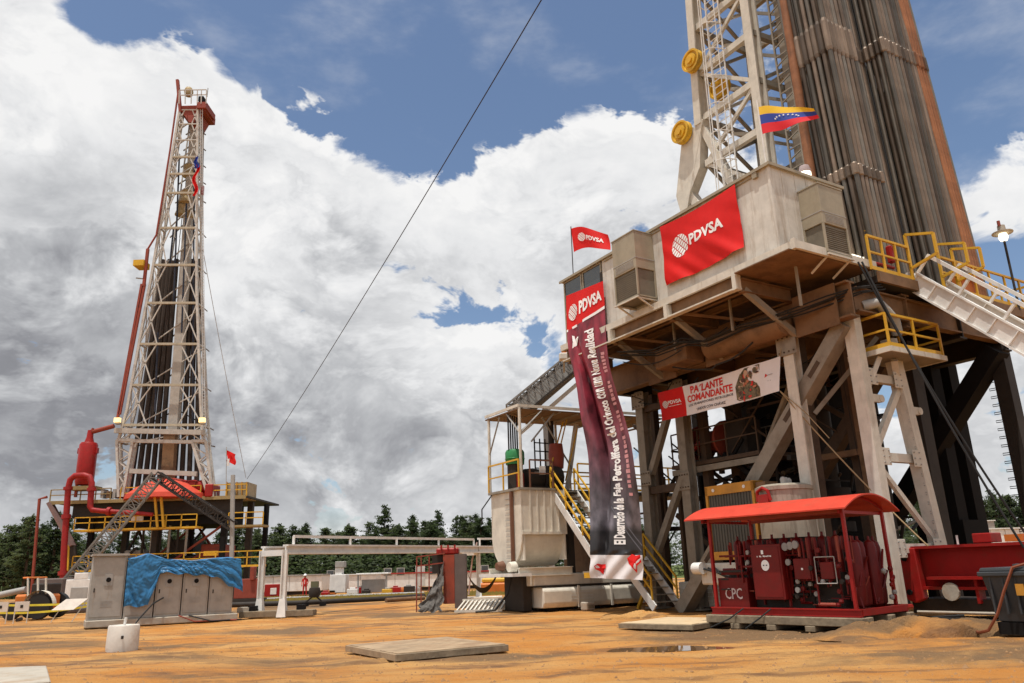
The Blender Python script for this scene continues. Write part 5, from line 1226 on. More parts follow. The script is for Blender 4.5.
for dy in (-.05, .05): mb.bb((cx0-.082, 1.32+dy-.022, 1.55), (cx0-.078, 1.32+dy+.022, 1.575))
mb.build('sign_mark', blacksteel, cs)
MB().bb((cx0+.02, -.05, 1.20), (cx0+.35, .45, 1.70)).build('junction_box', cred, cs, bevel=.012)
MB().lathe((cx0+.015, .18, 1.45), [(.005, -.01), (.03, -.01), (.03, .01), (.005, .01)], 10, 'X').build('knob', whitec, cs)
MB().bb((cx0+.05, -.75, 1.2), (cx0+.3, -.35, 1.6)).build('square_gauge_box', cred, cs, bevel=.012)
mb = MB(); 
for a, b in (((-.85, 1.1), (-.25, 1.1)), ((-.25, 1.1), (-.25, 1.72)), ((-.25, 1.72), (-.85, 1.72)), ((-.85, 1.72), (-.85, 1.1))): mb.tube((cx0, a[0], a[1]), (cx0, b[0], b[1]), .014, 6)
mb.build('bent_tubing', grey, cs)
for k in range(3): 
    MB().lathe((cx0+.04, .66-.17*k, 2.0+.02*k), [(.01, -.03), (.1, -.03), (.1, .03), (.01, .03)], 14, 'X').build('pressure_gauge', mat('gauge_face', (.28, .27, .26), .4), cs)
MB().lathe((cx0+.04, .62, 1.62), [(.01, -.03), (.08, -.03), (.08, .03), (.01, .03)], 14, 'X').build('pressure_gauge', MAT['gauge_face'], cs)
MB().lathe((cx0+.04, .42, .95), [(.01, -.03), (.07, -.03), (.07, .03), (.01, .03)], 14, 'X').build('pressure_gauge', MAT['gauge_face'], cs)
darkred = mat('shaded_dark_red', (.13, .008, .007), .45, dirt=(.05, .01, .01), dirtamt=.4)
for i in range(9):   # accumulator bottles
    y = cy0+.75+i*.42; x = cx0+.75+.0*(i % 2)
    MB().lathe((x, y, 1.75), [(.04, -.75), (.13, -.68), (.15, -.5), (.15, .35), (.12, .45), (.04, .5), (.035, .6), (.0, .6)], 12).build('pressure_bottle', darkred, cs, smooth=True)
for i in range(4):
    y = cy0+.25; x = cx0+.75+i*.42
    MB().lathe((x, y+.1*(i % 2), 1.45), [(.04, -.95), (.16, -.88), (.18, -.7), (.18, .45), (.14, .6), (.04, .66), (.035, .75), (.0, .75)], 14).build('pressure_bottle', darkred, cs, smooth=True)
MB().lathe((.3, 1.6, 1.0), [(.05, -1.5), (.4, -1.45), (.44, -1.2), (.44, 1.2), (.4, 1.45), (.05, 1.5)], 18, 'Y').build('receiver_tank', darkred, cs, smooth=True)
MB().bb((-.6, .2, .45), (1.1, 2.9, .8)).build('engine_base', darksteel, cs); MB().bb((-.3, .3, 1.4), (.9, 2.5, 2.25)).build('engine', darksteel, cs, bevel=.08)
r5 = random.Random(5)
for i in range(120):
    y = r5.uniform(cy0+.05, 3.0); z = r5.uniform(.5, 1.9); L_ = r5.uniform(.3, 1.2); x = cx0+r5.uniform(.05, .45)
    d = r5.choice([(0, 0, 1), (0, 1, 0), (0, 0, 1)]); m_ = r5.choice([cred, darkred, darkred, darksteel, oxide])
    MB().path([(x, y, z), (x, min(y+d[1]*L_, 3.1), min(z+d[2]*L_, 2.2))], r5.choice([.018, .03, .045]), 6).build('piping', m_, cs)
for i in range(34):
    y = r5.uniform(cy0, 2.9); z = r5.uniform(.6, 1.9); x = cx0+r5.uniform(.0, .3)
    MB().lathe((x, y, z), [(.01, -.04), (.06, -.04), (.07, .0), (.05, .05), (.01, .05)], 8, r5.choice('XZ')).build('valve', r5.choice([cred, darkred, grey, darksteel]), cs)
for i in range(12):
    x = r5.uniform(cx0+.1, 1.2); z = r5.uniform(.5, 1.7); MB().path([(x, cy0+r5.uniform(-.0, .3), z), (x+r5.uniform(-.1, .3), cy0+.1, z+r5.uniform(.1, .7))], r5.choice([.02, .035]), 6).build('piping', r5.choice([cred, darkred, oxide]), cs)
for i in range(8):
    x = .6+r5.uniform(0, .7); z = r5.uniform(.6, 1.5); MB().lathe((x, cy0-.02, z), [(.01, -.05), (.05, -.05), (.07, 0), (.05, .06), (.01, .06)], 8, 'Y').build('valve', r5.choice([cred, grey, red]), cs)
rope('drain_hose', 'thin dark hose slanting over the timber sled in front of the compressor', [(cx0-.1, .9, .5), (cx0-.3, 1.1, .3), (cx0-.4, 1.5, .03)], .02, rubber, 'hose', CF)
rope('drain_hose', 'longer thin hose trailing from the timber sled near its middle', [(cx0-.1, 1.7, .5), (cx0-.35, 2.0, .25), (cx0-.5, 2.5, .03)], .02, rubber, 'hose', CF)
# ============================================================ RED BEAM (catwalk end)
rb = Thing('red_catwalk_beam', 'heavy red steel box beam lying on the ground behind the black skip', 'beam', (4, -2, 0), RIG)
BX = 3.8
MB().ibar((BX+.35, -.12, 1.35), (BX+.35, -7.5, 1.35), .8, 1.2, .08).build('main_beam', red, rb)
MB().bb((BX+.25, -7.4, .8), (BX+.29, -.2, 1.9)).build('web_plate', red, rb)
MB().bb((BX-.12, -3.4, 1.02), (BX+.3, -.5, 1.10)).build('middle_ledge', red, rb)
pts = [(.35, 1.75), (.28, 1.86), (-.0, 1.9), (-.25, 1.9), (-.3, .5), (.0, .38), (.25, .5), (.35, .8)]
mb = MB(); mb.add([(BX-.1, a, b) for a, b in pts]+[(BX+.15, a, b) for a, b in pts], [tuple(range(8)), tuple(range(15, 7, -1))]+[(i, (i+1) % 8, 8+(i+1) % 8, 8+i) for i in range(8)]); mb.build('end_plate', red, rb, bevel=.02)
for z in (.68, 1.62): MB().lathe((BX-.13, .08, z), [(.005, -.03), (.08, -.03), (.08, .03), (.005, .03)], 14, 'X').build('pin_hole', blacksteel, rb)
for y in (-1.8, -3.2, -4.6, -6.0): MB().bb((BX-.02, y-.04, .4), (BX+.3, y+.04, 1.05)).build('rib_plate', red, rb)
MB().bb((BX+.1, -7.5, .1), (BX+1.6, .2, .5)).build('lower_frame', darksteel, rb)
MB().bb((BX+.05, -2.4, 1.97), (BX+.6, -1.9, 2.22)).build('top_block', red, rb, bevel=.02); MB().bb((BX+.05, -3.2, 1.97), (BX+.6, -2.75, 2.15)).build('top_block', orangem, rb)
MB().tube((BX+.2, -1.4, 1.95), (BX+.2, -1.4, 2.2), .03, 6).build('pin', white, rb)
MB().lathe((BX-.05, -1.1, .7), [(.005, -.04), (.24, -.04), (.24, .04), (.005, .04)], 16, 'X').build('pale_disc', concrete, rb)
wh = MB().lathe((BX+.1, .62, 1.1), [(.1, -.12), (.62, -.12), (.7, -.02), (.7, .12), (.1, .12)], 24, 'X').build('cable_reel', mat('olive_grey', (.12, .12, .07), .6), rb, smooth=True)
rope('hydraulic_hose', 'dark hose coiling from the reel behind the compressor tow bar', [(3.6, .5, .9), (3.2, .3, .4), (2.9, 0, .12), (3.1, -.8, .05), (3.5, -1.5, .1)], .035, rubber, 'hose')
pipes = rope('ground_pipe', 'pale thin pipe lying on the ground in front of the red beam', [(3.0, -.5, .2), (3.3, -3.6, .2)], .04, concrete, 'pipe')
for k in range(3): rope('ground_cable', ['upper', 'middle', 'lower'][k]+' of three black cables lying along the foot of the red beam', [(2.6+.15*k, .2, .05), (3.0+.2*k, -1.2, .04), (2.9+.15*k, -2.6, .04)], .025, rubber, 'cable')
# ============================================================ BLACK SKIP
sk = Thing('waste_skip', 'dark grey plastic skip with lid and yellow sticker at the right edge', 'skip', (.2, -5.2, 0), RIG)
plast = mat('dark_grey_plastic', (.045, .05, .055), .4, dirt=(.10, .09, .08), dirtamt=.3)
a = V((-.45, -4.35)); SX, SY = 1.9, 1.6     # local corner; extends +x and -y
def frus(z0, z1, g0, g1, m_, nm, th, bev=.02):
    def rect(g): return [(a.x-g, a.y+g), (a.x+SX+g, a.y+g), (a.x+SX+g, a.y-SY-g), (a.x-g, a.y-SY-g)]
    r0, r1 = rect(g0), rect(g1)
    return MB().add([(x, y, z0) for x, y in r0]+[(x, y, z1) for x, y in r1], [(3, 2, 1, 0), (4, 5, 6, 7)]+[(i, (i+1) % 4, 4+(i+1) % 4, 4+i) for i in range(4)]).build(nm, m_, th, bevel=bev)
frus(.28, 1.22, -.13, 0, plast, 'body', sk); frus(1.2, 1.30, .06, .06, plast, 'rim', sk); frus(1.3, 1.38, .03, .0, plast, 'lid', sk)
MB().bb((a.x+.1, a.y-SY+.1, .03), (a.x+SX-.1, a.y-.1, .27)).build('black_base', blacksteel, sk)
for k in range(6): MB().bb((a.x-.0, a.y-.18-k*.26, .45), (a.x+.06, a.y-.14-k*.26, 1.2)).build('moulded_rib', plast, sk)
MB().bb((a.x-.035, a.y-.85, .82), (a.x-.02+.0, a.y-.68, 1.05)).build('yellow_sticker', amber, sk)
for k in range(3): MB().lathe((a.x+.4+.5*k, a.y-.6, 1.4), [(.01, -.05), (.12, -.05), (.1, .04), (.01, .05)], 10).build('lid_fitting', plast, sk)
hz = V((a.x, a.y, 0))
rope('rubber_hose', 'reddish brown hose arching over the dark skip and down onto the dirt', [hz+V(p) for p in ((.3, -1.7, 1.42), (.1, -1.1, 1.5), (-.06, -.72, 1.38), (-.16, -.5, .9), (-.2, -.3, .45), (-.2, -.05, .12), (-.05, .25, .05), (.35, .55, .05), (.9, .85, .06), (1.3, 1.1, .1))], .032, mat('brown_hose', (.20, .06, .03), .5), 'hose')
# ============================================================ GROUND MATS
def plank_mat(label, c, hd, L_, Wd, h, n, m_, frame=True, z0=.02, name='timber_mat'):
    T = Thing(name, label, 'mat', (c[0], c[1], 0)); ca, sa = math.cos(hd), math.sin(hd)
    def P(a_, b_, z): return V((c[0]+a_*ca-b_*sa, c[1]+a_*sa+b_*ca, z))
    rn = random.Random(int(L_*100))
    for k in range(n):
        b0 = -Wd/2+Wd*k/n; w = Wd/n-.012
        MB().box(P(0, b0+w/2, z0+h-.03+rn.uniform(-.006, .006)), (L_, w, .05), rz=hd).build('plank', m_, T, bevel=.006)
    if frame:
        for s_ in (-1, 1):
            MB().box(P(0, s_*(Wd/2+.025), z0+h/2-.02), (L_+.1, .05, h), rz=hd).build('frame_beam', wood, T, bevel=.008)
            MB().box(P(s_*(L_/2+.025), 0, z0+h/2-.02), (.05, Wd, h), rz=hd).build('frame_beam', m_ if s_ < 0 else wood, T, bevel=.008)
    return T
g1, g2, g3 = ground_at(344, 651), ground_at(388, 664), ground_at(500, 652)
dd = (g3-g2); dl = g1-g2; hd = (math.atan2(dd.y, dd.x)*1.0+(math.atan2(dl.y, dl.x)-math.pi/2)*1.0)/2
wv = V((-math.sin(hd), math.cos(hd), 0)); wd_ = abs(dl.dot(wv))*.9; ctr = (g1+g3)/2+V((.12, 0, 0))
plank_mat('flat square timber mat with grey frame lying alone on the orange foreground', ctr, hd, dd.length*.94, wd_*.95, .13, 9, woodpale)
g4, g5 = ground_at(633, 629), ground_at(706, 631)
plank_mat('pale plywood mat on a steel frame left of the compressor sled', (g4+g5)/2+V((.55, 1.35, 0)), math.atan2((g5-g4).y, (g5-g4).x), (g5-g4).length, 2.6, .13, 6, mat('dusty_plywood', (.55, .42, .26), .8, var=.15, dirt=(.45, .26, .11), dirtamt=.4))
cs2 = Thing('concrete_slab', 'flat concrete slab corner in the near left corner of the ground', 'slab', (-9.6, 14.2, 0))
c0 = ground_at(55, 684); c1 = ground_at(46, 671)
MB().add([(c1.x-5.5, c1.y-.3, 0), (c1.x, c1.y, 0), (c0.x+.15, c0.y-.4, 0), (c0.x-5, c0.y-2.5, 0)]+[(c1.x-5.5, c1.y-.3, .10), (c1.x, c1.y, .10), (c0.x+.15, c0.y-.4, .10), (c0.x-5, c0.y-2.5, .10)], [(0, 1, 2, 3), (4, 5, 6, 7), (0, 1, 5, 4), (1, 2, 6, 5), (2, 3, 7, 6), (3, 0, 4, 7)]).build('slab', concrete, cs2, bevel=.02)
# puddle
pm = bpy.data.materials.new('puddle_water'); pm.use_nodes = True; b = pm.node_tree.nodes['Principled BSDF']; b.inputs['Base Color'].default_value = (.16, .09, .045, 1); b.inputs['Roughness'].default_value = .04; b.inputs['Specular IOR Level'].default_value = .9
pu0 = PUD; pts = []
for k in range(40):
    a_ = 6.283*k/40; rr = 1+.35*MN.noise(V((math.cos(a_)*1.4, math.sin(a_)*1.4, 4))); pts.append((pu0.x+1.25*rr*math.cos(a_), pu0.y+.62*rr*math.sin(a_), -.062))
o = MB().add(pts+[(pu0.x, pu0.y, -.062)], [(k, (k+1) % 40, 40) for k in range(40)]).build('puddle', pm); o['kind'] = 'structure'
# bucket of concrete
bk = Thing('concrete_pail', 'round white concrete pail with a stub of pipe on the left foreground dirt', 'pail', ground_at(117, 651))
bo = ground_at(116, 650)
MB().lathe(bo+V((0, .3, 0)), [(.02, -.05), (.375, -.05), (.385, .04), (.375, .55), (.36, .58), (.31, .585), (.29, .55), (.02, .54)], 26).build('block', mat('chalky_white', (.66, .62, .56), .8, dirt=(.42, .26, .14), dirtamt=.4, bump=.3), bk, smooth=True)
MB().tube(bo+V((0, .3, .5)), bo+V((.02, .3, .76)), .035, 8).build('pipe_stub', white, bk)
MB().bb(bo+V((.15, -.12, .26)), bo+V((.19, -.06, .34))).build('hook', darksteel, bk)
# ============================================================ ELECTRIC CABINETS with tarpaulin
L0, L1 = ground_at(92, 628), ground_at(233, 620)
cd_ = (L1-L0); ch = math.atan2(cd_.y, cd_.x); EF = Frame((L0.x, L0.y, 0), ch); EL_ = cd_.length
pb_ = Thing('cabinet_plinth', 'low pale concrete plinth under the row of grey cabinets', 'plinth', (EL_/2, .5, 0), EF)
MB().bb((-.25, -.15, 0), (EL_+.15, 1.3, .27)).build('plinth', concrete, pb_, bevel=.03)
cabm = mat('cabinet_grey', (.36, .34, .31), .45, dirt=(.28, .2, .13), dirtamt=.35, streak=True)
wds = [-.22+(EL_+.18)*q for q in (0, .232, .435, .623, .817, 1)]; hs = [2.38, 2.18, 2.18, 2.15, 2.05]
cl_ = ['leftmost and tallest grey electric cabinet of the row, free of the tarpaulin', 'grey electric cabinet wholly covered by the blue tarpaulin except its foot', 'grey electric cabinet with a round window peeping below the tarpaulin edge', 'fourth grey electric cabinet with tarpaulin over its upper half', 'rightmost grey electric cabinet under the tarpaulin tail']
for i in range(5):
    a_, b_ = wds[i], wds[i+1]-.04
    T = Thing('electric_cabinet', cl_[i], 'cabinet', ((a_+b_)/2, .55, .27), EF, 'electric cabinets in a row')
    H = .27+hs[i]
    MB().bb((a_, .0, .275), (b_, 1.1, H)).build('body', cabm, T, bevel=.012)
    MB().bb((a_+.06, -.025, .38), (b_-.06, -.0, H-.08)).build('door', cabm, T, bevel=.008)
    if i == 0: MB().bb((a_-.06, -.12, H), (b_+.05, 1.15, H+.08)).build('cap', cabm, T)
    m_ = (a_+b_)/2; zw = .27+hs[i]*.62
    if i in (0, 2, 3):
        MB().bb((m_-.14, -.045, zw-.22), (m_+.14, -.026, zw+.22)).build('meter_frame', grey, T); MB().lathe((m_, -.05, zw), [(.005, -.01), (.09, -.01), (.09, .01), (.005, .01)], 12, 'Y').build('meter', blacksteel, T)
    for k in range(5): MB().bb((m_-.2, -.032, .75+k*.05), (m_+.2, -.026, .775+k*.05)).build('vent_slot', grey, T)
    MB().bb((a_+.12, -.05, zw-.45), (a_+.16, -.026, zw-.3)).build('handle', darksteel, T)
tp = Thing('tarpaulin', 'crumpled bright blue tarpaulin draped over four of the grey cabinets', 'tarpaulin', (EL_*.6, 0, 1.2), EF)
def tarp(u, v):     # v=1 back top .. v=.75 front edge .. v=0 lower hem
    a_ = wds[1]-.03; b_ = EL_+.12; x = a_+(b_-a_)*u
    hem = .72 if u < .24 else (1.98-.42*(u-.24) - .85*max(0, u-.78)*3.2)
    if .20 < u < .28: hem = .72+(u-.20)/.08*1.24
    ztop = 2.52+.06*math.sin(u*9)-.10*u + .14*math.exp(-((u-.17)/.07)**2)
    if v > .72: 
        t = (v-.72)/.28; p = V((x, -.06+1.2*t, ztop+.03*math.sin(u*30+t*5)))
    else:
        t = v/.72; p = V((x+(.16*(1-t) if u > .9 else 0), -.09-.03*(1-t), hem+(ztop-hem)*t))
        k = (1-t)*.7+.3
        p.y += -.075*k*abs(math.sin(u*15+2.2*math.sin(t*3+u*5)+t*2))**.6 - .05*abs(math.sin(u*37+t*9+3*math.sin(u*11)))*k - .05*abs(MN.noise(V((u*6, t*3, 2))))
        p.z += .04*math.sin(u*40)*(1-t)
    n_ = MN.noise(V((u*14, v*9, 5))); p.y -= .015*abs(n_)+.018*(1-2*abs(MN.noise(V((u*26+v*9, v*13-u*7, 2)))))+.012*abs(MN.noise(V((u*60-v*20, v*30, 8)))); return p
MB().grid(tarp, 220, 80).build('sheet', tarpm, tp, smooth=True)
for k in range(3): rope('cabinet_cable', ['black cable curling from the white pail toward the cabinets', 'dull red cable lying in front of the third cabinet', 'second dull cable lying before the right hand cabinets'][k], [EF.w(p) for p in (((1.2, -2.2, .04), (1.5, -1.2, .3), (2.0, -.5, .8), (2.4, -.15, 1.0)), ((3.0, -.3, .3), (3.6, -.45, .05), (4.4, -.4, .04), (5.2, -.6, .04)), ((3.4, -.2, .28), (4.2, -.6, .04), (5.4, -.5, .04)))[k]], .03, rubber if k != 1 else oxide, 'cable', WF)
# ============================================================ WHITE PIPE GANTRY
A1, A2, B1, B2 = ground_at(259, 617), ground_at(282, 617), ground_at(461, 600.5), ground_at(479, 600)
ga = Thing('pipe_gantry', 'long white pipe gantry on paired posts spanning the yard between the two rigs', 'gantry', (A1+B1)/2)
def up_(p, z): return V((p.x, p.y, z))
HGt = WF.pl(262, 551, 1, A1.y).z
for p in (A1, A2, B1, B2):
    o = MB().ibar(up_(p, 0), up_(p, HGt), .24, .24, .05, up=(1, 0, 0)).build('post', white, ga)
    MB().ext(up_(p, 0), up_(p, .75), [(-.24, -.2), (.24, -.2), (.24, .2), (-.24, .2)], up=(1, 0, 0), prof2=[(-.12, -.12), (.12, -.12), (.12, .12), (-.12, .12)]).build('foot_gusset', white, ga)
for p, q_ in ((A1, A2), (B1, B2)): MB().bar(up_(p, HGt-.12), up_(q_, HGt-.12), .2, .25).build('cross_head', white, ga)
e0 = A2+(A2-B2)*.0; far = B2+(B2-A2)*.16
MB().ibar(up_(A2, HGt+.02), up_(far, HGt+.1), .35, .42, .08).build('main_beam', white, ga)
MB().ibar(up_(A1, HGt+.02), up_(B1+(B1-A1)*.12, HGt+.1), .3, .36, .08).build('side_beam', white, ga)
s0 = A2.lerp(B2, .03); s1 = A2.lerp(B2, .97); mb = MB()
MB().bar(up_(s0, HGt+.58), up_(s1, HGt+.66), .09, .12).build('top_rail', white, ga)
for t in (.03, .27, .5, .74, .97): p = A2.lerp(B2, t); MB().bar(up_(p, HGt+.2), up_(p, HGt+.6+.06*t), .1).build('stub_post', white, ga)
MB().bar(up_(B2, HGt+.7), up_(far, HGt+.75), .1, .12).build('top_rail', white, ga); MB().bar(up_(B2+V((.1, 0, 0)), HGt), up_(B2+V((.1, 0, 0)), HGt+.7), .1).build('stub_post', white, ga)
gb = Thing('gantry_sled', 'grey timber skid under the two near posts of the white gantry', 'timber base', (A1+A2)/2)
mA = (A1+A2)/2; MB().box(mA+V((.35, -.15, .14)), (3.2, .5, .26)).build('beam', wood, gb, bevel=.02); MB().box(mA+V((.35, .45, .12)), (3.0, .4, .22)).build('beam', wood, gb, bevel=.02)
for dx in (-.75, 1.35): MB().box(mA+V((dx, -.1, .38)), (.32, .4, .2)).build('black_block', blacksteel, gb)
MB().box(mA+V((-1.1, -.1, .33)), (.5, .5, .22)).build('pale_block', concrete, gb)
gb2 = Thing('gantry_sled', 'white steel skid plates under the two far posts of the gantry', 'skid', (B1+B2)/2)
mB = (B1+B2)/2; MB().box(mB+V((.3, -.2, .1)), (3.2, 1.2, .18)).build('plate', cream, gb2, bevel=.02)
rope('gantry_hose', 'pale thin hose slanting between the two far posts of the gantry', [up_(B1+V((1.0, 0, 0)), HGt+.5), up_(B1+V((.7, 0, 0)), 2.3), up_(B1+V((.45, 0, 0)), .3)], .05, mat('pinkish_pipe', (.45, .30, .26)), 'hose', WF)
# rusty rack with netting
k0 = ground_at(452, 611); k1 = ground_at(424, 611)
rk = Thing('rusty_bin_stack', 'rust red and dark upright steel box with a grey net hanging on its left side', 'steel box', ((k0+k1)/2+V((0, .5, 0))))
zt = WF.pl(440, 555, 1, k0.y).z
cx_ = k0.x
MB().bb((cx_-.38, k0.y, .3), (cx_+.12, k0.y+.9, zt)).build('red_face', mat('rust_red', (.28, .055, .03), .6, dirt=(.1, .05, .04), dirtamt=.5), rk)
MB().bb((cx_+.125, k0.y+.02, .1), (cx_+.62, k0.y+1.0, zt+.02)).build('dark_side', mat('brown_grey', (.13, .10, .09), .7), rk)
MB().bb((cx_-.7, k0.y+.1, zt+.02), (cx_+.3, k0.y+.9, zt+.30)).build('red_cap', red, rk, bevel=.06)
for k in range(3): MB().bb((cx_-.5+k*.3, k0.y, zt+.25), (cx_-.42+k*.3, k0.y+.1, zt+.42)).build('lug', red, rk)
for p in ((cx_-1.55, k0.y), (cx_-1.0, k0.y), (cx_-1.5, k0.y+1.2)): MB().bar((p[0], p[1], 0), (p[0], p[1], zt-.05), .05).build('rack_post', oxide, rk)
for z in (zt-.05, zt-.45): MB().bar((cx_-1.55, k0.y, z-.0), (cx_-.3, k0.y, z+.12), .05).build('rack_rail', oxide, rk)
MB().bb((cx_-.9, k0.y+.3, 1.6), (cx_-.45, k0.y+.8, 2.4)).build('dark_inner_box', darksteel, rk)
def net(u, v):
    w = 1.15-.75*v; x = cx_-.35-w*(1-u); z = .02+2.1*v*(.55+.45*u); y = k0.y-.35+.25*v+.18*MN.noise(V((u*5, v*5, 1)))
    return V((x-.2*(1-v)*MN.noise(V((v*6, u*3, 9))), y-.25*(1-v), z+.12*MN.noise(V((u*7, v*7, 3)))))
MB().grid(net, 26, 26).build('net', mat('grey_net', (.13, .12, .11), .8, var=.6, scale=9, bump=.8, bscale=12), rk)
pg = Thing('pale_grate', 'pale slatted steel grate lying on the ground beside the rusty box', 'grate', ground_at(475, 610))
g0 = ground_at(457, 613); g1_ = ground_at(500, 612)
for k in range(11): t = k/10; p = g0.lerp(g1_, t); MB().bar(p+V((0, 0, .08)), p+V((.25, 1.3, .42)), .07).build('slat', cream, pg)
for dz, dx in ((.06, 0), (.45, .25)): MB().bar(g0+V((dx-.1, dx*5.2, dz)), g1_+V((dx+.1, dx*5.2, dz)), .09).build('edge', cream, pg)
MB().bb(g0+V((.3, 1.4, .0)), g1_+V((.8, 2.6, .35))).build('platform', cream, pg)
# black draped cable and bits near the tank foot
q0, q1_ = WF.pl(467, 572, 1, 38), WF.pl(499, 568, 1, 38)
mb = MB(); mb.grid(lambda u, v: q0.lerp(q1_, u)+V((0, .2*v, -1.0*math.sin(math.pi*u)**.8*(.8+.2*v)-.05*v)), 16, 4); tag(mb.build('black_sheet', rubber), 'sagging black rubber sheet hanging beside the round tank foot', 'rubber sheet')
fd = Thing('red_valve_stand', 'red valve body standing on the ground below the round bottomed tank', 'valve', ground_at(511, 606))
f0 = ground_at(511, 606); MB().lathe(f0+V((0, 0, .45)), [(.02, -.42), (.2, -.4), (.2, .3), (.14, .42), (.02, .45)], 12).build('body', red, fd, smooth=True); MB().box(f0+V((0, 0, .02)), (.5, .5, .06)).build('base', darksteel, fd)
MB().bb((cx0+.5, cy0+.6, .5), (cx1-.8, cy1-.2, 1.35)).build('inner_housing', darksteel, cs)
ot = Thing('orange_machine', 'low orange and yellow machine seen far behind the round tank foot', 'machine', WF.pl(503, 582, 1, 60)*V((1, 1, 0)) if 0 else (WF.pl(503, 582, 1, 60).x, 60, 0))
ox = WF.pl(503, 582, 1, 60).x
MB().bb((ox-2, 60, .0), (ox+1.6, 61.5, .75)).build('body', orangem, ot, bevel=.1); MB().bb((ox-1.6, 60.2, .75), (ox+.8, 61.4, 1.1)).build('hood', yellow, ot, bevel=.1)
rope('black_hose', 'black hose drooping from the tank pipe to the ground near the grate', [(-1.3, 14.2, 1.4), (-1.6, 14.1, .7), (-1.9, 14.6, .1), (-2.6, 15, .05)], .05, rubber, 'hose')
rope('suction_hose', 'long black hose from behind the exhaust can to the compressor sled corner', [(3.1, 7.4, 1.5), (2.4, 6.6, .7), (1.2, 5.2, .25), (-.3, 3.8, .3)], .035, rubber, 'hose')
# ============================================================ TRAILERS, YARD THINGS
def at3(px, py, Y): return WF.pl(px, py, 1, Y)
def trailer(label, xa, xb, Y, ztop, h0=.35, windows=(), m_=white, roofm=None, depth=3, door=()):
    a_, b_ = at3(xa, 580, Y).x, at3(xb, 580, Y).x
    T = Thing('site_trailer', label, 'trailer', ((a_+b_)/2, Y+1.5, 0), WF, 'site trailers in front of the wood')
    MB().bb((a_, Y, h0), (b_, Y+depth, ztop)).build('body', m_, T, bevel=.04)
    MB().bb((a_-.1, Y-.12, ztop), (b_+.1, Y+depth+.1, ztop+.1)).build('roof', roofm or grey, T)
    MB().bb((a_+.3, Y+.3, .05), (b_-.3, Y+depth-.3, h0)).build('undercarriage', darksteel, T)
    L_ = b_-a_
    for t in windows:
        x = a_+L_*t; f = MB().bb((x-.38, Y-.04, 1.45), (x+.38, Y-.005, 2.15)).build('window', grey, T); sub(T, f, MB().bb((x-.30, Y-.055, 1.52), (x+.30, Y-.042, 2.08)), 'pane', glass)
    for t in door: x = a_+L_*t; MB().bb((x-.45, Y-.05, .45), (x+.45, Y-.005, 2.3)).build('door', mat('pale_grey_door', (.5, .5, .48)), T)
    k = int(L_/1.2)
    for i in range(1, k): MB().bb((a_+L_*i/k-.02, Y-.02, h0), (a_+L_*i/k+.02, Y-.003, ztop-.02)).build('seam', grey, T)
    return T
def ztp(py, px, Y): return at3(px, py, Y).z
redt = mat('red_trim', (.40, .05, .04))
trailer('long windowless white trailer behind the near posts of the gantry', 257, 322, 74, ztp(576, 290, 74), windows=(), roofm=grey)
trailer('white trailer with dark windows and red roof edge standing centre', 344, 377, 79, ztp(574.5, 370, 79), windows=(), roofm=white)
trailer('long white trailer with square windows between gantry and rusty box', 381, 437, 76, ztp(573.5, 410, 76), windows=(.12, .35, .93), roofm=redt, door=(.7,))
trailer('white trailer partly hidden by the far gantry posts', 440, 500, 76, ztp(572, 470, 76), windows=(.3, .75), roofm=redt)
trailer('white trailer with a red roof edge just behind the worker in red', 322, 343, 80, ztp(576, 335, 80), windows=(.4,), roofm=redt)
trailer('far white roof seen between the black rig legs on the right', 985, 1045, 70, ztp(529, 1005, 70), m_=white, roofm=white)
trailer('low grey shed roof seen above the red beam at far right', 975, 1006, 84, ztp(520, 995, 84)-.1, m_=grey, roofm=white)
def simple(name, label, cat, px, py, Y, parts):
    p = at3(px, py, Y); T = Thing(name, label, cat, (p.x, Y, 0)); B = V((p.x, Y, 0)); sc_ = .62 if name == 'yard_crate' else 1; parts = [(n0_, m0_, V(a0_)*sc_, V(b0_)*sc_) for n0_, m0_, a0_, b0_ in parts]
    for nm, m_, a_, b_ in parts: MB().bb(B+V(a_), B+V(b_)).build(nm, m_, T, bevel=.03)
    return T
simple('white_water_tank', 'upright white plastic tank with a grey lump on top near the trailers', 'tank', 340, 580, 70, [('body', white, (-.9, 0, .2), (.5, 1.4, 1.7)), ('neck', white, (-.5, .2, 1.7), (.1, 1, 2.3)), ('cover', grey, (-.5, .1, 2.3), (.3, 1, 2.8))])
simple('red_crate', 'small red box on the ground behind the near gantry posts', 'crate', 273, 588, 66, [('body', red, (-.7, 0, .1), (.7, .8, 1.1)), ('label', white, (-.2, -.03, .3), (.3, 0, .8))])
simple('open_shelter', 'small pale open shelter standing before the long trailer', 'shelter', 373, 582, 70, [('roof', white, (-1.4, -.5, 1.6), (1.4, 1, 1.75)), ('leg', grey, (-1.3, -.4, 0), (-1.15, -.3, 1.6)), ('leg', grey, (1.15, -.4, 0), (1.3, -.3, 1.6)), ('box', grey, (-1, 0, .1), (1, .8, 1.2))])
cols = [(red, 'red', 325), (orangem, 'orange', 331), (white, 'white', 352), (red, 'dark red', 359), (darksteel, 'black', 366), (yellow, 'yellow', 387), (red, 'small red', 395), (darksteel, 'dark grey', 408), (orangem, 'rusty orange', 402), (grey, 'pale grey', 416)]
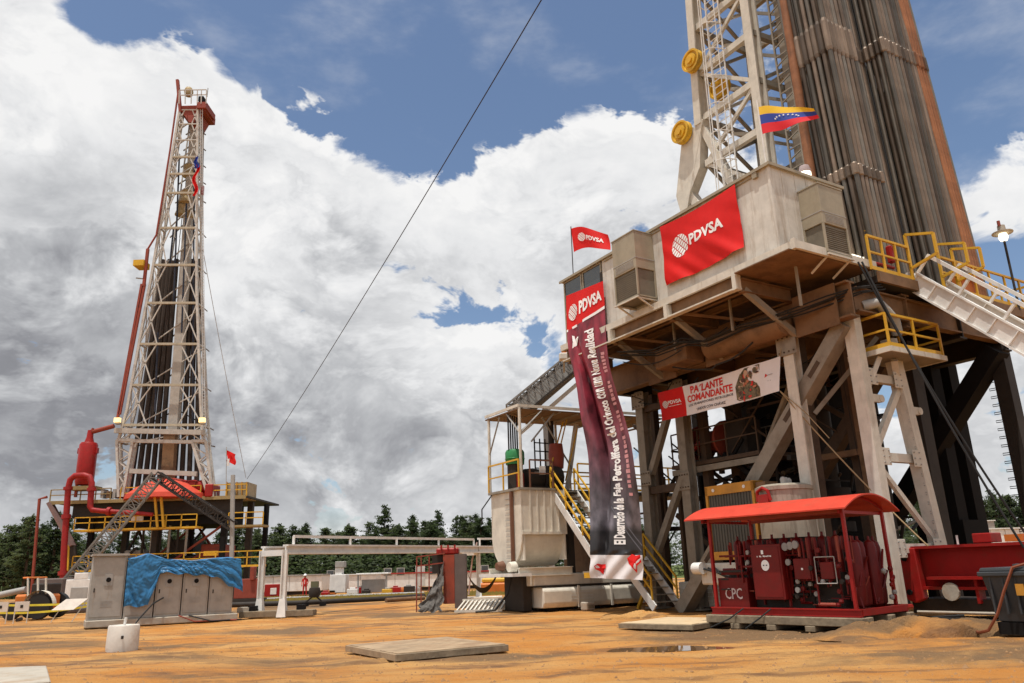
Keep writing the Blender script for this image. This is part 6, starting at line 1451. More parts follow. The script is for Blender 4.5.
for i, (m_, nm, px) in enumerate(cols):
    simple('yard_crate', '%s %s on the ground before the far trailers, %s in the row' % (nm, ['crate', 'barrel box', 'drum box', 'pallet load', 'generator'][i % 5], ['first', 'second', 'third', 'fourth', 'fifth', 'sixth', 'seventh', 'eighth', 'ninth', 'tenth'][i]), 'crate', px, 588, 67+(i*3) % 5, [('body', m_, (-.5-.1*(i % 3), 0, .1), (.5+.12*(i % 4), .8, .55+.13*(i % 4))), ('foot', darksteel, (-.4, .1, 0), (.4, .7, .1)), ('lid', grey if i % 2 else m_, (-.3, .1, .5+.13*(i % 4)), (.35, .6, .75+.13*(i % 4)))])
# ground pipelines
def gpipe(label, pts, r, m_, z=None): 
    P = [V((p.x, p.y, r+.02)) for p in pts]; tag(MB().path(P, r, 10).build('pipeline', m_, None, smooth=True), label, 'pipeline')
gpipe('dark thick pipeline crossing the yard from the cabinets to the rusty box', [ground_at(232, 608), ground_at(300, 606), ground_at(385, 601.5), ground_at(424, 598.5)], .15, darksteel)
gpipe('second shorter brown pipeline lying alongside nearer the rusty box', [ground_at(386, 603), ground_at(424, 600.5)], .13, brownsteel)
gpipe('dark pipeline along the left ground behind the caution tape', [ground_at(-40, 617.5), ground_at(40, 616), ground_at(92, 613)], .22, mat('bluish_pipe', (.12, .12, .14)))
gpipe('greyish upper pipeline lying further back across the yard', [ground_at(232, 602.5), ground_at(330, 598), ground_at(424, 594.5)], .10, grey)
gv = ground_at(314, 606)
vT = Thing('pipe_valve', 'dark valve on two feet standing over the ground pipeline', 'valve', gv)
MB().lathe(gv+V((0, 0, .75)), [(.02, -.3), (.3, -.25), (.36, 0), (.3, .25), (.02, .3)], 12).build('body', darksteel, vT, smooth=True); MB().bb(gv+V((-.2, -.15, .9)), gv+V((.2, .15, 1.35))).build('stem', mat('olive_grey', (.12, .12, .07)), vT)
for s_ in (-1, 1): MB().bb(gv+V((s_*.5-.15, -.2, 0)), gv+V((s_*.5+.15, .2, .2))).build('foot', blacksteel, vT); MB().bar(gv+V((s_*.5, 0, .2)), gv+V((0, 0, .6)), .08).build('leg', darksteel, vT)
# grass strip before the trailers
g_ = mat('dry_grass', (.30, .24, .06), .9, dirt=(.12, .13, .03), dirtamt=.6)
gm = MB(); rr_ = random.Random(12)
for i in range(5200):
    px = rr_.uniform(235, 520); Y = rr_.uniform(56, 66); x = at3(px, 590, Y).x; h = rr_.uniform(.06, .22)
    gm.add([(x-.12, Y, 0), (x+.12, Y, 0), (x+rr_.uniform(-.1, .1), Y, h)], [(0, 1, 2)])
tag(gm.build('dry_grass', g_), 'dry yellow grass strip in front of the trailers', 'grass', kind='stuff')

# ============================================================ WORKER IN RED
def worker(px, py, Y, label, facing=0, helmet=True):
    p = at3(px, py, Y); B = V((p.x, Y, 0)); T = Thing('person', label, 'person', B)
    body = bpy.data.meshes.new('body')
    J = [(0, 0, .95, .15), (0, 0, 1.15, .15), (0, 0, 1.38, .17), (0, 0, 1.5, .07), (0, 0, 1.60, .09), (0, -.01, 1.70, .085),
         (-.20, 0, 1.40, .07), (-.27, .02, 1.14, .052), (-.24, -.1, .92, .042), (.20, 0, 1.40, .07), (.27, .02, 1.14, .052), (.22, -.12, .93, .042),
         (-.10, 0, .88, .105), (-.12, -.02, .5, .075), (-.13, 0, .1, .055), (-.14, -.12, .05, .045), (.10, 0, .88, .105), (.13, .02, .5, .075), (.14, .04, .1, .055), (.15, -.08, .05, .045)]
    E_ = [(0, 1), (1, 2), (2, 3), (3, 4), (4, 5), (2, 6), (6, 7), (7, 8), (2, 9), (9, 10), (10, 11), (0, 12), (12, 13), (13, 14), (14, 15), (0, 16), (16, 17), (17, 18), (18, 19)]
    body.from_pydata([j[:3] for j in J], E_, []); body.materials.append(mat('red_coverall', (.50, .025, .02), .7))
    o = bpy.data.objects.new('body', body); COL.objects.link(o); o.parent = T.e
    sk_ = o.modifiers.new('skin', 'SKIN'); sl_ = body.skin_vertices[0].data
    for i, j in enumerate(J): sl_[i].radius = (j[3], j[3]*.8)
    sl_[0].use_root = True
    s_ = o.modifiers.new('sub', 'SUBSURF'); s_.levels = 2; s_.render_levels = 2
    MB().lathe(B+V((0, -.01, 1.66)), [(.02, -.13), (.075, -.11), (.095, -.03), (.1, .04), (.02, .1)], 14).build('head', skin, T, smooth=True)
    MB().lathe(B+V((0, -.01, 1.72)), [(.16, -.012), (.17, 0), (.125, .02), (.12, .08), (.07, .13), (.01, .145)], 16).build('hard_hat', whitec, T, smooth=True)
    for s in (-1, 1):
        MB().box(B+V((s*.14, -.09, .05)), (.1, .27, .1)).build('boot', blacksteel, T, bevel=.03)
        MB().path([B+V((s*.23, -.11, .92)), B+V((s*.23, -.13, .86)), B+V((s*.22, -.14, .80))], [.035, .042, .02], 8).build('hand', skin, T, smooth=True)
    MB().bb(B+V((-.02, -.125, 1.0)), B+V((.02, -.118, 1.35))).build('zip', white, T)
    return T
worker(304.5, 593, 70, 'standing worker in red coveralls and white hard hat before the white trailer')
w2 = worker(236, 588, 60, 'worker in white hard hat standing in the shade right of the blue tarpaulin')
# red hardware heap right of the tarp
hp = simple('red_pump', 'dark red pump assembly right of the tarpaulin behind the cabinets', 'pump', 247, 588, 56, [('body', oxide, (-.9, 0, .3), (.9, 1, 1.6)), ('base', darksteel, (-1.1, 0, 0), (1.1, 1.1, .3)), ('motor', darksteel, (-1.6, .1, .3), (-.9, .9, 1.2)), ('pipe', oxide, (.2, -.2, 1.5), (.5, .3, 2.4))])
# ============================================================ LEFT GROUND: tractor, caution tape, signs
tY = 40
def TP(px, py, dy=0): return at3(px, py, tY+dy)
tc_ = Thing('tractor', 'old orange tractor with canopy half hidden behind the foot of the lattice boom', 'tractor', (TP(36, 600).x, tY, 0))
MB().bb(TP(22, 579)+V((0, 0, 0)), TP(48, 576.5, 1.6)).build('canopy', orangem, tc_, bevel=.04)
for px in (28, 38, 46): MB().bar(TP(px, 578), TP(px, 600), .07).build('canopy_post', cream, tc_); MB().bar(TP(px, 578, 1.4), TP(px, 600, 1.4), .07).build('canopy_post', cream, tc_)
x0 = TP(10, 600).x; x1_ = TP(46, 600).x
MB().bb((x0, tY+.3, .5), (x1_, tY+1.3, 1.2)).build('hood', orangem, tc_, bevel=.1)
MB().bb((TP(27, 600).x, tY+.2, 1.0), (TP(44, 600).x, tY+1.4, 1.7)).build('seat_block', darksteel, tc_, bevel=.05)
for x, r in ((TP(41, 600).x, .62), (TP(14, 600).x, .42)):
    for y in (tY-.05, tY+1.5):
        w = MB().lathe((x, y, r), [(r*.5, -.15), (r*.95, -.15), (r, -.08), (r, .08), (r*.95, .15), (r*.5, .15)], 24, 'Y').build('tyre', rubber, tc_, smooth=True)
        sub(tc_, w, MB().lathe((x, y, r), [(.02, -.1), (r*.52, -.1), (r*.52, .1), (.02, .1)], 18, 'Y'), 'rim', cream)
fen = MB(); fen.grid(lambda u, v: V((TP(41, 600).x+.75*math.cos(math.pi*(.05+.85*u)), tY-.25+.35*v, .62+.75*math.sin(math.pi*(.05+.85*u)))), 14, 2); fen.build('fender', cream, tc_)
tag(MB().path([TP(-30, 606, 1), TP(0, 595, 1), TP(26, 589.5, 1)], .16, 10).build('boom_pipe', grey, None, smooth=True), 'grey inclined pipe reaching the tractor from the left edge', 'pipe')
simple('white_container', 'small white container box behind the lattice boom foot left of the cabinets', 'container', 80, 592, 52, [('body', white, (-1.0, 0, .2), (.8, 2, 1.9)), ('door', grey, (-.6, -.03, .3), (.5, 0, 1.4)), ('top', white, (-.5, 0, 1.9), (.4, 2, 2.3))])
tapem = mat('yellow_tape', (.72, .60, .06), .5, bump=0)
for lab, y0_, y1__ in (('upper yellow caution tape strung low across the left side', 604.5, 604), ('lower slack yellow caution tape strung across the left side', 610, 606.5)):
    P, Q = at3(-40, y0_+1, 37), at3(92, y1__, 37)
    mb = MB(); mb.grid(lambda u, v: P.lerp(Q, u)+V((0, .02*math.sin(u*20), -.22*4*u*(1-u)*(.3 if 'upper' in lab else 1)+.09*v)), 30, 1); tag(mb.build('caution_tape', tapem), lab, 'tape')
for px, lab, tilt in ((21, 'small white sign on two thin legs behind the caution tape', 0), (62, 'larger tilted white sign board leaning behind the caution tape', .5), (0, 'faded white sign cut by the left picture edge', 0)):
    b_ = at3(px, 612, 36.5); T = Thing('warning_sign', lab, 'sign', (b_.x, 36.5, 0), WF, 'signs along the caution tape'); w, h = (.32, .42) if tilt == 0 else (.5, .46)
    zc = b_.z+.0
    def sp(u, v, y=0, tl=tilt, ww=w, hh=h, bx=b_.x): return V((bx-ww+2*ww*u+tl*v*.9, 36.5+y+tl*v*.6, .52+hh*v))
    MB().add([sp(0, 0), sp(1, 0), sp(1, 1), sp(0, 1), sp(0, 0, .03), sp(1, 0, .03), sp(1, 1, .03), sp(0, 1, .03)], [(0, 1, 2, 3), (7, 6, 5, 4), (0, 4, 5, 1), (1, 5, 6, 2), (2, 6, 7, 3), (3, 7, 4, 0)]).build('board', mat('sign_white', (.62, .55, .48), .5), T)
    for u in (.03, .97): MB().bar(V((sp(u, 0).x, 36.52, 0)), sp(u, 1, .04), .035).build('leg', cream, T)
    if tilt == 0: MB().add([sp(.4, .35, -.01), sp(.6, .35, -.01), sp(.6, .65, -.01), sp(.4, .65, -.01)], [(0, 1, 2, 3)]).build('dark_mark', darksteel, T)
rope('sign_stub', 'small dark clod lying by the pipeline near the left signs', [ground_at(17, 621)+V((0, 0, .04)), ground_at(21, 620.5)+V((0, 0, .07))], .09, darksteel, 'clod', WF)

# ============================================================ LATTICE BOOM AND FAR RIG
def truss(T, p, q_, w, n, m_, r=.05, up=V((0, 0, 1))):
    p, q_ = V(p), V(q_); d = (q_-p).normalized(); s_ = d.cross(up).normalized()*w/2; u_ = s_.cross(d).normalized()*w/2
    cs_ = [s_+u_, -s_+u_, -s_-u_, s_-u_]
    for c in cs_: MB().bar(p+c, q_+c, r*2).build('chord', m_, T)
    mb = MB()
    for i in range(n):
        a_, b_ = p.lerp(q_, i/n), p.lerp(q_, (i+1)/n)
        for j in range(4):
            c, e_ = cs_[j], cs_[(j+1) % 4]
            if i % 2: c, e_ = e_, c
            mb.bar(a_+c, b_+e_, r*1.1); mb.bar(a_+c, a_+e_, r*1.1)
    mb.build('lacing', m_, T)
bmT = Thing('lattice_boom', 'grey lattice boom rising to a peak before the far rig and down again', 'boom', (at3(58, 600, 58).x, 58, 0))
truss(bmT, at3(58, 596, 58), at3(157, 476, 60), .85, 22, mat('galvanised_grey', (.22, .205, .185), .55, metal=.2, dirt=(.1, .08, .06), dirtamt=.5), .055)
truss(bmT, at3(157, 476, 60), at3(233, 526, 60), .65, 14, darksteel, .055)
MB().box(at3(54, 596, 57), (2.0, 1.6, 2.4)).build('winch_box', mat('brown_grey', (.2, .17, .14), .7), bmT, bevel=.08)
MB().bar(at3(233, 475, 60), at3(231, 598, 60), .26).build('end_post', grey, bmT)
for px in (60, 68, 50): MB().bar(at3(px, 592, 57.5), at3(px-2, 606, 57), .3).build('leg', darksteel, bmT)

FY = 85
def F(px, py, dy=0): return at3(px, py, FY+dy) if dy == 0 else at3(px, py, FY)+V((0, dy, 0))
fo_ = F(150, 600); fo_.z = 0
fs_ = Thing('far_substructure', 'dark raised base of the far rig with yellow railed walkways', 'rig base', fo_)
zf = F(150, 499).z; zg = 0
X0, X1 = F(50, 499).x, F(246, 499).x
MB().bb((X0, FY, zf-.12), (X1, FY+12, zf+.08)).build('drill_deck', darksteel, fs_)
MB().bb((X0, FY-.1, zf-.28), (X1, FY, zf+.10)).build('deck_edge', mat('olive_edge', (.30, .22, .10), .6), fs_)
MB().ibar((F(70, 510).x, FY+.6, zf-1.0), (F(240, 510).x, FY+.6, zf-1.0), .5, 1.6, .12).build('main_girder', darksteel, fs_)
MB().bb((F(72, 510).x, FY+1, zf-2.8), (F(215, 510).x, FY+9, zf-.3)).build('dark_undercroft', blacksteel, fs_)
r2 = random.Random(8)
for k, px in enumerate((78, 100, 122, 145, 170, 195, 215, 232, 240)):
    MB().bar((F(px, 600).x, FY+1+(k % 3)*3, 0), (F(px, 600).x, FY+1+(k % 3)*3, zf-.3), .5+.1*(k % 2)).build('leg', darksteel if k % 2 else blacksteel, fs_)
for k in range(10):
    a_, b_ = r2.uniform(85, 225), r2.uniform(85, 225)
    MB().bar((F(a_, 600).x, FY+2+k*.5, r2.uniform(0, 3)), (F(b_, 600).x, FY+2+k*.5, r2.uniform(4, zf-.5)), .22).build('brace', darksteel if k % 3 else oxide, fs_)
for px0, px1, zz0, zz1, m_ in ((98, 130, 0, 3.0, darksteel), (140, 175, 0, 4.2, darksteel), (182, 212, 0, 3.2, brownsteel), (105, 125, 3.4, 5, grey), (150, 170, 4.6, 6, darksteel), (185, 205, 4.0, 5.4, oxide)):
    MB().bb((F(px0, 600).x, FY+3, zz0), (F(px1, 600).x, FY+8, zz1)).build('machine_block', m_, fs_, bevel=.1)
for k in range(6): MB().tube((F(130+k*9, 600).x, FY+1.5, 4.2), (F(130+k*9, 600).x, FY+1.5, zf-1.4), .14, 8).build('hanging_pipe', grey if k % 2 else darksteel, fs_)
def far_rail(xa, xb, z, y, h=1.15, label='railing', m_=yellow):
    mb = MB(); n_ = max(2, int((xb-xa)/1.6))
    for q_ in (h, h*.55): mb.bar((xa, y, z+q_), (xb, y, z+q_), .10)
    for i in range(n_+1): mb.bar((xa+(xb-xa)*i/n_, y, z), (xa+(xb-xa)*i/n_, y, z+h), .10)
    mb.build(label, m_, fs_)
z2 = F(150, 528.5).z; z3 = F(150, 568).z
MB().bb((F(82, 528).x, FY-1.6, z2-.2), (F(203, 528).x, FY, z2)).build('walkway', yellow, fs_)
far_rail(F(82, 528).x, F(202, 528).x, z2, FY-1.6, 1.25)
MB().bb((F(232, 528).x, FY-1.2, z2-.2), (F(266, 528).x, FY+1, z2)).build('walkway', mat('olive_edge', (.30, .22, .10)), fs_); far_rail(F(232, 528).x, F(266, 528).x, z2, FY-1.2, 1.3)
MB().bb((F(78, 568).x, FY-1.2, z3-.2), (F(266, 568).x, FY, z3)).build('walkway', yellow, fs_); far_rail(F(78, 568).x, F(266, 568).x, z3, FY-1.2, 1.4)
far_rail(X0, F(110, 500).x, zf, FY, 1.3, m_=mat('olive_edge', (.30, .22, .10))); far_rail(F(205, 500).x, X1, zf, FY, 1.3); far_rail(F(120, 500).x, F(200, 500).x, zf, FY, 1.3)
for px in (165, 171): MB().bar(F(px-3, 493, -1.8), F(px, 528, -1.8), .22).build('yellow_stair_side', yellow, fs_)
MB().bar(F(50, 503), F(73, 546), 1.0, .3).build('slanted_brace', mat('faded_maroon_grey', (.20, .13, .12), .6), fs_); MB().bar(F(73, 546), F(77, 600), .6, .3).build('slanted_foot', darksteel, fs_)
MB().bb(F(223, 499)+V((0, 1, .05)), F(245, 481)+V((0, 4, 0))).build('tan_cabin', mat('tan_box', (.33, .26, .16), .6, dirt=(.1, .08, .05), dirtamt=.5), fs_)
for k in range(5): MB().bar(F(224+k*5, 499, .9), F(224+k*5, 481, .9), .1).build('cabin_rib', amber, fs_)
MB().bb(F(205, 497)+V((0, -.3, 0)), F(214, 484)+V((0, 2, 0))).build('red_cabinet', red, fs_, bevel=.1)
MB().bb(F(183, 528)+V((0, -1.4, .2)), F(192, 518)+V((0, -.9, 0))).build('pale_panel', grey, fs_) if 0 else None
MB().bb(F(137, 523, -1.4), F(149, 517, -1.2)).build('pale_panel', white, fs_); MB().bb(F(207, 556, -1.0), F(221, 551, -.7)).build('yellow_box', byellow, fs_)
# red draw works dome
dw = Thing('red_drawworks', 'bright red domed drawworks on the far drill floor between the white legs', 'drawworks', F(160, 498))
MB().lathe(F(163, 499)+V((0, 1.5, .0)), [(4.6, 0), (4.5, .5), (3.0, 1.6), (1.2, 2.3), (.1, 2.4)], 18).build('dome', mat('coral_red', (.55, .07, .04), .5), dw, smooth=True)
MB().bb(F(172, 498)+V((0, 2, 0)), F(205, 481)+V((0, 4, 0))).build('housing', mat('coral_red', (.5, .05, .03)), dw, bevel=.3)
for px in (180, 190, 200): MB().lathe(F(px, 486)+V((0, .8, 0)), [(.1, -.6), (.7, -.5), (.8, 0), (.7, .5), (.1, .6)], 12, 'X').build('drum', red, dw, smooth=True)
# far mast
fm = Thing('far_mast', 'tall tapering white lattice mast of the far rig with a red crown', 'mast', F(160, 498))
def FP(px, py, dy=0): return F(px, py, dy)
Lf = [(118, 442), (127, 410), (152.5, 271), (179.5, 112)]; Rf = [(203.5, 442), (201, 410), (196.8, 290), (196.8, 230), (198, 108)]
def interp(K, py):
    for (a_, b_), (c, d) in zip(K[:-1], K[1:]):
        if d <= py <= b_: t = (b_-py)/(b_-d); return a_+(c-a_)*t
    return K[-1][0] if py < K[-1][1] else K[0][0]
fw = mat('far_white_steel', (.52, .50, .46), .55, dirt=(.20, .10, .07), dirtamt=.5)
dep = lambda py: 1.9-.9*(442-py)/330
for K in (Lf, Rf):
    for (a_, b_), (c, d) in zip(K[:-1], K[1:]):
        MB().bar(FP(a_, b_), FP(c, d), .27).build('leg', fw, fm)
        MB().bar(FP(a_, b_)+V((0, dep(b_), 0)), FP(c, d)+V((0, dep(d), 0)), .26).build('rear_leg', fw, fm)
lev = [442, 425, 385, 344, 303, 265, 228, 193, 174, 157, 140, 124, 110]
for i, py in enumerate(lev):
    l, r_ = FP(interp(Lf, py), py), FP(interp(Rf, py), py); D = V((0, dep(py), 0))
    big = py in (425, 385, 344, 303, 265, 228, 193, 174, 157)
    MB().bar(l, r_, .22 if big else .14, .26 if big else .14).build('girt', mat('cream_girt', (.42, .37, .28), .6) if big else fw, fm)
    for a_, b_ in ((l, l+D), (r_, r_+D)): MB().bar(a_, b_, .16).build('side_girt', fw, fm)
    if i < len(lev)-1:
        p2 = lev[i+1]; l2, r2_ = FP(interp(Lf, p2), p2), FP(interp(Rf, p2), p2); D2 = V((0, dep(p2), 0)); inn = .30
        # corner bays of the open front: lacing only near each leg
        wl = (r_-l)*inn
        for a_, b_ in ((l, l2+(r2_-l2)*inn), (l+wl, l2), (r_, r2_-(r2_-l2)*inn), (r_-wl, r2_)): MB().bar(a_, b_, .12).build('lattice', fw, fm)
        for a_, b_ in ((l, l2+D2), (l+D, l2), (r_, r2_+D2), (r_+D, r2_)): MB().bar(a_, b_, .09).build('side_lattice', fw, fm)
        MB().bar(l+D, r2_+D2, .12).build('rear_lattice', fw, fm)
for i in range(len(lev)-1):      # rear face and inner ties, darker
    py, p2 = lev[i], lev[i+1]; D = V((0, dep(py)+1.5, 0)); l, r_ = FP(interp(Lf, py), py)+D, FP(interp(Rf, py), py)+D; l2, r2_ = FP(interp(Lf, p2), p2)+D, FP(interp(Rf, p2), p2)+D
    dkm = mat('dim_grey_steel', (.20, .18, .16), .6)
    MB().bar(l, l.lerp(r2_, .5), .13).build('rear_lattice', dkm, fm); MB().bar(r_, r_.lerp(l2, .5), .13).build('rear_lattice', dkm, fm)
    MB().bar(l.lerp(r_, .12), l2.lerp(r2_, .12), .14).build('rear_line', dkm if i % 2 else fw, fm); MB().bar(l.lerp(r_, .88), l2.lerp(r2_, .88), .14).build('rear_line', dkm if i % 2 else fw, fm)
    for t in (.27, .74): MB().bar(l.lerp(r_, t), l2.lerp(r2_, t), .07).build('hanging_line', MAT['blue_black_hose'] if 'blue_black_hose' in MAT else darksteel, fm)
# A legs below
for tri in (((117, 440), (133, 440), (120, 497)), ((192, 441), (206, 441), (210, 497))):
    for dy in (0, .8):
        a_, b_, c = [FP(*t, dy) if dy else FP(*t) for t in tri]
        MB().bar(a_, c+(a_-c)*0+V((-.15, 0, 0)), .28).build('splayed_leg', fw, fm); MB().bar(b_, c+V((.3, 0, 0)), .28).build('splayed_leg', fw, fm); MB().bar(a_, b_, .3).build('leg_head', fw, fm)
        for k in range(1, 7):
            t, t2 = k/8, (k+1)/8; MB().bar((a_ if k % 2 else b_).lerp(c, t), (b_ if k % 2 else a_).lerp(c, t2), .13).build('lattice', fw, fm)
MB().bar(FP(116, 431, -.3), FP(206, 433, -.3), .3, .55).build('base_beam', mat('pale_grey_steel', (.42, .39, .35), .6), fm)
MB().bar(FP(131, 441), FP(193, 442), .35, .38).build('portal_beam', fw, fm)
MB().bar(FP(130, 471), FP(197, 474), .35, .5).build('portal_beam', MAT['pale_grey_steel'], fm)
# central guide and racked pipes
MB().bar(FP(189, 118, 2), FP(165, 440, 2), 1.05, .8).build('guide_beam', mat('pale_grey_steel', (.42, .39, .35)), fm); MB().bar(FP(165, 430, 1.5), FP(161, 496, 1.5), 1.3, .8).build('guide_foot', brownsteel, fm)
for (a_, b_, c, d, w) in ((159, 250, 131, 492, 2.2), (183, 250, 170, 480, 2.3)):
    A_, B_ = FP(a_, b_, 3), FP(c, d, 3)
    for k in range(5): 
        MB().tube(A_+V((w*(k/4-.5)*.75, 0, -.2*(k % 2))), B_+V((w*(k/4-.5)*1.5, 0, 0)), .30, 8).build('racked_pipes', mat('far_pipe_brown', (.05, .036, .028), .6), fm)
for a_, b_ in (((176, 150), (170, 300)), ((183, 200), (178, 330)), ((170, 225), (166, 262)), ((191, 160), (189, 420)), ((154, 330), (151, 410))): MB().tube(FP(*a_, 1.0), FP(*b_, 1.0), .11, 6).build('dark_line', mat('blue_black_hose', (.03, .035, .055)), fm)
for px, py, s_ in ((183, 163, 1.1), (180, 190, 1.2), (175, 203, 1.0), (184, 207, .8)): MB().lathe(FP(px, py, 2), [(.1, -s_), (s_*.8, -s_*.7), (s_*.6, 0), (s_*.7, s_*.6), (.1, s_)], 10).build('block', mat('mustard_grey', (.36, .27, .14), .6), fm)
MB().path([FP(178.5, 84, .2), FP(170.5, 150, -.1), FP(157.5, 236, -.3), FP(149, 250, -.3)], .11, 6).build('red_standpipe', oxide, fm)
mb = MB()
for a_, b_ in (((146, 285), (121, 415)), ((143, 285), (118, 424))): mb.bar(FP(*a_, -.3), FP(*b_, -.3), .24)
mb.build('red_trunk', oxide, fm)
MB().bar(FP(149, 250, -.3), FP(145, 287, -.3), .3).build('red_standpipe', oxide, fm)
bk_ = MB(); bk_.bb(FP(136, 268, -.8), FP(147, 262, .8)); bk_.build('monkey_basket', byellow, fm); MB().bar(FP(136, 278, 0), FP(145, 279, 0), .12).build('basket_arm', grey, fm)
# ladder at the right side with hoops
mb = MB()
for px in (200.8, 203.0): mb.bar(FP(px, 110, -.2), FP(px+3, 440, -.2), .06)
for k in range(110): mb.bar(FP(200.8+k*.0275, 112+k*3, -.2), FP(203+k*.0275, 112+k*3, -.2), .04)
mb.build('caged_ladder', mat('pale_line', (.5, .5, .5)), fm)
# crown
MB().bb(FP(180, 112), FP(206, 105)+V((0, 3.2, 0))).build('crown_beam', oxide, fm)
mb = MB(); mb.add([FP(182, 112), FP(200, 112), FP(194, 122), FP(189, 122), FP(182, 112, 3), FP(200, 112, 3), FP(194, 122, 3), FP(189, 122, 3)], [(0, 1, 2, 3), (7, 6, 5, 4), (0, 4, 5, 1), (1, 5, 6, 2), (2, 6, 7, 3), (3, 7, 4, 0)]); mb.build('crown_block', oxide, fm)
MB().bb(FP(198, 110, -.5), FP(208, 104, 2.5)).build('crown_platform', oxide, fm)
mb = MB()
for z in (92, 97): mb.bar(FP(181, z+.5, -.5), FP(208, z, -.5), .1)
for px in (181, 187, 193, 199, 203, 208): mb.bar(FP(px, 92.5, -.5), FP(px-.3, 106, -.5), .1)
mb.build('crown_railing', fw, fm)
MB().bar(FP(177.5, 80, 0), FP(180.5, 112, 0), .35).build('red_horn', oxide, fm)
MB().lathe(FP(185.5, 87, 1), [(.1, -.7), (.45, -.6), (.6, 0), (.4, .5), (.1, .7)], 10).build('crown_sheave', mat('mustard_grey', (.36, .27, .14)), fm, smooth=True)
MB().bb(FP(198, 101, 0), FP(203.5, 96, 1)).build('crown_box', blacksteel, fm)
MB().bar(FP(207, 97, 0), FP(208, 88, 0), .08).build('aerial', grey, fm)
for px in (121, 205): 
    T = Thing('mast_lamp', 'lit yellowish lamp on the %s white leg of the far mast' % ('left' if px < 150 else 'right'), 'lamp', F(px, 424)+V((0, -.8, 0))); MB().box(F(px, 421.5)+V((0, -.8, 0)), (.8, .4, .6)).build('lens', lampon, T) if 0 else MB().box(F(px, 421.5)+V((0, -.8, 0)), (.62, .4, .5)).build('lens', emat('warm_lamp', (1, .72, .30), 1.3), T); MB().box(F(px, 424.3)+V((0, -.6, 0)), (.5, .5, .25)).build('housing', grey, T)
# far red flag on the mast
fl2 = Thing('mast_flag', 'red and blue cloth hanging down the right side of the far mast', 'flag', F(199, 170))
MB().grid(lambda u, v: F(195.3, 199)+V((.5*u+.25*math.sin(v*9), -.9+.2*math.sin(u*5), 4.2*v)), 4, 12).build('red_cloth', flagred, fl2, smooth=True)
MB().grid(lambda u, v: F(197.0, 172)+V((.75*u*(1-.5*v)+.1*math.sin(v*9), -1.0+.2*math.sin(u*5), 1.6*v)), 4, 8).build('blue_cloth', MAT['flag_blue'], fl2, smooth=True)
MB().bar(F(202.5, 195, 0), F(203, 186, 0), .25).build('red_tail', red, fl2)
fl3 = Thing('far_deck_flag', 'small red and white flag on a pole above the far drill floor cabin', 'flag', F(225.5, 498))
MB().bar(F(226, 497), F(226.5, 447), .06).build('pole', grey, fl3); MB().grid(lambda u, v: F(226.5, 461)+V((1.0*u+.1*math.sin(v*6), .1*math.sin(6*u), 1.2*v-.5*u)), 6, 6).build('cloth', flagred, fl3); MB().bb(F(227.5, 466, -.2), F(230, 459, -.1)).build('white_part', white, fl3)
# red separator tank and pipes
rt = Thing('red_separator', 'tall red cylindrical separator on the left end of the far drill floor', 'separator tank', F(84, 498))
c_ = F(84, 484)
R_ = (F(93, 460).x-F(76, 460).x)/2; H_ = F(84, 443).z-F(84, 484).z
MB().lathe(c_, [(.2, -.2), (R_*.9, -.1), (R_, .2), (R_, H_-.25), (R_*.85, H_), (.2, H_+.15)], 22).build('shell', red, rt, smooth=True)
MB().lathe(c_, [(.2, H_), (.5, H_+.1), (.35, H_+.6), (.3, H_+1.4), (.02, H_+1.4)], 12).build('neck', red, rt, smooth=True)
for s_ in (-1, 1): MB().bar(c_+V((s_*R_*.8, 0, -1.4)), c_+V((s_*R_*.8, 0, .1)), .25).build('leg', oxide, rt)
MB().bb(c_+V((-1.2, -.9, -.7)), c_+V((1.6, .9, -.3))).build('saddle', mat('olive_edge', (.30, .22, .10)), rt)
for s_ in (-1, 1): MB().bb(c_+V((s_*R_-.15, -.2, H_-1.2)), c_+V((s_*R_+.15, .2, H_-.6))).build('lug', red, rt)
MB().path([c_+V((0, 0, H_+1.0)), c_+V((.35, 0, H_+1.55)), F(92, 432), F(114, 426)], .25, 10).build('outlet_pipe', oxide, rt, smooth=True)
for k in range(4): MB().bb(F(100+k*6, 498), F(104+k*6, 489+(k % 2)*2)+V((0, 1, 0))).build('deck_box', [grey, brownsteel, grey, red][k], rt)
up = Thing('red_riser_pipe', 'thick red pipe looping in an arch before the far rig floor', 'pipe', F(75, 600)*V((1, 1, 0)) if 0 else (F(75, 600).x, FY-2.5, 0))
dyv = V((0, -2.2, 0))
rp_pts = [F(74, 600), F(76, 545), F(79.5, 490), F(81.5, 482), F(86, 478), F(95, 477.5), F(100, 479), F(102.5, 485), F(101.5, 500), F(101, 508), F(103, 511.5), F(112, 512.5), F(140, 514), F(162, 516)]
MB().path([p+dyv for p in rp_pts], [.31]*10+[.28, .25, .23, .2], 12).build('pipe', mat('dull_red_pipe', (.30, .018, .018), .5, dirt=(.12, .02, .015), dirtamt=.5), up, smooth=True)
for a_, b_ in ((F(74.5, 575), F(74.6, 571)), (F(77.5, 520), F(77.7, 516)), (F(102.3, 490), F(102.2, 493)), (F(118, 512.8), F(121, 513)), (F(79.2, 492), F(79.4, 489))): MB().tube(a_+dyv, b_+dyv, .46, 12).build('flange', MAT['dull_red_pipe'], up, smooth=True)
tp_ = Thing('thin_red_pipe', 'thin dull red vertical pipe left of the far rig against the trees', 'pipe', (F(32, 600).x, FY, 0))
MB().path([F(31, 600), F(36, 540), F(39.5, 499), F(47, 497)], .16, 8).build('pipe', oxide, tp_)
tag(MB().bar(F(69.5, 541), F(66, 600), .22).build('yellow_post', byellow), 'thin yellow upright beside the far rig left brace', 'post')
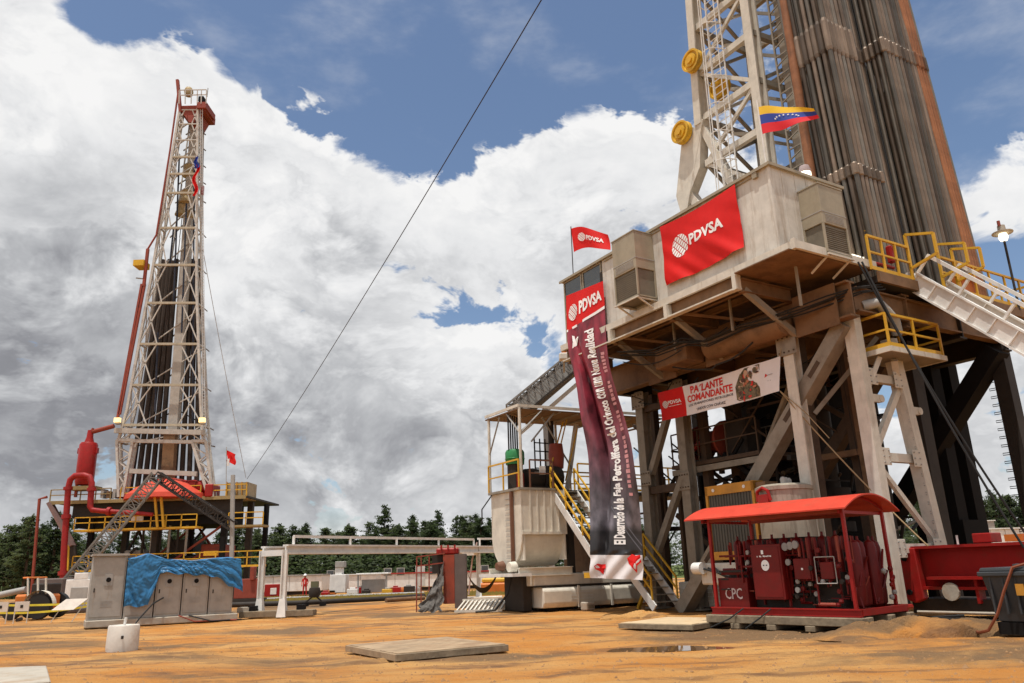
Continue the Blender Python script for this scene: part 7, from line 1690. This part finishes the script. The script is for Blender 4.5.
# ============================================================ CONVEYOR TRUSS BEHIND THE SHAKER HOUSE
cv = Thing('inclined_walkway', 'grey inclined covered truss rising behind the shaker canopy toward the cabin', 'walkway', (at3(515, 412, 40).x, 40, 0))
c0_, c1__ = at3(512, 414, 42), at3(590, 352, 42)
truss(cv, c0_, c1__+V((1, 0, .9)), 1.0, 14, MAT['galvanised_grey'], .05)
MB().bar(c0_+V((0, .5, 0)), c1__+V((1, .5, .9)), .05, .95).build('side_sheet', grey, cv); MB().bar(c0_+V((.2, 0, -.55)), c1__+V((1, 0, .35)), 1.6, .08).build('floor_sheet', darksteel, cv)
MB().bar(c0_+V((.4, 0, -1.1)), c1__+V((1, 0, -.35)), .15, .2).build('lower_beam', cream, cv)
MB().bar(at3(545, 408, 42), V((at3(545, 408, 42).x, 42, 0)), .3).build('leg', grey, cv); MB().bar(at3(590, 358, 42), V((at3(590, 358, 42).x, 42, 0)), .3).build('leg', grey, cv)
bn = Thing('roof_beacon', 'small cream and orange beacon at the left end of the hanging banner', 'beacon', at3(564, 357, 38))
MB().box(at3(564, 357, 38), (.5, .5, .35)).build('housing', cream, bn, bevel=.05); MB().box(at3(564, 352.5, 38), (.25, .25, .2)).build('lens', orangem, bn); MB().bar(at3(564, 359, 38), at3(564, 372, 40), .08).build('stalk', grey, bn)
# ============================================================ LAMP POLE AND CABLES
lpz = Thing('lamp_pole', 'dark pole with a lit round lamp above the right hand railing', 'lamp', (11.8, -.85, 10.3), RIG)
pb0, pb1 = RIG.pl(1015, 290, 1, -.85), RIG.pl(1004, 240, 1, -.85)
MB().tube((pb0.x, -.85, 10.2), pb1, .045, 8).build('pole', darksteel, lpz)
MB().lathe(pb1+V((0, 0, .12)), [(.02, -.18), (.12, -.14), (.17, 0), (.13, .13), (.02, .16)], 14).build('bulb', lampon, lpz, smooth=True)
MB().lathe(pb1+V((0, 0, .30)), [(.36, -.03), (.36, .0), (.14, .06), (.13, .28), (.02, .30)], 16).build('shade', concrete, lpz, smooth=True)
MB().tube(pb1+V((-.12, 0, .55)), pb1+V((-.12, 0, .75)), .06, 8).build('photocell', oxide, lpz)
# guy lines
def line(label, a_, b_, r, sag=0, m_=None): return rope('guy_line', label, [a_, b_], r, m_ or darksteel, 'cable', WF, sag, 24)
line('long black guy cable sweeping down from the top right sky to the far rig cabin', at3(552, -18, 24), at3(247, 479, 86), .026, .6)
line('thin pale guy wire right of the far mast', at3(203, 250, 88), at3(246, 478, 92), .04, .3, MAT['pale_line'])
p = RIG.pl(858, 262, 1, -1.0); q_ = RIG.pl(1030, 540, 1, -3.4)
for k, (dx, lab) in enumerate(((0, 'upper black cable of the pair slanting from the cabin corner to lower right'), (.12, 'lower black cable of the pair slanting from the cabin corner to lower right'))):
    A_ = RIG.w(p)+V((dx, 0, 0)); B_ = RIG.w(RIG.pl(1030-6*k, 540+8*k, 1, -3.2-.2*k)); rope('hanging_cable', lab, [A_, B_], .03, rubber, 'cable', WF, .35, 20)
line('thin wire hanging inside the ladder tower opening', RIG.w((4.2, 1.6, 8.6)), RIG.w((4.9, 1.7, .3)), .012, 0)
